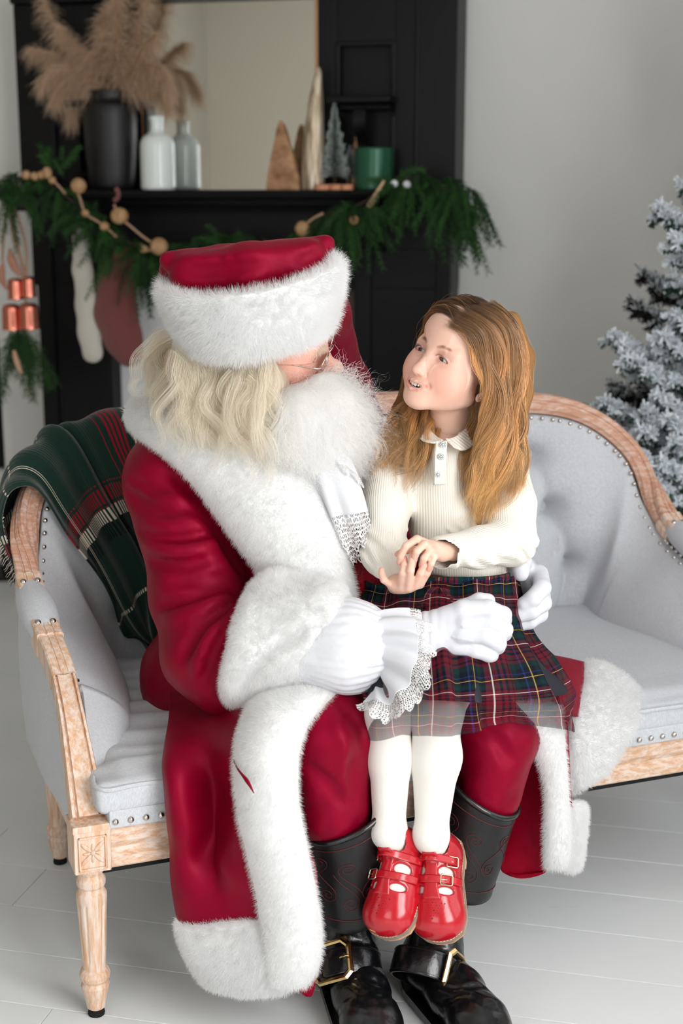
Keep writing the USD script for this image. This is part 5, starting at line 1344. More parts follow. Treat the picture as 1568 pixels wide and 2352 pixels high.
F.folds([(0.0280, .011, [(292, 1130), (330, 1158), (375, 1172), (400, 1172)]), (0.0315, .012, [(385, 1085), (440, 1130), (485, 1190), (520, 1250), (560, 1320)]), (0.0227, .009, [(325, 1222), (370, 1236), (430, 1236), (490, 1225)]), (-0.0175, .014, [(330, 1245), (390, 1262), (450, 1260), (495, 1245)]),
         (0.0175, .010, [(405, 1170), (440, 1166), (470, 1180)]), (0.0175, .012, [(350, 1290), (410, 1300), (470, 1290)]), (0.0262, .010, [(365, 1390), (430, 1378), (490, 1352), (560, 1338)]), (-0.0210, .016, [(380, 1420), (450, 1405), (520, 1372)]), (0.0227, .013, [(420, 1505), (455, 1455), (500, 1405), (540, 1380)]),
         (0.0245, .012, [(470, 1575), (485, 1510), (525, 1430)]), (-0.0175, .014, [(450, 1545), (470, 1490), (505, 1435)]), (0.0227, .011, [(500, 1605), (512, 1560), (520, 1500)]), (0.0140, .008, [(300, 1100), (340, 1118), (385, 1122)]), (0.0210, .014, [(400, 1330), (470, 1335), (540, 1322)])])
F.warp(lambda p: .008 * (meshkit.fbm(p * V(9, 9, 13), 3, 4) - .5))
v, f = F.mesh(3)
coat = obj('coat', (v, f), 'red_velvet', SANTA, True)
g = patch(np.array([[P(790, 1240, 2.50), P(830, 1235, 2.52), P(870, 1250, 2.56)], [P(795, 1310, 2.495), P(830, 1310, 2.51), P(870, 1320, 2.56)], [P(805, 1380, 2.49), P(840, 1385, 2.50), P(875, 1400, 2.55)]]), 20, 20)
v, f, _ = slab(g + .004 * (meshkit.noise(g * 60, 3) - .5)[..., None], .006); obj('waistcoat', (v, f), 'red_satin', SANTA, True)

FUR_V = []
plush_g = np.random.default_rng(11)
def plush(name, mesh, n, parent, length=.009, label=None, lean=(0, 0, -.4), front=True):
    """a padded white piece with its pile"""
    v, f = mesh
    o = obj(name, (v, f), 'plush', parent, True, label=label)
    w = None
    if front:                                                                          # no pile on the sides that lie against cloth
        nn = vnormals(v, f); to = EYE - v; to /= np.linalg.norm(to, axis=1, keepdims=True)
        w = np.clip((nn * to).sum(1) + .45, 0.02, 1)
    strands('pile', fur(v, f, int(n * 1.8), length, plush_g, lean, weight=w), .00036, 'plush_strand', o, kind='stuff')
    return o
def pad_sheet(rows, nu, nv, th, lump=.004, seed=1, edge=.35):
    """a padded strip: the control rows give its front; it swells between its edges"""
    g = patch(np.array([[P(*c) for c in r] for r in rows]), nu, nv)
    n = grid_normals(g); n *= np.sign((n * (EYE - g)).sum(-1).mean())
    q = np.linspace(-1, 1, nv); prof = np.sqrt(np.clip(1 - np.abs(q) ** 3.0, 0, 1))
    q2 = np.linspace(-1, 1, nu); pe = np.sqrt(np.clip(1 - np.abs(q2) ** (10), 0, 1))
    h = th * prof[None] * pe[:, None]
    front = g + n * (h + lump * (meshkit.fbm(g * 16, 3, seed) - .5) * 2 * prof[None])[..., None]
    back = g - n * (th * edge * prof[None] * pe[:, None])[..., None]
    v = np.vstack([front.reshape(-1, 3), back.reshape(-1, 3)]); N = nu * nv
    ring = np.r_[np.arange(nv), np.arange(1, nu) * nv + nv - 1, (nu - 1) * nv + np.arange(nv - 2, -1, -1), np.arange(nu - 2, 0, -1) * nv]
    a, b = ring, np.roll(ring, -1)
    f = np.vstack([grid_faces(nu, nv), grid_faces(nu, nv, True) + N, np.stack([a, b, a + N], 1), np.stack([b, b + N, a + N], 1)])
    tm = trimesh.Trimesh(v, f, process=False); tm.fix_normals()
    return np.array(tm.vertices), np.array(tm.faces)
# shawl collar and the coat's front edge, right side
lap = pad_sheet([[(372, 885, 2.86), (420, 880, 2.83), (480, 890, 2.80)],
                 [(308, 930, 2.80), (390, 920, 2.73), (480, 930, 2.70)],
                 [(300, 985, 2.70), (390, 975, 2.63), (520, 965, 2.60)],
                 [(385, 1052, 2.585), (490, 1030, 2.545), (625, 1005, 2.545)],
                 [(462, 1130, 2.545), (570, 1095, 2.50), (700, 1065, 2.515)],
                 [(545, 1245, 2.515), (650, 1205, 2.465), (770, 1175, 2.495)],
                 [(598, 1325, 2.50), (700, 1305, 2.455), (800, 1295, 2.49)],
                 [(600, 1430, 2.48), (710, 1425, 2.45), (822, 1400, 2.48)],
                 [(590, 1530, 2.46), (700, 1535, 2.43), (815, 1480, 2.46)]], 120, 50, .030, .005, 3)
plush('lapel', lap, 42000, coat, .0080, 'wide white plush shawl lapel', (.25, 0, -.45))
lap2 = pad_sheet([[(770, 960, 2.76), (805, 965, 2.72), (838, 985, 2.74)], [(775, 1030, 2.68), (815, 1035, 2.65), (845, 1040, 2.68)], [(785, 1110, 2.61), (820, 1115, 2.59), (848, 1120, 2.62)], [(800, 1200, 2.56), (830, 1205, 2.55), (852, 1210, 2.58)]], 60, 30, .022, .004, 5)
plush('lapel', lap2, 7000, coat, .0080, 'white plush lapel beside the girl')
# cuff of the right sleeve
A_, B_ = P(566, 1478, 2.42), P(742, 1447, 2.36)
F = field([[A_, B_]], .15, .0048)
F.cap(A_, B_, .112, .084, k=.01)
F.cap(P(560, 1545, 2.41), P(610, 1555, 2.39), .045, .04, k=.04)
F.cap(P(640, 1350, 2.42), P(780, 1390, 2.40), .035, .035, k=.04)
F.cut(P(538, 1470, 2.42), (-.97, 0.1, .22), .03)
F.cut(P(800, 1440, 2.36), (.95, -.1, .1), .03)
F.folds([(.018, .010, [(715, 1440), (660, 1475), (610, 1510), (570, 1560), (552, 1590)]), (.012, .012, [(700, 1380), (740, 1420), (730, 1480), (712, 1540)])])
F.warp(lambda p: .010 * (meshkit.fbm(p * 18, 3, 6) - .5))
plush('cuff', F.mesh(3), 34000, coat, .0080, 'deep white plush cuff', (.1, 0, -.35))
# lower front edge over the thigh and down to the hem
trim = pad_sheet([[(590, 1560, 2.415), (690, 1560, 2.36), (815, 1560, 2.37)],
                  [(578, 1605, 2.375), (665, 1600, 2.315), (785, 1592, 2.33)],
                  [(560, 1670, 2.315), (625, 1660, 2.245), (715, 1655, 2.255)],
                  [(545, 1745, 2.265), (610, 1740, 2.205), (681, 1745, 2.225)],
                  [(548, 1840, 2.255), (615, 1835, 2.205), (681, 1835, 2.228)],
                  [(565, 1935, 2.25), (630, 1925, 2.205), (694, 1915, 2.230)],
                  [(588, 2030, 2.24), (655, 2025, 2.20), (713, 2010, 2.226)],
                  [(602, 2120, 2.235), (670, 2120, 2.195), (731, 2115, 2.220)],
                  [(600, 2200, 2.23), (670, 2205, 2.19), (731, 2195, 2.212)],
                  [(600, 2272, 2.225), (655, 2272, 2.192), (700, 2264, 2.205)]], 130, 40, .022, .004, 7)
plush('front_trim', trim, 26000, coat, .0080, 'white plush edging down the front')
hem_ = pad_sheet([[(408, 2100, 2.285), (445, 2128, 2.27), (520, 2118, 2.255), (610, 2105, 2.235), (660, 2105, 2.225)], [(420, 2150, 2.28), (455, 2165, 2.255), (520, 2165, 2.24), (610, 2160, 2.222), (660, 2160, 2.212)],
                  [(440, 2205, 2.28), (480, 2215, 2.25), (540, 2225, 2.232), (615, 2222, 2.215), (660, 2220, 2.207)], [(470, 2248, 2.278), (510, 2268, 2.25), (565, 2278, 2.232), (620, 2280, 2.215), (668, 2276, 2.207)]], 60, 80, .022, .004, 9)
plush('hem', hem_, 20000, coat, .0080, 'white plush hem')
# hanging skirt of the coat
g = patch(np.array([[P(*c) for c in r] for r in [
    [(370, 1480, 2.78), (430, 1510, 2.66), (490, 1540, 2.56), (560, 1540, 2.48), (620, 1545, 2.44)],
    [(392, 1600, 2.60), (440, 1620, 2.53), (500, 1630, 2.45), (560, 1610, 2.40), (610, 1600, 2.37)],
    [(392, 1700, 2.40), (430, 1705, 2.37), (490, 1700, 2.35), (540, 1690, 2.31), (590, 1680, 2.28)],
    [(390, 1780, 2.31), (430, 1790, 2.30), (490, 1790, 2.325), (535, 1790, 2.28), (590, 1790, 2.24)],
    [(398, 1880, 2.30), (440, 1890, 2.285), (495, 1890, 2.32), (535, 1890, 2.27), (600, 1890, 2.235)],
    [(403, 1985, 2.295), (450, 1990, 2.275), (500, 1990, 2.285), (545, 1990, 2.255), (620, 1990, 2.225)],
    [(420, 2100, 2.29), (455, 2125, 2.265), (520, 2120, 2.25), (570, 2110, 2.24), (640, 2110, 2.22)]]]), 90, 70)
n = grid_normals(g); n *= np.sign((n * (EYE - g)).sum(-1).mean())
q = lambda px, py, w: np.exp(-(((g - P(px, py, 2.3)) ** 2)[..., [0, 2]].sum(-1)) / w ** 2)
g = g + n * (-.018 * q(470, 1950, .035) + .012 * q(530, 1965, .03) - .02 * q(500, 1830, .04) * .6 + .012 + .008 * (meshkit.fbm(g * 9, 3, 8) - .5))[..., None]
v, f, _ = slab(g, .006); tm = trimesh.Trimesh(v, f, process=False); tm.fix_normals(); obj('coat_skirt', (np.array(tm.vertices), np.array(tm.faces)), 'red_velvet', coat, True)
rs2 = patch(np.array([[P(*c) for c in r] for r in [[(672, 1890, 2.245), (698, 1925, 2.242)], [(690, 1980, 2.243), (723, 1990, 2.236)], [(700, 2070, 2.240), (729, 2070, 2.232)], [(700, 2180, 2.235), (727, 2230, 2.228)], [(660, 2258, 2.228), (700, 2278, 2.224)]]]), 40, 8)
v, f, _ = slab(rs2, .004); tm = trimesh.Trimesh(v, f, process=False); tm.fix_normals(); obj('coat_skirt', (np.array(tm.vertices), np.array(tm.faces)), 'red_velvet', coat, True)
cord = [P(536, 1745, 2.235), P(550, 1772, 2.198), P(570, 1798, 2.172), P(583, 1822, 2.166)]
obj('cord', tube(cord, .0020, 16, 6, taper=[.6, .8, 1, 1.8, .4]), 'red_velvet', coat, True, label='loose red cord end lying on the white edging')
# left side of the coat: lining, edge and hem hanging off the seat, corner lying on it
lin_ = patch(np.array([[P(*c) for c in r] for r in [[(1060, 1610, 2.48), (1150, 1610, 2.48), (1245, 1640, 2.50)], [(1150, 1720, 2.52), (1200, 1720, 2.52), (1262, 1730, 2.49)], [(1172, 1830, 2.525), (1210, 1840, 2.51), (1265, 1840, 2.485)],
    [(1160, 1920, 2.515), (1205, 1925, 2.495), (1262, 1930, 2.480)], [(1150, 1985, 2.505), (1200, 2000, 2.49), (1258, 1990, 2.478)], [(1165, 2003, 2.505), (1203, 2006, 2.49), (1248, 2000, 2.48)]]]), 60, 30)
v, f, _ = slab(lin_ + .006 * (meshkit.fbm(lin_ * 14, 3, 2) - .5)[..., None], .006); tm = trimesh.Trimesh(v, f, process=False); tm.fix_normals(); obj('lining', (np.array(tm.vertices), np.array(tm.faces)), 'red_lining', coat, True)
tl = pad_sheet([[(1130, 1610, 2.43), (1200, 1610, 2.43), (1290, 1620, 2.46)], [(1170, 1665, 2.44), (1235, 1660, 2.43), (1293, 1665, 2.46)], [(1225, 1725, 2.455), (1262, 1720, 2.44), (1294, 1725, 2.465)], [(1250, 1800, 2.46), (1277, 1800, 2.45), (1298, 1800, 2.47)],
                [(1252, 1900, 2.458), (1280, 1900, 2.447), (1303, 1900, 2.465)], [(1250, 1995, 2.455), (1278, 1998, 2.445), (1300, 1995, 2.465)]], 90, 30, .014, .003, 12)
plush('front_trim', tl, 9000, coat, .0080, 'white plush edging hanging beside the black boot')
rs = patch(np.array([[P(*c) for c in r] for r in [[(1284, 1640, 2.445), (1302, 1640, 2.45)], [(1288, 1740, 2.447), (1308, 1740, 2.455)], [(1294, 1850, 2.452), (1314, 1855, 2.462)]]]), 30, 8)
v, f, _ = slab(rs, .004); tm = trimesh.Trimesh(v, f, process=False); tm.fix_normals(); obj('coat_skirt', (np.array(tm.vertices), np.array(tm.faces)), 'red_velvet', coat, True)
h2 = pad_sheet([[(1292, 1848, 2.478), (1320, 1838, 2.485), (1345, 1850, 2.51)], [(1292, 1920, 2.476), (1318, 1920, 2.478), (1338, 1920, 2.50)], [(1288, 1990, 2.472), (1308, 2002, 2.475), (1328, 1990, 2.495)]], 50, 26, .014, .003, 13)
plush('hem', h2, 5500, coat, .0080, 'white plush hem end hanging at the coat corner')
rc = patch(np.array([[P(*c) for c in r] for r in [[(1240, 1500, 2.66), (1290, 1508, 2.69), (1342, 1520, 2.73)], [(1270, 1560, 2.58), (1300, 1560, 2.61), (1340, 1575, 2.65)], [(1290, 1640, 2.53), (1310, 1640, 2.55), (1335, 1650, 2.58)]]]), 30, 20)
v, f, _ = slab(rc, .006); tm = trimesh.Trimesh(v, f, process=False); tm.fix_normals(); obj('coat_skirt', (np.array(tm.vertices), np.array(tm.faces)), 'red_velvet', coat, True)
c2 = pad_sheet([[(1342, 1518, 2.735), (1392, 1528, 2.76), (1440, 1560, 2.76), (1478, 1600, 2.745)], [(1325, 1585, 2.65), (1375, 1590, 2.67), (1425, 1615, 2.68), (1472, 1640, 2.68)], [(1312, 1660, 2.57), (1355, 1665, 2.585), (1402, 1680, 2.60), (1448, 1690, 2.615)],
                [(1300, 1745, 2.545), (1335, 1748, 2.55), (1375, 1748, 2.565), (1412, 1740, 2.585)], [(1306, 1826, 2.535), (1325, 1818, 2.54), (1350, 1800, 2.55), (1382, 1775, 2.57)]], 80, 60, .018, .004, 14)
plush('hem', c2, 22000, coat, .0080, 'white plush hem corner spread over the seat edge', (.1, -.2, -.3))

# trousers
F = field([[P(560, 1600, 2.6), KN_R, P(780, 1900, 2.32), KN_L, P(1200, 1790, 2.4), P(820, 1560, 2.75)]], .13, .0062)
F.cap(P(590, 1590, 2.66), KN_R + V(0, .03, .0), .10, .084, k=.03); F.cap(KN_R + V(-.012, 0, -.002), P(762, 1860, 2.325), .080, .064, k=.03)
F.cap(P(762, 1860, 2.325), P(770, 1930, 2.33), .064, .05, k=.02)
F.cap(P(840, 1560, 2.70), KN_L + V(0, .03, 0), .10, .082, k=.03); F.cap(KN_L + V(0, .012, -.004), P(1120, 1830, 2.42), .078, .058, k=.03)
F.folds([(.010, .008, [(770, 1605), (800, 1640), (812, 1670)]), (.012, .009, [(812, 1640), (832, 1690), (840, 1730)]), (.010, .012, [(705, 1760), (750, 1800), (790, 1850)]), (.010, .010, [(800, 1740), (815, 1790), (815, 1845)]), (.012, .012, [(1085, 1665), (1140, 1700), (1170, 1750)]), (-.008, .012, [(770, 1660), (790, 1720), (785, 1790)])])
F.warp(lambda p: .011 * (meshkit.fbm(p * V(22, 22, 16), 3, 9) - .5))
v, f = F.mesh(3); obj('trousers', (v, f), 'red_velvet', SANTA, True)
# hat: soft crown, plush band, tail falling behind the face
HAT = sub('hat', SANTA, label='crimson velvet hat with a deep white plush band')
F = field([[P(350, 540, 2.5), P(800, 1060, 2.92)]], .08, .0055)
F.chain([P(440, 630, 2.545), P(570, 620, 2.535), P(700, 602, 2.56)], [.040, .044, .044], k=.02)
F.cap(P(388, 599, 2.555), P(746, 562, 2.59), .018, .018, k=.012); F.cap(P(420, 630, 2.62), P(720, 606, 2.66), .045, .045, k=.03)
F.chain([P(690, 650, 2.66), P(712, 720, 2.78), P(738, 800, 2.83), P(778, 880, 2.86), P(812, 965, 2.86), P(800, 1040, 2.86)], [.048, .072, .066, .058, .055, .05], k=.03)
F.folds([(.010, .014, [(400, 612), (470, 622), (540, 612), (600, 606)]), (-.006, .012, [(390, 598), (560, 588), (745, 562)]), (.012, .012, [(690, 600), (730, 585), (752, 570)])])
F.warp(lambda p: .008 * (meshkit.fbm(p * 14, 3, 12) - .5))
v, f = F.mesh(3); obj('crown', (v, f), 'red_velvet', HAT, True)
def band_mesh():
    rows = []   # centre px, py, Y, half width px, depth m, radial offset
    spec = [(.0, -1.0), (.0, -.3), (.0, .3), (.12, .75), (.32, 1.0), (.55, 1.0), (.78, .95), (.95, .75), (1.0, .35), (1.0, -.2), (.93, -.9)]
    na = 120; a = np.linspace(0, 2 * np.pi, na, endpoint=False)
    for t, o in spec:
        cx, cy = 596 + (570 - 596) * t, 775 + (625 - 775) * t
        hw = 178 + (214 - 178) * t ** .8
        c = P(cx, cy, 2.60 - .04 * t); px_m = pxm(2.60, 1.3)
        ax = V(math.cos(.135), -.10, math.sin(.135)); ax /= np.linalg.norm(ax)
        dz = V(-.02, -.985, -.19); dz /= np.linalg.norm(dz)
        w_ = hw * px_m + .017 * (o - 1) ; d_ = .150 + .012 * t + .017 * (o - 1)
        rows.append(c + np.cos(a)[:, None] * ax * w_ + np.sin(a)[:, None] * dz * d_)
    g = np.array(rows)
    t_ = np.linspace(0, 1, len(rows)); G_ = CubicSpline(t_, g, axis=0)(np.linspace(0, 1, 46))
    n_ = G_ - G_.mean(axis=(0, 1)); n_[..., 2] *= .2; n_ /= np.linalg.norm(n_, axis=-1, keepdims=True)
    G_ = G_ + n_ * (.020 * (meshkit.fbm(G_ * 13, 3, 4) - .5))[..., None]
    m, k = G_.shape[:2]
    i, j = np.meshgrid(np.arange(m), np.arange(k), indexing='ij')
    q = np.stack([i * k + j, i * k + (j + 1) % k, ((i + 1) % m) * k + (j + 1) % k, ((i + 1) % m) * k + j], -1).reshape(-1, 4)
    tm = trimesh.Trimesh(G_.reshape(-1, 3), np.vstack([q[:, [0, 1, 2]], q[:, [0, 2, 3]]]), process=False); tm.fix_normals()
    if tm.volume < 0: tm.invert()
    return np.array(tm.vertices), np.array(tm.faces)
plush('band', band_mesh(), 42000, HAT, .014, 'white plush band', (0, 0, -.1))

# spectacles: two thin oval rims, bridge, temple
SPEC = sub('spectacles', SANTA, label='thin silver-gold wire spectacles')
def sp(x, y, z): return mh(x, y, z)
for e in (-1, 1):
    a = np.linspace(0, 2 * np.pi, 40)
    ring = np.array([sp(e * .0275 + .0180 * math.cos(t), -.086 + .004 * abs(math.cos(t)) * (1 if e * math.cos(t) > 0 else 0), -.006 + .0125 * math.sin(t)) for t in a])
    obj('rim', tube(ring, .0013, None, 8, MR_ @ V(0, -1, 0)), 'silver', SPEC, True)
    rr = np.array([sp(e * .0275 + .0176 * math.cos(t), -.0855, -.006 + .0122 * math.sin(t)) for t in a[:-1]])
    c_ = rr.mean(0); obj('lens', (np.vstack([rr, [c_]]), np.array([[i, (i + 1) % 39, 39] for i in range(39)])), 'lens_glass', SPEC, True)
    obj('temple', tube([sp(e * .0455, -.084, -.003), sp(e * .052, -.082, -.002), sp(e * .058, -.066, -.001), sp(e * .066, -.02, .0), sp(e * .070, .018, -.001)], .0014, 40, 8), 'silver', SPEC, True)
    obj('nose_pad', tube([sp(e * .012, -.086, -.006), sp(e * .0085, -.083, -.010), sp(e * .0088, -.080, -.014)], .0011, 12, 6), 'silver', SPEC, True)
obj('bridge', tube([sp(-.0105, -.086, -.002), sp(-.004, -.0895, .002), sp(.004, -.0895, .002), sp(.0105, -.086, -.002)], .0010, 20, 8), 'silver', SPEC, True)

# hair and beard
hg = np.random.default_rng(21)
def lock(ctrl, n, r0, r1, k=26, wave=0.0, freq=3.0, g=hg, spread=1.0, flat=(1, 1, 1), end_curl=0.0):
    """a lock of n strands along the control points: r0, r1 its radius at root and tip"""
    c = spline(ctrl, k)
    t = np.linspace(0, 1, k)
    T_, S_, N_ = frames(c, (0.1, .9, .2))
    ang, rad = g.uniform(0, 2 * np.pi, n), np.sqrt(g.random(n))
    R_ = (r0 + (r1 - r0) * t)[None]
    ph = g.uniform(0, 2 * np.pi) + g.normal(0, .35, (n, 1))
    ox = rad[:, None] * np.cos(ang)[:, None] * R_ + wave * t * np.sin(2 * np.pi * freq * t + ph)
    oy = rad[:, None] * np.sin(ang)[:, None] * R_ * .6 + wave * t * np.cos(2 * np.pi * freq * t + ph)
    st = c[None] + ox[..., None] * S_[None] + oy[..., None] * N_[None]
    L = (0.72 + .28 * g.random(n))
    idx = t[None] * L[:, None] * (k - 1); i0 = np.clip(idx.astype(int), 0, k - 2); fr = (idx - i0)[..., None]
    rows_ = np.arange(n)[:, None]
    return st[rows_, i0] * (1 - fr) + st[rows_, i0 + 1] * fr
def PL(*rows): return PP(rows)
cream = np.array(lin(253, 243, 228)); cream_d = np.array(lin(244, 226, 204)); whiteb = np.array(lin(253, 252, 250))
# underlying masses
F = field([[P(370, 800, 2.72), P(660, 1060, 2.55), P(640, 800, 2.5)]], .08, .006)
F.chain([P(450, 845, 2.66), P(520, 880, 2.60), P(590, 900, 2.56)], [.065, .075, .06], k=.03)
F.chain([P(470, 920, 2.61), P(540, 960, 2.565), P(600, 990, 2.545)], [.055, .06, .05], k=.03)
F.cap(P(560, 850, 2.58), P(590, 1010, 2.545), .05, .045, k=.03)
F.ell(P(385, 815, 2.70), V(.03, .03, .03), None, .02)
F.warp(lambda p: .012 * (meshkit.fbm(p * 30, 3, 2) - .5))
v, f = F.mesh(3); HAIR_M = sub('hair', SANTA, label='wavy cream-white shoulder-length hair'); obj('hair_mass', (v, f), 'white_hair', HAIR_M, True, tint=np.broadcast_to(cream_d, v.shape))
locks, tints = [], []
def addlock(L_, tint_, var=.10):
    locks.append(L_); n = len(L_)
    tints.append(np.clip(np.array(tint_)[None] * (1 + hg.normal(0, var, (n, 1))), 0, .98))
GM = [
    [(405, 790, 2.62), (425, 860, 2.575), (415, 930, 2.56), (450, 985, 2.545), (430, 1030, 2.545)],
    [(440, 800, 2.59), (465, 870, 2.545), (450, 940, 2.53), (480, 1000, 2.515), (470, 1050, 2.52)],
    [(480, 808, 2.56), (500, 880, 2.52), (485, 950, 2.505), (520, 1010, 2.495), (505, 1062, 2.50)],
    [(520, 815, 2.54), (535, 885, 2.505), (525, 960, 2.49), (560, 1015, 2.48), (550, 1075, 2.485)],
    [(555, 818, 2.525), (575, 890, 2.49), (560, 960, 2.48), (590, 1020, 2.47), (575, 1070, 2.475)],
    [(590, 818, 2.52), (605, 880, 2.49), (592, 950, 2.475), (618, 1005, 2.468), (610, 1060, 2.47)],
    [(606, 818, 2.52), (614, 870, 2.49), (604, 930, 2.475), (632, 985, 2.465), (630, 1040, 2.465)],
    [(400, 780, 2.64), (360, 800, 2.64), (345, 850, 2.64), (360, 890, 2.62), (395, 895, 2.60)],
    [(405, 785, 2.65), (372, 790, 2.66), (352, 830, 2.67), (372, 870, 2.67), (390, 845, 2.66), (380, 825, 2.65)],
    [(415, 800, 2.60), (395, 850, 2.59), (365, 900, 2.60), (350, 940, 2.60), (390, 965, 2.58)],
    [(430, 830, 2.56), (420, 890, 2.54), (400, 940, 2.54), (425, 980, 2.53), (400, 1010, 2.54)],
    [(460, 850, 2.54), (490, 920, 2.515), (470, 980, 2.51), (500, 1020, 2.50), (470, 1045, 2.505)],
    [(540, 860, 2.505), (520, 920, 2.495), (555, 980, 2.48), (535, 1030, 2.478), (560, 1062, 2.475)],
    [(570, 870, 2.49), (590, 940, 2.472), (570, 990, 2.468), (605, 1040, 2.46), (585, 1085, 2.462)]]
for gm in GM:
    c = PP(gm)
    for _ in range(5):
        off = hg.normal(0, .012, 3); cc = c + off * np.linspace(.4, 1.4, len(c))[:, None] + hg.normal(0, .005, c.shape)
        addlock(lock(cc, 80, .013, .012, 26, .008, hg.uniform(1.2, 2.6)), cream * hg.uniform(.92, 1.02))
for _ in range(150):
    c = PP([(hg.uniform(400, 612), 806, 2.54), (hg.uniform(390, 615), 880, 2.52), (hg.uniform(380, 640), 960, 2.51), (hg.uniform(390, 640), 1030, 2.50)])
    b = c[0] + (c - c[0]) * V(.35, 1, 1); addlock(lock(b, 26, .014, .022, 26, .010, hg.uniform(1.5, 3)), cream * 1.0)
strands('hair_strands', np.concatenate(locks), .00034, 'white_hair', HAIR_M, tint=np.concatenate(tints), kind='stuff')
# beard
BEARD = sub('beard', SANTA, label='big frizzy white beard and moustache')
F = field([[P(640, 880, 2.5), P(850, 1090, 2.6), P(760, 860, 2.5)]], .07, .006)
F.chain([P(640, 962, 2.535), P(700, 968, 2.525), P(752, 922, 2.545)], [.034, .044, .034], k=.03); F.chain([P(600, 1010, 2.51), P(650, 1035, 2.505), P(700, 1060, 2.50)], [.026, .034, .030], k=.03)
F.chain([P(690, 960, 2.53), P(760, 960, 2.55), P(795, 965, 2.57)], [.062, .066, .045], k=.03)
F.chain([P(680, 1010, 2.52), P(730, 1030, 2.52), P(785, 1020, 2.545)], [.046, .048, .044], k=.03); F.chain([P(700, 1050, 2.505), P(750, 1070, 2.505)], [.030, .028], k=.03)
F.chain([P(735, 886, 2.54), P(768, 880, 2.56)], [.020, .018], k=.02)
F.warp(lambda p: .008 * (meshkit.fbm(p * 30, 3, 5) - .5))
bvv, bff = F.mesh(3); obj('beard_mass', (bvv, bff), 'white_hair', BEARD, True, tint=np.broadcast_to(whiteb * .97, bvv.shape))
n = 11000
p, m = surface_points(bvv, bff, n, hg)
keep = ((m * (EYE - p)).sum(1) > -.25 * np.linalg.norm(EYE - p, axis=1)); p, m = p[keep], m[keep]; n = len(p)
k = 12; t = np.linspace(0, 1, k)[None, :, None]
L = (.022 + .034 * hg.random((n, 1, 1)) ** 2)
edge = (1 - np.abs((m * (EYE - p) / np.linalg.norm(EYE - p, axis=1, keepdims=True)).sum(1)))[:, None, None]
d = m * .40 + V(.40, -.1, -.85) + hg.normal(0, .45, (n, 3)); d /= np.linalg.norm(d, axis=1, keepdims=True)
ph = hg.uniform(0, 6.28, (n, 1, 1)); fq = hg.uniform(1.0, 2.6, (n, 1, 1)); am = .0022 + .0035 * hg.random((n, 1, 1))
s1 = np.cross(d, V(0, .3, 1)); s1 /= np.linalg.norm(s1, axis=1, keepdims=True); s2 = np.cross(d, s1)
st = p[:, None] + L * (1 + .5 * edge) * t * d[:, None] + am * t ** .5 * (np.sin(2 * np.pi * fq * t + ph) * s1[:, None] + np.cos(2 * np.pi * fq * t + ph) * s2[:, None])
strands('beard_strands', st, .00026, 'white_hair', BEARD, tint=np.clip(whiteb[None] * (1 + hg.normal(0, .05, (n, 1))), 0, .98), kind='stuff')
bl_, bt_ = [], []
for _ in range(110):                                                # long waves of the beard
    u_, w_ = hg.random(), hg.random(); x0, y0 = 648 + 130 * u_, 925 - 45 * u_ + 70 * w_; Yf = 2.478 + .05 * u_ - .012 * hg.random()
    x1 = x0 + (u_ - .42) * 95 + hg.normal(0, 14); c = PP([(x0, y0, Yf + .012), (x0 + (x1 - x0) * .4 + hg.normal(0, 5), y0 + 38, Yf - .006), (x0 + (x1 - x0) * .8 + hg.normal(0, 6), y0 + 85, Yf - .004), (x1, y0 + 128, Yf - .002), (x1 + hg.normal(0, 10), y0 + 165, Yf - .002)])
    q_ = lock(c, 60, .010, .015, 22, .006, hg.uniform(1.2, 2.8)); bl_.append(q_); bt_.append(np.broadcast_to(whiteb * hg.uniform(.95, 1.0), (60, 3)))
strands('beard_waves', np.concatenate(bl_), .00030, 'white_hair', BEARD, tint=np.clip(np.concatenate(bt_), 0, .98), kind='stuff')
# loose wiry curls along the far edge of the beard
c0 = PP([(770, 855, 2.57), (800, 875, 2.58), (825, 910, 2.58), (840, 950, 2.585), (842, 1000, 2.59), (835, 1040, 2.59)])
base = spline(c0, 400)[hg.integers(0, 400, 900)] + hg.normal(0, .010, (900, 3)) + V(-.012, 0, 0)
d = V(.7, .0, .05) + hg.normal(0, .5, (900, 3)); L = .018 + .030 * hg.random((900, 1, 1)); k = 18; t = np.linspace(0, 1, k)[None, :, None]
d /= np.linalg.norm(d, axis=1, keepdims=True); s1 = np.cross(d, V(0, 1, .2)); s2 = np.cross(d, s1)
ph = hg.uniform(0, 6.28, (900, 1, 1)); fq = hg.uniform(.8, 1.8, (900, 1, 1)); am = .004 + .006 * hg.random((900, 1, 1))
st = base[:, None] + L * t * d[:, None] + am * t * (np.sin(2 * np.pi * fq * t + ph) * s1[:, None] + np.cos(2 * np.pi * fq * t + ph) * s2[:, None])
strands('beard_curls', st, .00034, 'white_hair', BEARD, tint=np.broadcast_to(whiteb, (900, 3)), taper=False, kind='stuff')
# eyebrow
eb = []
for e in (-1, 1):
    for _ in range(260):
        tt_ = hg.random(); b = V(e * (.012 + .032 * tt_), -.0775 + .016 * tt_ ** 2, .014 + .003 * math.sin(tt_ * 3) + hg.normal(0, .002))
        dd = V(e * .8, -.35, .15 - .6 * tt_) + hg.normal(0, .25, 3); dd /= np.linalg.norm(dd)
        eb.append([b, b + dd * .006, b + dd * .011 + V(0, 0, -.002)])
for q_ in (0, 1): strands('eyebrow', (np.array(eb[q_ * 260:q_ * 260 + 260]) * MS) @ MR_.T + MT, .0004, 'white_hair', SANTA, tint=np.broadcast_to(cream * .95, (260, 3)))

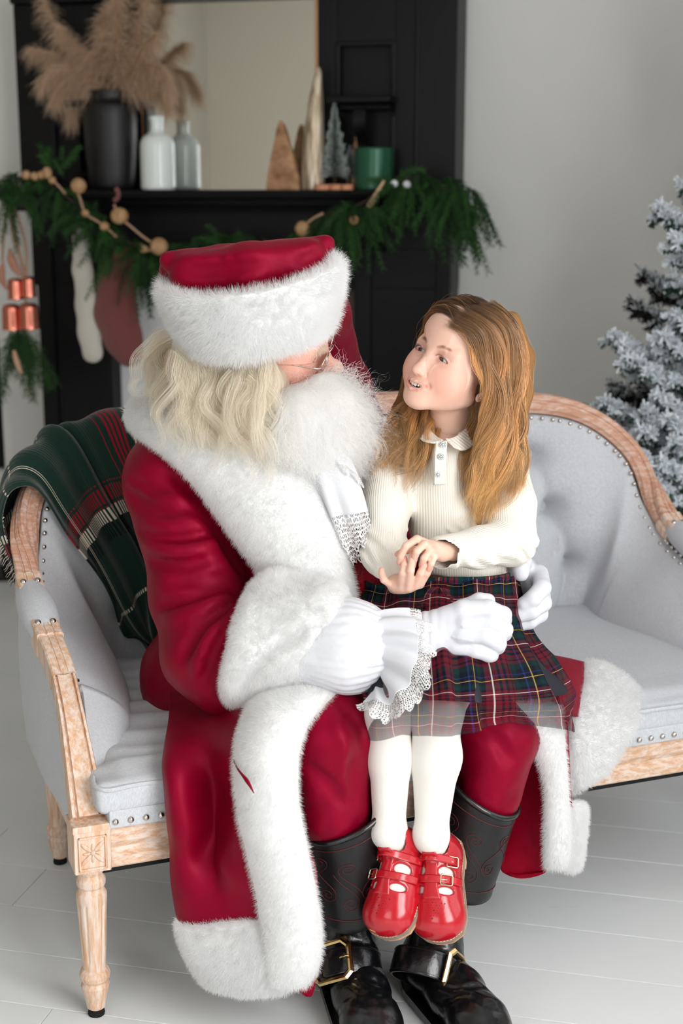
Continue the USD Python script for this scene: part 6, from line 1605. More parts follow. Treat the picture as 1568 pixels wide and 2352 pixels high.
# jabot: three falls of white cotton with lace ends
def frill(rows, nu, nv, folds, amp, seed, parent, label=None, lace=.34, uvs=(16, 7), names=('fall', 'lace')):
    g = patch(np.array([[P(*c) for c in r] for r in rows]), nu, nv)
    n = grid_normals(g); n *= np.sign((n * (EYE - g)).sum(-1).mean())
    uu = np.linspace(0, 1, nu)[:, None]; vv = np.linspace(0, 1, nv)[None]
    g = g + n * (amp * (.25 + .75 * uu) * np.sin(2 * np.pi * folds * vv + 2.4 * np.sin(3 * vv + seed) + .8 * uu))[..., None]
    # scalloped end
    cut = int(nu * (1 - lace)); sc = np.abs(np.sin(np.pi * vv[0] * uvs[0] * .5))
    dirn = g[-1] - g[-3]; dirn /= np.linalg.norm(dirn, axis=-1, keepdims=True)
    g[-6:] += (np.linspace(0, 1, 6)[:, None, None] * (dirn * (.009 * sc - .005)[:, None])[None])
    gg = g[:cut + 1]; v, f, _ = slab(gg, .0012); tm = trimesh.Trimesh(v, f, process=False); tm.fix_normals()
    o = obj(names[0], (np.array(tm.vertices), np.array(tm.faces)), 'white_cotton', parent, True)
    gl = g[cut:]; a, b = np.meshgrid(np.linspace(0, 1, len(gl)), vv[0], indexing='ij')
    obj(names[1], (gl.reshape(-1, 3), grid_faces(*gl.shape[:2])), 'lace', o if False else parent, True, uv=np.stack([b.ravel() * uvs[0] * 2.4, a.ravel() * uvs[1]], 1))
JAB = sub('jabot', SANTA, label='white ruffled neck jabot with lace ends')
frill([[(705, 1060, 2.50), (745, 1050, 2.485), (795, 1045, 2.50)], [(715, 1120, 2.48), (765, 1110, 2.455), (830, 1110, 2.48)], [(745, 1190, 2.475), (790, 1185, 2.445), (850, 1175, 2.47)], [(775, 1245, 2.475), (815, 1258, 2.45), (862, 1228, 2.475)]], 60, 80, 3, .007, 1, JAB)
frill([[(700, 1060, 2.515), (730, 1060, 2.505), (770, 1060, 2.51)], [(705, 1130, 2.495), (745, 1130, 2.475), (800, 1130, 2.485)], [(740, 1220, 2.485), (775, 1215, 2.462), (835, 1200, 2.475)], [(790, 1270, 2.487), (815, 1292, 2.468), (845, 1262, 2.48)]], 60, 80, 3, .007, 4, JAB)
frill([[(720, 1030, 2.51), (755, 1030, 2.495), (800, 1030, 2.51)], [(740, 1060, 2.49), (780, 1055, 2.475), (815, 1065, 2.49)], [(765, 1095, 2.478), (805, 1090, 2.462), (842, 1120, 2.478)]], 40, 60, 2, .006, 7, JAB, lace=.3)

# shirt sleeve and ruffle at the right wrist
F = field([[P(720, 1480, 2.36), P(890, 1490, 2.34)]], .11, .0042)
F.cap(P(735, 1478, 2.36), P(800, 1483, 2.345), .078, .080, k=.02); F.cap(P(800, 1483, 2.345), P(862, 1487, 2.345), .078, .056, k=.02); F.ell(P(815, 1520, 2.345), V(.045, .05, .04), None, .03)
def _gath(p):
    ax = P(868, 1487, 2.345); d = p - ax; th = np.arctan2(d[:, 2], -d[:, 1]); w_ = np.clip(1 - (ax[0] - p[:, 0]) / .085, 0, 1)
    return (.0016 * w_ + .0006) * np.sin(th * 30 + 3 * meshkit.noise(p * 30, 1)) + .006 * (meshkit.fbm(p * V(18, 18, 40), 3, 2) - .5)
F.warp(_gath); v, f = F.mesh(2); shirt = obj('shirt_sleeve', (v, f), 'white_cotton', SANTA, True, label='gathered white cotton shirt sleeve')
RUF = sub('wrist_ruffle', SANTA, label='white cotton wrist ruffle with a lace edge')
frill([[(858, 1408, 2.335), (866, 1435, 2.312), (872, 1470, 2.295), (874, 1510, 2.292), (874, 1545, 2.305), (868, 1568, 2.325)],
       [(905, 1400, 2.330), (918, 1432, 2.300), (925, 1475, 2.275), (915, 1530, 2.260), (890, 1580, 2.255), (850, 1590, 2.275)],
       [(945, 1400, 2.326), (960, 1440, 2.290), (965, 1490, 2.262), (950, 1555, 2.235), (905, 1610, 2.215), (835, 1605, 2.235)],
       [(968, 1405, 2.325), (988, 1455, 2.285), (992, 1515, 2.255), (974, 1592, 2.215), (900, 1652, 2.185), (820, 1608, 2.215)]], 70, 200, 6, .010, 2, RUF, lace=.38, uvs=(30, 12), names=('ruffle', 'lace'))
# boots: foot, shaft, topper with swirls stitched in red, strap, buckle
def flat_z(F, z): F.cut(V(0, 0, z), (0, 0, -1), .002)
def make_boot(label, foot, shaft, top, rim_n, buckle, strap_tilt, seed):
    """foot: points heel..toe with radii; shaft: (low, high, r); top: topper (low, high, r0, r1)"""
    o = sub('boot', SANTA, label=label)
    pts = [p for p, r in foot]
    F = field([pts, [shaft[0], shaft[1]]], .10, .0045)
    for (a, ra), (b, rb) in zip(foot[:-1], foot[1:]): F.cap(a, b, ra, rb, k=.03)
    F.cap(shaft[0], shaft[1], shaft[2], shaft[2] + .006, k=.035)
    flat_z(F, .018)
    c = foot[2][0]
    def wr(p):
        w_ = np.exp(-((p - (foot[2][0] * .5 + foot[3][0] * .5 + V(0, 0, .03))) ** 2).sum(1) / .055 ** 2) + .8 * np.exp(-((p - shaft[0] - V(0, -.02, .0)) ** 2).sum(1) / .05 ** 2)
        return .0026 * w_ * np.sin((p[:, 1] * .8 + p[:, 2] * .5 + .25 * p[:, 0]) * 250 + 9 * meshkit.noise(p * 20, seed)) + .010 * w_ * (meshkit.fbm(p * 26, 3, seed) - .5)
    F.warp(wr)
    v, f = F.mesh(3); obj('boot_foot', (v, f), 'boot_leather', o, True)
    # sole and heel: outline of the foot at the ground
    poly = sg.MultiPoint([(q[0] + 1.06 * r * math.cos(a), q[1] + 1.06 * r * math.sin(a)) for q, r in foot for a in np.linspace(0, 2 * np.pi, 24)]).convex_hull
    low = v[v[:, 2] < .05]
    poly = sg.MultiPoint([tuple(x) for x in low[:, :2]]).convex_hull.buffer(.004)
    s_ = trimesh.creation.extrude_polygon(poly, .014, engine='earcut'); s_.apply_translation((0, 0, .006)); obj('sole', (np.array(s_.vertices), np.array(s_.faces)), 'boot_leather', o, 30)
    hh = poly.intersection(sg.Point(foot[0][0][0], foot[0][0][1]).buffer(.06)); h_ = trimesh.creation.extrude_polygon(hh, .008, engine='earcut'); obj('heel', (np.array(h_.vertices), np.array(h_.faces)), 'boot_leather', o, 30)
    # topper: an open cone with a rolled rim
    lo_, hi_, r0, r1 = top; ax = (hi_ - lo_) / np.linalg.norm(hi_ - lo_)
    x = np.cross(ax, V(0, -1, 0)); x /= np.linalg.norm(x); y = np.cross(ax, x); y *= -np.sign(y[1])     # y towards the camera
    na = 72; a = np.linspace(0, 2 * np.pi, na, endpoint=False); rows_ = []
    Lh = np.linalg.norm(hi_ - lo_)
    for t in np.linspace(0, 1, 26):
        r = r0 + (r1 - r0) * t ** 1.2
        tiltz = rim_n[0] * np.cos(a) * t ** 2 - rim_n[1] * np.sin(a) * t ** 2 - .014 * (1 - t) ** 4 * np.cos(a * 1) * 0 - .012 * (1 - t) ** 3 * (np.sin(a) > 0) * np.sin(a)
        w_ = .004 * (meshkit.noise(np.stack([np.cos(a) * 2, np.sin(a) * 2, 0 * a + t * 3], 1), seed + 3) - .5)
        rows_.append(lo_ + ax * (Lh * t) + (np.cos(a) * (r + w_))[:, None] * x + (np.sin(a) * (r + w_) * 1.04)[:, None] * y + tiltz[:, None] * ax)
    G_ = np.array(rows_); inn = G_ - (G_ - (lo_ + np.linspace(0, 1, 26)[:, None] * (hi_ - lo_))[:, None]) * .06
    full_ = np.concatenate([G_, inn[::-1]], 0); m, k = full_.shape[:2]
    i, j = np.meshgrid(np.arange(m), np.arange(k), indexing='ij')
    q = np.stack([i * k + j, i * k + (j + 1) % k, ((i + 1) % m) * k + (j + 1) % k, ((i + 1) % m) * k + j], -1).reshape(-1, 4)
    tm = trimesh.Trimesh(full_.reshape(-1, 3), np.vstack([q[:, [0, 1, 2]], q[:, [0, 2, 3]]]), process=False); tm.fix_normals()
    if tm.volume < 0: tm.invert()
    tp = obj('boot_topper', (np.array(tm.vertices), np.array(tm.faces)), 'boot_top_leather', o, True)
    rim = np.vstack([G_[-1], G_[-1][:2]]); obj('rolled_rim', tube(rim, .0055, None, 10, ax), 'boot_leather', tp, True)
    st = []
    sec = G_
    def at(u, t):
        """point on the topper: u angle/2pi (0.25 faces the camera), t height"""
        fu = (u % 1) * na; iu = int(fu) % na; fr = fu - int(fu); ft = np.clip(t, 0, .999) * 25; it = int(ft); fq = ft - it
        p_ = (sec[it, iu] * (1 - fr) + sec[it, (iu + 1) % na] * fr) * (1 - fq) + (sec[it + 1, iu] * (1 - fr) + sec[it + 1, (iu + 1) % na] * fr) * fq
        ctr = lo_ + (hi_ - lo_) * t; d_ = p_ - ctr; d_ -= ax * (d_ @ ax); return p_ + d_ / np.linalg.norm(d_) * .0006
    for t_ in (.86, .10):
        st.append(tube(np.array([at(u, t_ + .012 * math.sin(6.28 * u)) for u in np.linspace(0, 1, 70)]), .00075, None, 5, ax))
    for u0, t0, s_ in ((.16, .34, 1), (.24, .26, -1), (.33, .34, -1), (.10, .66, 1), (.36, .70, -1), (.25, .62, 1)):
        cu = []
        for q_ in np.linspace(0, 1, 60):
            if q_ < .6: th = 11.0 * (1 - q_ / .6); r_ = .0015 + .0125 * q_ / .6; x_, y_ = r_ * math.cos(th), -r_ * math.sin(th)
            else: w_ = (q_ - .6) / .4; bz = [(.014, 0), (.015, .020), (-.012, .030), (-.026, .062)]; k4 = [(1 - w_) ** 3, 3 * w_ * (1 - w_) ** 2, 3 * w_ * w_ * (1 - w_), w_ ** 3]; x_, y_ = (sum(a * b[i] for a, b in zip(k4, bz)) for i in (0, 1))
            cu.append((u0 + s_ * x_ / .41, t0 + (1 if t0 < .5 else -1) * y_ / Lh))
        st.append(tube(np.array([at(u, t) for u, t in cu]), .00048, None, 5, ax))
    obj('stitching', cat(st), 'red_stitch', tp, True, label='red scroll stitching')
    # strap: carried round the shaft where it meets the foot
    bc, bn, half, rx, ry = buckle['c'], buckle['n'], .024, buckle['rx'], buckle['ry']
    bn = bn / np.linalg.norm(bn); sx = np.cross(bn, V(0, -1, 0)); sx /= np.linalg.norm(sx); sy = np.cross(bn, sx); sy *= -np.sign(sy[1])
    a = np.linspace(0, 2 * np.pi, 90, endpoint=False); G_ = []
    for t, o_ in ((-1, 0), (-1, .004), (-.9, .006), (-.3, .0068), (.3, .0068), (.9, .006), (1, .004), (1, 0)):
        G_.append(bc + bn * (half * t) + (np.cos(a) * (rx + o_))[:, None] * sx + (np.sin(a) * (ry + o_))[:, None] * sy)
    G_ = np.array(G_); m, k = G_.shape[:2]; i, j = np.meshgrid(np.arange(m), np.arange(k), indexing='ij')
    q = np.stack([i * k + j, i * k + (j + 1) % k, ((i + 1) % m) * k + (j + 1) % k, ((i + 1) % m) * k + j], -1).reshape(-1, 4)
    tm = trimesh.Trimesh(G_.reshape(-1, 3), np.vstack([q[:, [0, 1, 2]], q[:, [0, 2, 3]]]), process=False); tm.fix_normals()
    stp = obj('strap', (np.array(tm.vertices), np.array(tm.faces)), 'boot_leather', o, 40)
    sts = []
    for t in (-.8, .8):
        for aa in np.linspace(0, 2 * np.pi, 110, endpoint=False):
            c_ = bc + bn * half * t + math.cos(aa) * (rx + .0066) * sx + math.sin(aa) * (ry + .0066) * sy; d_ = -math.sin(aa) * sx + math.cos(aa) * sy
            sts.append(tube(np.array([c_ - d_ * .0008, c_ + d_ * .0008]), .0005, None, 4))
    obj('stitching', cat(sts), 'black_stitch', stp, False)
    # buckle: bevelled square frame with cut corners, and its prong
    th = buckle['angle']; pc = bc + math.cos(th) * (rx + .011) * sx + math.sin(th) * (ry + .011) * sy; nn = math.cos(th) * sx / rx + math.sin(th) * sy / ry; nn /= np.linalg.norm(nn)
    tx = np.cross(bn, nn); tx /= np.linalg.norm(tx); W_, H_, cc = buckle['w'], buckle['h'], .010
    base = [(-W_ + cc, -H_), (W_ - cc, -H_), (W_, -H_ + cc), (W_, H_ - cc), (W_ - cc, H_), (-W_ + cc, H_), (-W_, H_ - cc), (-W_, -H_ + cc)]
    prof = [(-.0045, 0), (-.0045, .002), (-.0015, .0052), (.0015, .0052), (.0045, .002), (.0045, 0)]
    rows_ = []
    for off, hgt in prof:
        k_ = np.array(base); k_ = k_ * (1 + off / np.array([W_, H_]))
        rows_.append(pc + k_[:, :1] * tx + k_[:, 1:] * bn + nn * hgt - nn * .018 * ((k_[:, :1] / W_) ** 2) * buckle.get('curve', .4))
    G_ = np.array(rows_); m, k = G_.shape[:2]; i, j = np.meshgrid(np.arange(m), np.arange(k), indexing='ij')
    q = np.stack([i * k + j, i * k + (j + 1) % k, ((i + 1) % m) * k + (j + 1) % k, ((i + 1) % m) * k + j], -1).reshape(-1, 4)
    tm = trimesh.Trimesh(G_.reshape(-1, 3), np.vstack([q[:, [0, 1, 2]], q[:, [0, 2, 3]]]), process=False); tm.fix_normals()
    if tm.volume < 0: tm.invert()
    bk = obj('buckle', (np.array(tm.vertices), np.array(tm.faces)), 'brass', o, 25, label='large brass buckle')
    obj('prong', tube([pc + tx * (W_ - .014) + nn * .004, pc + tx * (W_ - .004) + nn * .007, pc + tx * (W_ + .004) + nn * .004], .0018, 10, 8), 'brass', bk, True)
def PZ(px, py, z):
    d = P(px, py, 1.0) - EYE
    return EYE + d * ((z - EYE[2]) / d[2])
ha = PZ(800, 2140, .115)
make_boot('black leather boot nearer the camera-left trim, buckle facing the viewer', [(V(ha[0], ha[1] + .045, .052), .040), (V(ha[0] + .005, ha[1] - .02, .060), .046), (V(ha[0] + .022, ha[1] - .105, .052), .046), (V(ha[0] + .040, ha[1] - .19, .042), .048), (V(ha[0] + .05, ha[1] - .245, .036), .040)],
          (V(ha[0], ha[1] + .012, .09), V(ha[0] - .008, ha[1] + .012, .24), .048), (P(800, 2085, 2.345), P(796, 1845, 2.345), .0690, .0830), (.034, .026),
          dict(c=V(ha[0] + .000, ha[1] - .058, .072), n=V(-.10, .72, .68), rx=.054, ry=.060, angle=1.98, w=.036, h=.033), 0, 3)
hb = PZ(1000, 2150, .115)
make_boot('black leather boot under the red shoes, buckle on its outer side', [(V(hb[0] - .02, hb[1] + .05, .052), .040), (V(hb[0] - .005, hb[1] - .01, .060), .046), (V(hb[0] + .032, hb[1] - .09, .052), .046), (V(hb[0] + .066, hb[1] - .175, .042), .048), (V(hb[0] + .085, hb[1] - .225, .036), .040)],
          (V(hb[0], hb[1] + .015, .09), V(hb[0] + .018, hb[1] + .02, .25), .048), (P(1050, 2030, 2.41), P(1102, 1800, 2.43), .0660, .0790), (-.028, .022),
          dict(c=V(hb[0] - .024, hb[1] - .050, .080), n=V(.26, .62, .74), rx=.052, ry=.060, angle=.66, w=.034, h=.033), 0, 8)

# the girl's red shoes: shaped in their own frame (x: her left, -y: toe, z: up), then hung from the ankles
def shoe_parts(mirror):
    s = -1 if mirror else 1
    L_ = .172
    out = {}
    def prof(y):                                                    # half width and centre line of the last, heel at +.07, toe at -.10
        yy = np.array([.072, .060, .035, .0, -.035, -.065, -.088, -.099, -.102]); ww = np.array([.010, .024, .029, .0285, .033, .0345, .029, .016, .004]); cc = np.array([0, 0, 0, 0, .001, .003, .005, .006, .006])
        return np.interp(-y, -yy, ww), np.interp(-y, -yy, cc) * s
    ys = np.concatenate([np.linspace(.072, -.08, 50), np.linspace(-.082, -.102, 18)])
    w_, c_ = prof(ys)
    outline = np.vstack([np.stack([c_ + w_, ys], 1), np.stack([c_ - w_, ys], 1)[::-1]])
    poly = sg.Polygon(outline).buffer(.002).buffer(0)
    F = Field((-.05, -.115, -.004), (.05, .085, .085), .0020)
    for y in np.linspace(.05, -.082, 24):
        w, c = prof(np.array([y])); w, c = float(w[0]), float(c[0])
        h = np.interp(-y, [-.06, -.03, 0, .03, .06, .09], [.050, .046, .046, .042, .036, .026])
        F.ell(V(c, y, .006), V(w, .022, h), None, .010)
    F.ell(V(.005 * s, -.070, .008), V(.034, .031, .030), None, .012)
    F.cap(V(0, .040, .020), V(0, .043, .062), .027, .026, k=.015)
    F.cut(V(0, 0, .004), (0, 0, -1), .001)
    solid = F.F.copy()
    # open the upper: foot opening and the two windows either side of the T-bar
    F.cap(V(0, .036, .048), V(0, .046, .10), .0225, .027, k=.003, op='sub')
    for e in (-1, 1):
        F.ell(V(e * .0195, -.004, .046), V(.0105, .0088, .024), Rotation.from_euler('z', e * 16, degrees=True).as_matrix(), .003, 'sub')
        F.ell(V(e * .0185 + .001 * s, -.0345, .042), V(.0105, .0060, .022), Rotation.from_euler('z', e * 10, degrees=True).as_matrix(), .003, 'sub')
    v, f = F.mesh(3); out['upper'] = (v, f)
    # the foot in its stocking, seen through the windows
    F3_ = Field((-.05, -.115, -.004), (.05, .085, .10), .003); F3_.F[:] = 1
    for y in np.linspace(.05, -.075, 16):
        w, c = prof(np.array([y])); F3_.ell(V(float(c[0]), y, .006), V(float(w[0]) - .0035, .022, np.interp(-y, [-.06, -.03, 0, .03, .06, .09], [.050, .043, .0425, .0385, .0325, .022])), None, .010)
    out['foot'] = F3_.mesh(3)
    body = trimesh.Trimesh(*F3_.mesh(2), process=False)
    hull = trimesh.Trimesh(v, f, process=False)
    def topz(x, y):
        d2 = ((v[:, 0] - x) ** 2 + (v[:, 1] - y) ** 2); i = np.argsort(d2)[:12]
        return v[i, 2].max()
    Hs = Field((-.05, -.115, -.004), (.05, .085, .085), .0020); Hs.F = solid; sv, sf = Hs.mesh(3)
    kd_ = cKDTree(sv[:, :2][sv[:, 2] > .012]); sz = sv[sv[:, 2] > .012]
    def skin_at(th_y, ang):
        """point of the closed upper at length th_y, angle over the top (0 left .. pi right)"""
        w, c = prof(np.array([th_y])); c = float(c[0])
        d_ = V(math.cos(ang), 0, math.sin(ang)); cand = sv[np.abs(sv[:, 1] - th_y) < .006]; q_ = cand - V(c, th_y, .006)
        pr = q_ @ d_ - 1.6 * np.linalg.norm(q_ - (q_ @ d_)[:, None] * d_ * V(1, 0, 1), axis=1); b_ = cand[np.argmax(pr)]
        r_ = np.linalg.norm((b_ - V(c, th_y, .006)) * V(1, 0, 1)); return V(c, th_y, .006) + d_ * r_, d_
    def strap(y0, a0, a1, half, lift=.0020):
        rows_ = []
        for a in np.linspace(a0, a1, 26):
            p_, d_ = skin_at(y0 + .006 * math.cos(a) ** 2, a); rows_.append([p_ + d_ * (lift + .0) + V(0, k_ * half, 0) for k_ in np.linspace(-1, 1, 7)])
        g = np.array(rows_); g = np.stack([np.stack([np.convolve(np.pad(g[:, i, c], 2, mode='edge'), np.ones(5) / 5, 'valid') for c in range(3)], -1) for i in range(7)], 1)
        vv, ff, _ = slab(g, .0022); tm = trimesh.Trimesh(vv, ff, process=False); tm.fix_normals(); return (np.array(tm.vertices), np.array(tm.faces)), g
    out['straps'] = []; out['buckles'] = []; out['stitch'] = []; out['windows'] = []
    for y0, ab in ((.0125, .95), (-.0195, 1.12)):
        (m_, g_) = strap(y0, .35, math.pi - .35, .0062)
        out['straps'].append(m_)
        for side in (0, 6):
            mid_ = g_[:, side]; off = g_[:, 3] - g_[:, side]; off /= np.linalg.norm(off, axis=1, keepdims=True)
            nrm = np.cross(np.gradient(mid_, axis=0), off); nrm /= np.linalg.norm(nrm, axis=1, keepdims=True); nrm *= np.sign(nrm[:, 2:3] + 1e-6)
            for i in range(1, 25): c0 = mid_[i] + off[i] * .0011 + nrm[i] * .0003; out['stitch'].append(tube(np.array([c0, c0 + (mid_[min(i + 1, 25)] - mid_[i]) * .5]), .00035, None, 4))
        ang = ab if not mirror else math.pi - ab
        p_, d_ = skin_at(y0, ang); tx = V(-d_[2], 0, d_[0]); rr = .0085
        loop = [p_ + d_ * .0042 + tx * x + V(0, y, 0) for x, y in ((-rr, -rr * .75), (-rr * .8, -rr), (rr * .8, -rr), (rr, -rr * .75), (rr, rr * .75), (rr * .8, rr), (-rr * .8, rr), (-rr, rr * .75), (-rr, -rr * .75))]
        bk_ = [tube(np.array(loop), .00125, None, 6, d_), tube(np.array([p_ + d_ * .0045 - tx * .001, p_ + d_ * .005 + tx * rr]), .0008, None, 5)]
        out['buckles'].append(cat(bk_))
    # T-bar tongue loop
    tb = []
    for y in np.linspace(.022, -.050, 26):
        p_, d_ = skin_at(y, math.pi / 2); hw = np.interp(y, [-.05, -.03, .0, .015, .022], [.013, .0095, .0085, .0105, .007]); tb.append([p_ + V(x * hw, 0, .0012 - .0016 * abs(x) ** 2) for x in np.linspace(-1, 1, 9)])
    g = np.array(tb); vv, ff, _ = slab(g, .0028); tm = trimesh.Trimesh(vv, ff, process=False); tm.fix_normals(); out['tbar'] = (np.array(tm.vertices), np.array(tm.faces))
    # punched toe cap: heart-shaped field of small holes
    hl = []
    for gx in np.arange(-.024, .0241, .0040):
        for gy in np.arange(-.088, -.046, .0040):
            x_ = gx + (.002 if int(round(gy / .004)) % 2 else 0); u_ = abs(x_) / .024; lim0 = -.050 - .004 * (1 - abs(u_ - .5) * 2); lim1 = -.050 - .034 * (1 - u_ ** 1.1)
            if lim1 < gy < lim0 + .001 and (int(round(gx / .004)) + int(round(gy / .004))) % 3 != 0:
                i = kd_.query((x_ + .004 * s, gy))[1]; p_ = sz[i]; big = (int(round(gx / .004)) % 4 == 0 and int(round(gy / .004)) % 3 == 1)
                sp_ = trimesh.creation.icosphere(1); r_ = .0011 if big else .00062; hl.append((np.array(sp_.vertices) * V(r_, r_, .0004) + V(x_ + .004 * s, gy, p_[2] + .0004), sp_.faces))
    out['holes'] = cat(hl)
    s1 = trimesh.creation.extrude_polygon(poly.buffer(.0035), .0075, engine='earcut'); s1.apply_translation((0, 0, -.0040)); out['welt'] = s1
    s2 = trimesh.creation.extrude_polygon(poly.buffer(.0028), .0065, engine='earcut'); s2.apply_translation((0, 0, -.0100)); out['sole'] = s2
    hp = poly.buffer(.0025).intersection(sg.box(-.1, .022, .1, .1)); s3 = trimesh.creation.extrude_polygon(hp, .009, engine='earcut'); s3.apply_translation((0, 0, -.0185)); out['heel'] = s3
    ring = np.array(poly.buffer(.0016).exterior.coords); st = []
    dd = np.r_[0, np.cumsum(np.linalg.norm(np.diff(ring, axis=0), axis=1))]
    for d0 in np.arange(0, dd[-1], .0048):
        p0 = [np.interp(d0 + o_, dd, ring[:, i]) for o_ in (0, .0034) for i in (0, 1)]; st.append(tube(np.array([[p0[0], p0[1], .0042], [p0[2], p0[3], .0042]]), .0007, None, 5))
    out['welt_stitch'] = cat(st)
    return out
def place_shoe(mirror, ankle, R, label):
    o = sub('shoe', GIRL, label=label); pr = shoe_parts(mirror); c = V(0, .046, .075)
    T_ = lambda m_: (lambda vf: ((((vf[0] - c) * V(1.25, 1.06, 1.15)) @ R.T) + ankle, vf[1]))((np.asarray(m_.vertices), np.asarray(m_.faces)) if hasattr(m_, 'faces') else m_)
    obj('upper', T_(pr['upper']), 'red_leather', o, True); obj('foot', T_(pr['foot']), 'white_tights', o, True, label='white tights seen through the shoe openings')
    obj('t_bar', T_(pr['tbar']), 'red_leather', o, True); obj('toe_punching', T_(pr['holes']), 'shoe_hole', o, True)
    for m_, b_ in zip(pr['straps'], pr['buckles']):
        q_ = obj('strap', T_(m_), 'red_leather', o, True); obj('buckle', T_(b_), 'pale_gold', q_, True)
    obj('stitching', T_(cat(pr['stitch'])), 'shoe_hole', o, False)
    obj('welt', T_(pr['welt']), 'rubber_sole', o, 30); obj('sole', T_(pr['sole']), 'crepe_sole', o, 30); obj('heel', T_(pr['heel']), 'crepe_sole', o, 30); obj('welt_stitching', T_(pr['welt_stitch']), 'cream_thread', o, True)
place_shoe(True, P(891, 1908, 2.280), shoe_R(46, -14, -22), 'red leather T-bar shoe, its buckles on the far side')
place_shoe(False, P(988, 1918, 2.280), shoe_R(46, -10, -9), 'red leather T-bar shoe, both gold buckles in view')
# ------------------------------------------------------------------ the girl's hair
GH = sub('hair', GIRL, label='long wavy golden brown hair, parted near the middle')
gg = np.random.default_rng(33)
near = np.array([
    [(1040, 742, 2.530), (1070, 768, 2.508), (1090, 825, 2.497), (1108, 888, 2.492), (1112, 960, 2.498), (1096, 1040, 2.496), (1082, 1110, 2.495), (1072, 1180, 2.488)],
    [(1066, 722, 2.540), (1112, 758, 2.512), (1132, 825, 2.500), (1140, 895, 2.496), (1138, 975, 2.498), (1126, 1055, 2.492), (1112, 1130, 2.490), (1098, 1208, 2.480)],
    [(1096, 704, 2.560), (1152, 745, 2.530), (1176, 825, 2.514), (1180, 905, 2.512), (1172, 985, 2.512), (1168, 1065, 2.506), (1152, 1140, 2.500), (1126, 1206, 2.488)],
    [(1128, 698, 2.590), (1186, 742, 2.568), (1209, 825, 2.555), (1206, 905, 2.55), (1192, 985, 2.54), (1200, 1060, 2.53), (1196, 1130, 2.52), (1160, 1195, 2.505)],
    [(1150, 708, 2.63), (1200, 760, 2.61), (1214, 835, 2.60), (1208, 915, 2.59), (1195, 985, 2.575), (1205, 1060, 2.555), (1206, 1125, 2.54), (1186, 1180, 2.525)]], float)
far = np.array([
    [(1042, 738, 2.532), (1014, 716, 2.562), (990, 738, 2.60), (976, 790, 2.64), (965, 860, 2.655), (975, 930, 2.62), (982, 985, 2.56), (975, 1050, 2.515), (952, 1130, 2.505)],
    [(1060, 722, 2.545), (1030, 702, 2.58), (1000, 726, 2.63), (978, 790, 2.665), (958, 860, 2.67), (955, 930, 2.63), (945, 990, 2.56), (935, 1060, 2.52), (925, 1120, 2.51)],
    [(1086, 706, 2.562), (1058, 692, 2.60), (1012, 715, 2.655), (975, 790, 2.68), (950, 865, 2.68), (935, 930, 2.64), (915, 990, 2.57), (895, 1055, 2.535), (885, 1105, 2.525)],
    [(1116, 698, 2.59), (1090, 686, 2.63), (1040, 706, 2.69), (985, 790, 2.70), (950, 870, 2.69), (925, 935, 2.65), (895, 990, 2.58), (872, 1050, 2.55), (862, 1100, 2.54)]], float)
def interp_ctrl(C, p):
    i = min(int(p * (len(C) - 1)), len(C) - 2); f = p * (len(C) - 1) - i
    return C[i] * (1 - f) + C[i + 1] * f
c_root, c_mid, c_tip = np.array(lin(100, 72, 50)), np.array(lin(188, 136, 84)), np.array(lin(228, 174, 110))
near[:, 0, 2] -= .022; near[:, 1, 2] -= .014; far[:, 0, 2] -= .020; far[:, 1, 2] -= .012; near[0, 1:5, 0] += (8, 9, 10, 8); near[1, 1:4, 0] += 4; near[3, 1:, 0] -= 10; near[4, 1:, 0] -= 14; near[:, 0, :2] += (-5, 1); far[:, 0, :2] += (5, 3)
st_all, ti_all = [], []
def emit(ctrl, n, r0, r1, wave, freq, shade, k=34):
    c = PP(ctrl); s = lock(c, n, r0, r1, k, wave, freq, gg)
    t = np.linspace(0, 1, k)[:, None]
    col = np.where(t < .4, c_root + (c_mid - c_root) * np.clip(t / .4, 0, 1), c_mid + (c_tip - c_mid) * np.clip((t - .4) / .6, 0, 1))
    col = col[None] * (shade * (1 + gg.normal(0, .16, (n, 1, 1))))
    st_all.append(s); ti_all.append(np.clip(col, 0, .95))
for j in range(120):
    p = gg.random(); c = interp_ctrl(near, p).copy()
    jit = gg.normal(0, 1, (len(c), 2)) * np.array([7, 4]) * np.linspace(.2, 2.2, len(c))[:, None]; c[:, :2] += jit; c[:, 2] += gg.normal(0, .004) + gg.uniform(-.004, .012)
    c[-1, 1] += gg.uniform(-45, 8); c[0, :2] += gg.normal(0, 5, 2)
    emit(c, 95, .0070, .0075, gg.uniform(.006, .017), gg.uniform(1.3, 2.3), gg.choice([.45, .65, .85, 1.0, 1.2, 1.45]))
for j in range(75):
    p = gg.random(); c = interp_ctrl(far, p).copy()
    jit = gg.normal(0, 1, (len(c), 2)) * np.array([7, 4]) * np.linspace(.2, 2.2, len(c))[:, None]; c[:, :2] += jit; c[:, 2] += gg.uniform(-.002, .014)
    c[0, :2] += gg.normal(0, 5, 2); c[-1, 1] += gg.uniform(-60, 15); c[-1, 0] += gg.normal(0, 10)
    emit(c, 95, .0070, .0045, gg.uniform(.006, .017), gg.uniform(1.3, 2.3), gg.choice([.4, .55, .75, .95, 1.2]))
for j in range(16):                                                 # behind the ear, on to the neck
    c = np.array([(1112 + gg.normal(0, 8), 860, 2.56), (1108 + gg.normal(0, 8), 900, 2.555), (1098 + gg.normal(0, 9), 950, 2.565), (1086 + gg.normal(0, 9), 1000, 2.555), (1074 + gg.normal(0, 9), 1060, 2.52), (1068 + gg.normal(0, 9), 1110, 2.505)])
    emit(c, 80, .008, .008, .005, 1.5, .7)
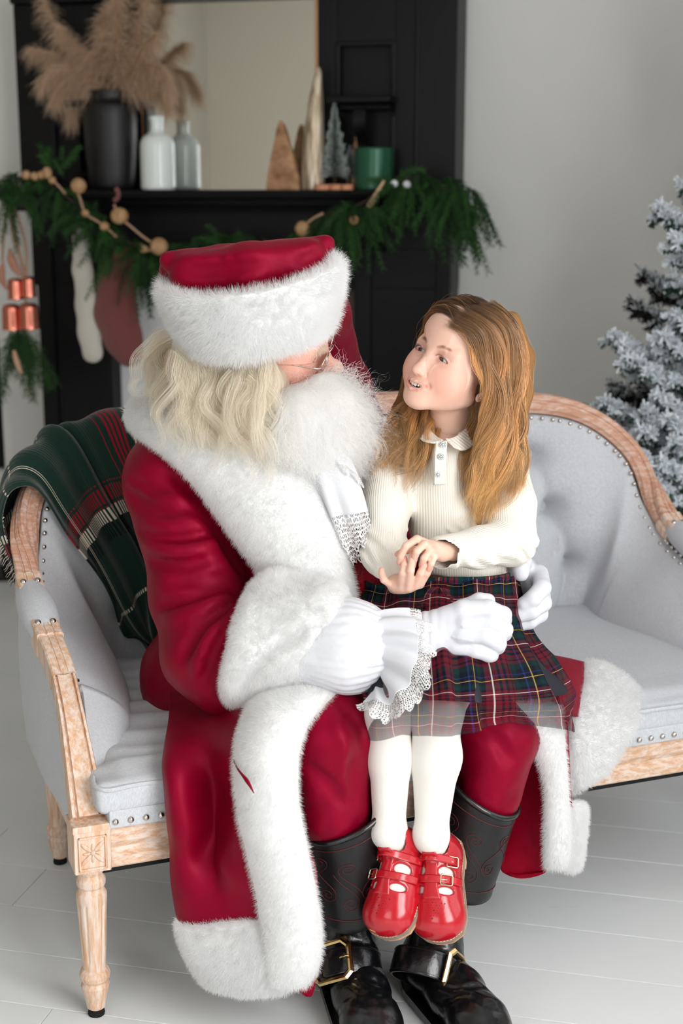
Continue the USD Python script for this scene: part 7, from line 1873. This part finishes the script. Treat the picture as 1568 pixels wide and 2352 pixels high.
# fine hairs at the temple and flyaways
for j in range(50):
    c = near[0].copy() + np.r_[gg.uniform(-6, 3), gg.uniform(-4, 6), 0]; c[:, :2] += gg.normal(0, 5, (len(c), 2)); c = c[:5]
    emit(c, 8, .002, .004, .002, 1.2, 1.35, 34)
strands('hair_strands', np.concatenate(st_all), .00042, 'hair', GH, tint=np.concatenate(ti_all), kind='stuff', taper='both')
fl, ft = [], []
for j in range(150):
    if gg.random() < .55: c = interp_ctrl(near, gg.uniform(.6, 1)).copy(); dx = gg.uniform(4, 26)
    else: c = interp_ctrl(far, gg.random()).copy(); dx = -gg.uniform(2, 22)
    c[:, :2] += gg.normal(0, 7, (len(c), 2)); c[2:, 0] += dx * gg.random(len(c) - 2); c[:2, 1] -= gg.uniform(0, 16)
    a = gg.integers(0, len(c) - 3); cc = spline(PP(c), 60); cc = cc[int(a * 5):int(a * 5) + 40]; fl.append(cc[np.linspace(0, len(cc) - 1, 24).astype(int)])
strands('flyaway_hairs', np.array(fl), .00024, 'hair', GH, tint=np.broadcast_to(c_tip, (len(fl), 3)), kind='stuff')
# what lies beneath: scalp cover and the body of the locks
F = Field(GT - V(.22, .14, .42), GT + V(.17, .18, .16), .0042)
F.place(GR, GT)
F.ell(V(0, .018, .042) * GS, V(.0752, .0885, .0735) * GS, None, 0)
F.T = None
n0 = GR @ V(0, -1, .62); F.cut(gh(0, -.040, .062), n0, .006)
F.cut(gh(0, -.028, .0), GR @ V(0, -1, -.12), .006)
for p, r in ((.28, .018), (.5, .022), (.75, .024), (.95, .022)):
    c = PP(interp_ctrl(near, p)[1:]) + V(0, .026, 0); F.chain(c, [r * .8, r, r, r, r * .9, r * .8, r * .35], k=.012)
for p, r in ((.3, .014), (.6, .018), (.85, .016)):
    c = PP(interp_ctrl(far, p)[4:8]) + V(0, .024, 0); F.chain(c, [r, r, r * .8, r * .3], k=.012)
v, f = F.mesh(3)
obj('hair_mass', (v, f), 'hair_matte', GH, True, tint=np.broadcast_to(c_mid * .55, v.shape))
# ------------------------------------------------------------------ things on the mantel shelf
def MP(px, py, b):
    a, z = wall_px(px, py, b); return RM(a, b, z)
def MB(px, b=.27):
    """on the shelf, under a picture column"""
    a, _ = wall_px(px, 437, b); return RM(a, b, SH_Z + .0012)
PXM = 5.0 * 0.98 / FPX
def turned(prof, c, seg=48, cap=True):
    v, f = lathe(prof, seg, cap); return v + c, f
def sprof(pts, n=60):
    p = np.asarray(pts, float); d = np.r_[0, np.cumsum(np.linalg.norm(np.diff(p, axis=0), axis=1))]
    q = np.linspace(0, d[-1], n); from scipy.interpolate import PchipInterpolator as Pc
    return np.stack([Pc(d, p[:, 0])(q), Pc(d, p[:, 1])(q)], 1)
VASE = thing('vase', 'large matt black vase holding pampas grass on the mantel shelf', 'vase')
vc = MB(259, .25)
obj('body', turned(sprof([(.001, 0), (.070, 0), (.078, .012), (.088, .08), (.0945, .16), (.0955, .26), (.091, .292), (.074, .306), (.070, .316), (.072, .335), (.074, .342), (.066, .340), (.062, .30), (.05, .2), (.001, .19)], 90), vc, 64), 'vase_black', VASE, True)
PG = thing('pampas_grass', 'bunch of dry tan pampas grass plumes standing in the black vase', 'dried grass')
pg = np.random.default_rng(44)
plumes = [[(255, 225), (215, 150), (150, 85), (108, 15), (100, -20)], [(250, 225), (190, 165), (125, 125), (72, 112)], [(250, 225), (195, 170), (135, 155), (96, 190)], [(255, 225), (205, 180), (175, 205), (165, 262)], [(262, 220), (262, 120), (268, 30), (275, -40)],
          [(272, 220), (292, 120), (322, 40), (338, -30)], [(278, 222), (325, 155), (362, 150), (392, 200)], [(280, 225), (330, 185), (368, 195), (386, 240)], [(262, 222), (238, 130), (232, 60), (258, 0)], [(275, 222), (305, 150), (330, 105), (356, 80)], [(255, 225), (200, 185), (150, 190), (125, 225)], [(268, 222), (300, 170), (340, 160), (372, 165)], [(258, 222), (220, 140), (170, 100), (140, 60)]]
for i, pl in enumerate(plumes):
    b0 = .25 + pg.uniform(-.05, .10); ctrl = [MP(px, py, .25 + (b0 - .25) * k / (len(pl) - 1)) for k, (px, py) in enumerate(pl)]
    ctrl[0] = vc + V(pg.normal(0, .012), pg.normal(0, .012), .33)
    c = spline(ctrl, 60); T_ = np.gradient(c, axis=0); T_ /= np.linalg.norm(T_, axis=1, keepdims=True)
    n = 900; t = pg.uniform(.22, 1, n); k_ = (t * 59).astype(int); base = c[k_]
    d = T_[k_] * .8 + pg.normal(0, .55, (n, 3)) + V(0, 0, -.35); d /= np.linalg.norm(d, axis=1, keepdims=True)
    L = (.05 + .05 * pg.random((n, 1, 1))) * (1.15 - .5 * t)[:, None, None]; q = np.linspace(0, 1, 7)[None, :, None]
    st = base[:, None] + L * (q * d[:, None] + q ** 2 * V(0, 0, -.5))
    col = np.array(lin(232, 204, 176))[None] * (pg.uniform(.6, 1.1, (n, 1)))
    sub_ = obj('stem', tube(spline([vc + V(0, 0, .20), ctrl[0], *ctrl[1:]], 30), .0018, None, 6), 'twine', PG, True)
    strands('plume', st, .0016, 'pampas', sub_, tint=col, kind='stuff')
def bottle(px, b, r, h, m, label, neck=.38):
    c = MB(px, b); o = thing('bottle', label, 'bottle', group=None)
    obj('body', turned(sprof([(.001, 0), (r * .93, 0), (r, .008), (r, h * .55), (r * .98, h * .63), (r * .80, h * .72), (r * .48, h * .775), (r * neck, h * .81), (r * neck * .97, h * .92), (r * neck * 1.12, h * .955), (r * neck * 1.16, h * .99), (r * neck, h), (r * neck * .7, h * .99), (r * neck * .66, h * .8), (r * .7, h * .68), (r * .9, h * .5), (r * .88, .012), (.001, .010)], 90), c, 48), m, o, True)
    return o
bottle(364, .29, .0610, .252, 'pale_glass', 'milky pale glass bottle standing beside the black vase')
def slab_tree(nm, poly_px, b, th, m, label, lump=.006):
    c = MB(poly_px[0][0], b); pts = []
    for px, py in poly_px: a, z = wall_px(px, py, b); pts.append((a, z))
    pg_ = sg.Polygon(pts).segmentize(.006); e = trimesh.creation.extrude_polygon(pg_.buffer(0), th, engine='earcut')
    e = e.subdivide_to_size(.012); v = np.array(e.vertices); v = np.stack([v[:, 0], b - v[:, 2] + th / 2, v[:, 1]], 1)
    v += (np.stack([meshkit.noise(v * V(70, 70, 30), s_) for s_ in (1, 2, 3)], 1) - .5) * lump
    v[:, 2] = np.maximum(v[:, 2], SH_Z + .001)
    tm = trimesh.Trimesh(*xf((v, e.faces), ROOM_M), process=False); tm.fix_normals()
    return obj(nm, (np.array(tm.vertices), np.array(tm.faces)), m, None, 45, label=label, cat='ornament')
slab_tree('bark_tree', [(614, 437), (617, 398), (628, 355), (636, 305), (645, 277), (653, 284), (664, 325), (678, 370), (688, 410), (692, 437)], .29, .035, 'bark_slab', 'light wood slab tree ornament with rough bark edges')
gt = MB(719, .29); v, f = lathe(sprof([(.001, 0), (.037, 0), (.039, .03), (.036, .10), (.032, .19), (.026, .27), (.018, .34), (.010, .385), (.001, .405)], 60), 40)
an = np.arctan2(v[:, 1], v[:, 0]); v = v * V(1, 1, 1) + np.stack([np.cos(an), np.sin(an), 0 * an], 1) * ((.010 * (meshkit.fbm(np.stack([np.cos(an) * 3, np.sin(an) * 3, v[:, 2] * 7], 1), 3, 3) - .5)) * (np.hypot(v[:, 0], v[:, 1]) > .002))[:, None]; v[:, 0] += .02 * (v[:, 2] / .4) ** 2
obj('gilt_tree', (v + gt, f), 'gilt_tree', None, True, label='tall slender silver-gold carved tree ornament, tallest on the shelf', cat='ornament')
def brush_tree(px, b, h, r, label, g_=np.random.default_rng(5), white=.35, dens=2600, z0=.045):
    c = MB(px, b); o = thing('bottle_brush_tree', label, 'ornament')
    obj('base', turned(sprof([(.001, 0), (r * .55, 0), (r * .58, .006), (r * .55, .018), (.006, .02), (.001, .02)], 24), c, 24), 'wood_pink', o, 40)
    obj('stem', turned([(.0035, .018), (.003, h * .95)], c, 8), 'tree_bark', o, True)
    n = dens; t = g_.random(n); z = z0 + (h - z0) * t; a = g_.uniform(0, 6.283, n); L = r * (1.03 - t) * (.8 + .3 * g_.random(n)) * (.86 + .14 * np.sin(t * 40))
    d = np.stack([np.cos(a), np.sin(a), g_.normal(.12, .15, n)], 1)
    p0 = c + np.stack([0 * z, 0 * z, z], 1); st = p0[:, None] + np.linspace(0, 1, 3)[None, :, None] * (L[:, None] * d)[:, None]
    col = np.where(g_.random((n, 1)) < white, np.array(lin(205, 214, 210)), np.array(lin(64, 84, 74)))
    cc = np.repeat(col[:, None], 3, 1); cc[:, 2] = np.array(lin(200, 208, 204)) * .9; strands('bristles', st, .0016, 'tinted', o, tint=cc, taper=False, kind='stuff')
brush_tree(768, .29, .305, .054, 'frosted green bottle-brush tree, the taller one')
brush_tree(803, .22, .15, .040, 'small frosted bottle-brush tree beside the green tin', white=.6, dens=1500)
wt = MB(826, .17); pr = [(.001, 0), (.045, 0), (.045, .02)]
for k in range(6): z = .06 + k * .028; pr += [(.046 - k * .0066, z), (.034 - k * .0058, z + .026)]
pr += [(.003, .235), (.001, .238)]; v, f = lathe(pr, 30); obj('carved_tree', (v + wt, f), 'wood_pale', None, 40, label='pale carved wood tree with stepped sides behind the green tin', cat='ornament')
tc = MB(858, .285); obj('tin', turned([(.001, 0), (.062, 0), (.0655, .004), (.0655, .132), (.0665, .135), (.0655, .138), (.0635, .137), (.063, .006), (.001, .006)], tc, 56), 'green_metal', None, 30, label='round dark green metal tin on the right of the shelf', cat='tin')
for px, b, r, lb in ((742, .325, .030, 'small round of pale wood at the foot of the gilt tree'), (774, .335, .026, 'pinkish wood round under the frosted tree'), (797, .355, .020, 'small orange wood round at the shelf edge')):
    obj('wood_round', turned([(.001, 0), (r, 0), (r * 1.03, .005), (r, .016), (r * .9, .018), (.001, .018)], MB(px, b), 28), 'wood_pink', None, 40, label=lb, cat='ornament')
# garland of cedar with wooden pods
GAR = thing('garland', 'cedar garland with wooden pods and beads draped along the mantel shelf', 'garland')
gr = np.random.default_rng(9)
gpath = [(-40, 430, .42), (20, 412, .42), (70, 408, .40), (120, 428, .40), (175, 470, .40), (235, 515, .40), (300, 558, .40), (370, 572, .40), (450, 560, .40), (560, 556, .40), (650, 560, .40), (700, 530, .40), (760, 490, .40), (825, 470, .41), (880, 435, .42), (930, 412, .42), (985, 412, .42), (1020, 430, .42), (1050, 470, .42), (1072, 505, .42)]
gc = spline([MP(*q) for q in gpath], 400)
obj('stem', tube(gc, .005, None, 7), 'tree_bark', GAR, True)
def sprig(base, d, L, g_, droop=.5, col=(lin(22, 50, 22), lin(48, 92, 36))):
    """a drooping cedar spray: a twig with flat side fronds"""
    k = 16; t = np.linspace(0, 1, k)[:, None]
    ax = base + L * (t * d + droop * t ** 2 * V(0, 0, -1)); out, tn = [], []
    T_ = np.gradient(ax, axis=0); T_ /= np.linalg.norm(T_, axis=1, keepdims=True)
    sd = np.cross(T_, V(0, 1, .2)); sd /= np.linalg.norm(sd, axis=1, keepdims=True)
    c0 = np.array(col[0]) + (np.array(col[1]) - np.array(col[0])) * g_.random()
    for i in range(2, k):
        for s_ in (-1, 1):
            for m_ in range(2):
                dd = T_[i] * .8 + s_ * sd[i] * g_.uniform(.4, .9) + g_.normal(0, .12, 3); l_ = L * .20 * (1.15 - .6 * i / k) * g_.uniform(.7, 1.2)
                out.append([ax[i], ax[i] + dd * l_ * .5 + V(0, 0, -l_ * .08), ax[i] + dd * l_ + V(0, 0, -l_ * .3)]); tn.append(c0 * g_.uniform(.6, 1.35))
    out += [[ax[j], ax[min(j + 1, k - 1)], ax[min(j + 2, k - 1)]] for j in range(0, k, 2)]; tn += [c0] * len(range(0, k, 2))
    return out, tn
so_, tn_ = [], []
for j in range(210):
    i = int(gr.integers(0, 400)); px_ = i / 399
    d = np.gradient(gc, axis=0)[i]; d /= np.linalg.norm(d); d = d * gr.choice([-1, 1]) * .6 + gr.normal(0, .45, 3) - RB * -.0 + V(0, -.25, -.25)
    L = gr.uniform(.08, .14); o_, t_ = sprig(gc[i] + gr.normal(0, .012, 3), d / np.linalg.norm(d), L, gr, gr.uniform(.2, .8)); so_ += o_; tn_ += t_
for (px, py), n_, L0 in (((1040, 432), 22, .13), ((1058, 455), 14, .11), ((1000, 420), 12, .13), ((940, 412), 10, .11), ((800, 475), 14, .12), ((745, 505), 12, .11), ((700, 535), 8, .09), ((130, 385), 10, .10), ((20, 420), 10, .13), ((330, 580), 10, .12), ((240, 520), 6, .09), ((310, 600), 8, .11)):
    for _ in range(n_):
        d = V(gr.normal(.15, .5), -.3, gr.normal(-.55, .35)) if py > 390 else V(gr.normal(0, .4), -.2, .8)
        o_, t_ = sprig(MP(px + gr.normal(0, 16), py + gr.normal(0, 8), .42), d / np.linalg.norm(d), L0 * gr.uniform(.7, 1.2), gr, .7 if py > 390 else .3); so_ += o_; tn_ += t_
strands('foliage', np.array(so_), .0034, 'needles', GAR, tint=np.array(tn_), kind='stuff')
def pod(px, py, r, kx=1.0, b=.45, m='bead_wood'):
    s_ = trimesh.creation.icosphere(3); v = np.array(s_.vertices); v = v * (1 + .05 * np.cos(8 * np.arctan2(v[:, 1], v[:, 0])) * (1 - np.abs(v[:, 2:3])).ravel())[:, None] * V(1, 1, kx)
    return obj('pod', (v * r + MP(px, py, b), s_.faces), m, GAR, True)
for q in ((180, 427, .026, 1.05), (274, 496, .030, .95), (365, 566, .030, 1.0), (694, 526, .024, 1.1), (95, 402, .014, 1), (120, 414, .013, 1), (108, 397, .016, 1.3), (196, 490, .013, 1), (240, 520, .016, 1), (60, 402, .016, 1), (80, 405, .015, 1), (330, 572, .016, .8), (812, 505, .015, 1), (905, 422, .012, 1), (934, 424, .013, 1)):
    pod(*q[:4], m='bead_wood' if q[0] < 900 else 'snow_flock')
for pts in ([(175, 432), (188, 470), (196, 490), (218, 505), (240, 520), (268, 545)], [(262, 470), (274, 496), (300, 520), (330, 545), (365, 566)], [(60, 402), (95, 402), (120, 414), (150, 445)], [(694, 526), (715, 505), (742, 490)], [(320, 560), (340, 575), (365, 566)]):
    obj('cord', tube([MP(px, py, .445) for px, py in pts], .0045, 30, 7), 'twine', GAR, True)
obj('tassel', tube([MP(882, 415, .45), MP(868, 440, .455), MP(855, 462, .455), MP(845, 475, .455)], .0075, 20, 8, taper=[.6, 1, 1.3, 1.1]), 'wood_pale', GAR, True)
obj('ribbon_loop', tube([MP(266, 432, .43), MP(272, 448, .43), MP(262, 462, .43)], .008, 12, 8), 'knit_rose', GAR, True)
# stockings
def stocking(chain, m, label, depth=.55):
    pts = [MP(px, py, .36 + .0 * i) for i, (px, py, r) in enumerate(chain)]; F = field([pts], .12, .0055)
    for (a, ra), (b, rb) in zip([(p, c[2] * PXM) for p, c in zip(pts, chain)][:-1], [(p, c[2] * PXM) for p, c in zip(pts, chain)][1:]): F.cap(a, b, ra, rb, k=.02)
    v_c = np.mean(pts, axis=0); F.warp(lambda p: .010 * (meshkit.fbm(p * V(16, 16, 9), 3, 3) - .5) + .0012 * np.sin(p[:, 2] * 900) * 0)
    v, f = F.mesh(3); d = (v - v_c) @ RB; v = v - RB * (d * (1 - depth))[:, None]
    o = thing('stocking', label, 'stocking'); obj('knit', (v, f), m, o, True)
    top = pts[0]; obj('hanging_loop', tube([top + V(0, 0, .02), top + V(.012, 0, .06), top + V(0, 0, .09), top + V(-.012, 0, .06), top + V(0, 0, .02)], .003, 20, 6), m, o, True)
stocking([(186, 545, 23), (190, 620, 24), (199, 700, 26), (205, 765, 27), (212, 808, 27)], 'knit_white', 'long white knitted stocking hanging from the mantel')
stocking([(278, 600, 42), (268, 660, 46), (266, 720, 53), (283, 775, 48), (296, 808, 36)], 'knit_rose', 'dusky rose knitted stocking hanging beside the white one')
# copper bells
BELLS = thing('bell_cluster', 'cluster of copper bells on twine and ribbon hanging at the shelf end', 'bells')
for px, py, r, h in ((37, 638, .030, .075), (67, 634, .028, .072), (28, 697, .036, .092), (68, 695, .038, .092)):
    c = MP(px, py + 60 * (h / .092), .40 + (.03 if py > 660 else 0)); o = obj('bell', turned(sprof([(r, 0), (r * .97, .006), (r * .93, h * .5), (r * .90, h * .82), (r * .72, h * .95), (r * .2, h), (.001, h)], 40), c, 36, False), 'copper', BELLS, True)
    obj('clapper', (np.array(trimesh.creation.icosphere(2).vertices) * .010 + c + V(0, 0, .004), trimesh.creation.icosphere(2).faces), 'copper', o, True)
for pts in ([(18, 470), (8, 540), (5, 600)], [(24, 465), (30, 540), (50, 610), (56, 650), (60, 720)], [(26, 470), (40, 560), (58, 630)], [(30, 470), (58, 560), (60, 640)], [(56, 755), (62, 820), (68, 905)]):
    obj('twine', tube([MP(px, py, .41) for px, py in pts], .005, 24, 6), 'twine', BELLS, True)
for pts, w in (([(22, 570), (28, 600), (48, 635)], .016), ([(8, 600), (4, 640), (16, 665)], .014)):
    obj('leaf', tube([MP(px, py, .43) for px, py in pts], w, 20, 8, taper=[.2, 1, .9, .3]), 'ribbon', BELLS, True)
so2, tn2 = [], []
for _ in range(22):
    d = V(gr.normal(.1, .4), -.2, -.9); o_, t_ = sprig(MP(45 + gr.normal(0, 16), 760 + gr.normal(0, 8), .41), d / np.linalg.norm(d), gr.uniform(.10, .2), gr, .3); so2 += o_; tn2 += t_
strands('sprig', np.array(so2), .0034, 'needles', BELLS, tint=np.array(tn2), kind='stuff')
obj('pod', tube([MP(32, 805, .44), MP(40, 835, .44), MP(50, 858, .44)], .011, 16, 8, taper=[.6, 1, .5]), 'wood_pale', BELLS, True)
# slim dark stand and fluffy stool at the picture's left edge
st0 = P(-8, 900, 5.35); st0[2] = 0
STD = thing('floor_stand', 'slim black metal stand behind the hanging bells', 'stand')
v, f = lathe([(.001, 0), (.12, 0), (.12, .012), (.02, .02), (.02, .03)], 40); obj('foot', (v + st0, f), 'black_paint', STD, 30)
v, f = lathe([(.018, .02), (.018, 1.48), (.001, 1.48)], 16); obj('pole', (v + st0, f), 'black_paint', STD, 30)
s_ = trimesh.creation.icosphere(3); obj('finial', (np.array(s_.vertices) * .034 + st0 + V(0, 0, 1.50), s_.faces), 'black_paint', STD, True)
sc_ = P(-20, 1140, 4.95); s_ = trimesh.creation.icosphere(4)
STL = thing('stool', 'round stool with a fluffy white seat at the left edge', 'stool')
vv = np.array(s_.vertices) * V(.115, .115, .085) + sc_; o = obj('seat', (vv, s_.faces), 'fluffy', STL, True)
strands('pile', fur(vv, np.array(s_.faces), 5000, .02, rng), .0012, 'plush_strand', o, kind='stuff')
for k in range(3):
    a = k * 2.094; q = sc_ + V(.07 * math.cos(a), .07 * math.sin(a), -.04); e = V(sc_[0] + .11 * math.cos(a), sc_[1] + .11 * math.sin(a), .0); obj('leg', tube([q, e], .011, 8, 10), 'wood_pale', STL, True)
# ------------------------------------------------------------------ flocked Christmas tree
TREE = thing('christmas_tree', 'snow-flocked artificial fir tree on the right behind the settee', 'tree')
tg = np.random.default_rng(77)
tb = P(1745, 1000, 4.15); tb[2] = 0
v, f = lathe([(.001, 0), (.20, 0), (.20, .015), (.05, .03), (.04, .05), (.032, .8), (.022, 1.6), (.008, 2.3), (.001, 2.3)], 20); obj('trunk', (v + tb, f), 'tree_bark', TREE, True)
white, grey, green, dark = (np.array(lin(*c)) for c in ((240, 244, 250), (176, 190, 196), (52, 78, 64), (40, 34, 30)))
def fir_branch(base, tip, snow, g_):
    """a branch with side twigs, needles all round, flock on its upper side"""
    k = 14; t = np.linspace(0, 1, k)[:, None]; ax = base + (tip - base) * t + V(0, 0, -.06) * np.sin(np.pi * t) * np.linalg.norm(tip - base)
    L = np.linalg.norm(tip - base); twigs = [(ax[3:], 1.0)]
    T_ = (tip - base) / L; sd = np.cross(T_, V(0, 0, 1)); sd /= np.linalg.norm(sd)
    for i in range(3, k - 1):
        for s_ in (-1, 1):
            if g_.random() < .85:
                l_ = min(.17, .36 * L) * (1.15 - i / k) * g_.uniform(.7, 1.2); d = T_ * .75 + s_ * sd * g_.uniform(.45, .8) + V(0, 0, g_.normal(.05, .22)); d /= np.linalg.norm(d)
                twigs.append((ax[i] + np.linspace(0, 1, 6)[:, None] * d * l_ + V(0, 0, -.02) * np.linspace(0, 1, 6)[:, None] ** 2, .9))
    S_, C_ = [], []
    for tw, q in twigs:
        l_ = np.linalg.norm(tw[-1] - tw[0]); n = int(1500 * l_) + 40; u = g_.random(n); idx = u * (len(tw) - 1); i0 = np.clip(idx.astype(int), 0, len(tw) - 2); p = tw[i0] + (tw[i0 + 1] - tw[i0]) * (idx - i0)[:, None]
        T2 = (tw[-1] - tw[0]) / (l_ + 1e-9); d = T2 * .55 + g_.normal(0, .6, (n, 3)); d /= np.linalg.norm(d, axis=1, keepdims=True); nl = .026 * g_.uniform(.7, 1.15, (n, 1)) * q
        S_.append(np.stack([p, p + d * nl * .5, p + d * nl], 1))
        up_ = d[:, 2] + g_.normal(0, .35, n); sn = (up_ > (-.15 - .8 * (snow - .5) * 2))
        col = np.where(sn[:, None], white + (grey - white) * g_.random((n, 1)) * .6, (green if snow > .3 else dark) * g_.uniform(.5, 1.2, (n, 1))); C_.append(col)
    return np.concatenate(S_), np.concatenate(C_), ax
def add_branch(base, tip, snow):
    S_, C_, ax = fir_branch(base, tip, snow, tg)
    o = obj('branch', tube(ax, .006, None, 6, taper=[1.2, .5]), 'tree_bark', TREE, True)
    strands('needles', S_, .0064 if snow > .3 else .0030, 'tinted', o, tint=C_, kind='stuff', taper=False)
def trunk_at(z): return tb + V(0, 0, z)
# branches that show: tip px, py, distance, flock
for px, py, Y, sn in ((1408, 770, 3.95, .9), (1432, 812, 3.85, .85), (1510, 470, 4.05, .75), (1545, 545, 3.9, .9), (1450, 690, 4.2, .1), (1470, 620, 4.25, .1), (1500, 650, 4.2, .15), (1545, 640, 4.0, .6), (1345, 935, 4.1, .25), (1385, 920, 3.85, .85), (1402, 880, 4.2, .05), (1440, 845, 4.25, .05), (1470, 985, 3.7, .95), (1455, 1040, 3.6, .95), (1480, 940, 3.75, .95), (1510, 905, 3.8, .9), (1520, 1060, 3.6, .95), (1500, 1110, 3.6, .7),
                      (1545, 1010, 3.65, .95), (1530, 960, 3.7, .9), (1400, 985, 3.8, .7), (1520, 1190, 3.6, .7), (1560, 1150, 3.7, .4), (1555, 720, 3.9, .8), (1520, 770, 3.85, .9), (1540, 850, 3.95, .1), (1500, 880, 4.1, .05), (1560, 420, 4.1, .7), (1565, 920, 4.0, .05), (1550, 1090, 3.65, .8), (1430, 930, 4.2, .1), (1470, 905, 4.2, .05)):
    tip = P(px, py, Y); L = np.linalg.norm((tip - tb)[:2]); add_branch(trunk_at(tip[2] - .10 - .12 * L), tip, sn)
for j in range(64):                                                 # the rest of the tree, out of the picture
    z = .30 + 1.9 * (j / 64); a = j * 2.399; r = .12 + (2.3 - z) * .34
    d = V(math.cos(a), math.sin(a), 0)
    tip = trunk_at(z) + d * r + V(0, 0, .02); q = tip - EYE; xx = 784 + FPX * q[0] / (q[1] * _c - q[2] * _s)
    if xx < 1570: continue
    add_branch(trunk_at(z - .12), tip, tg.choice([.9, .8, .5]))
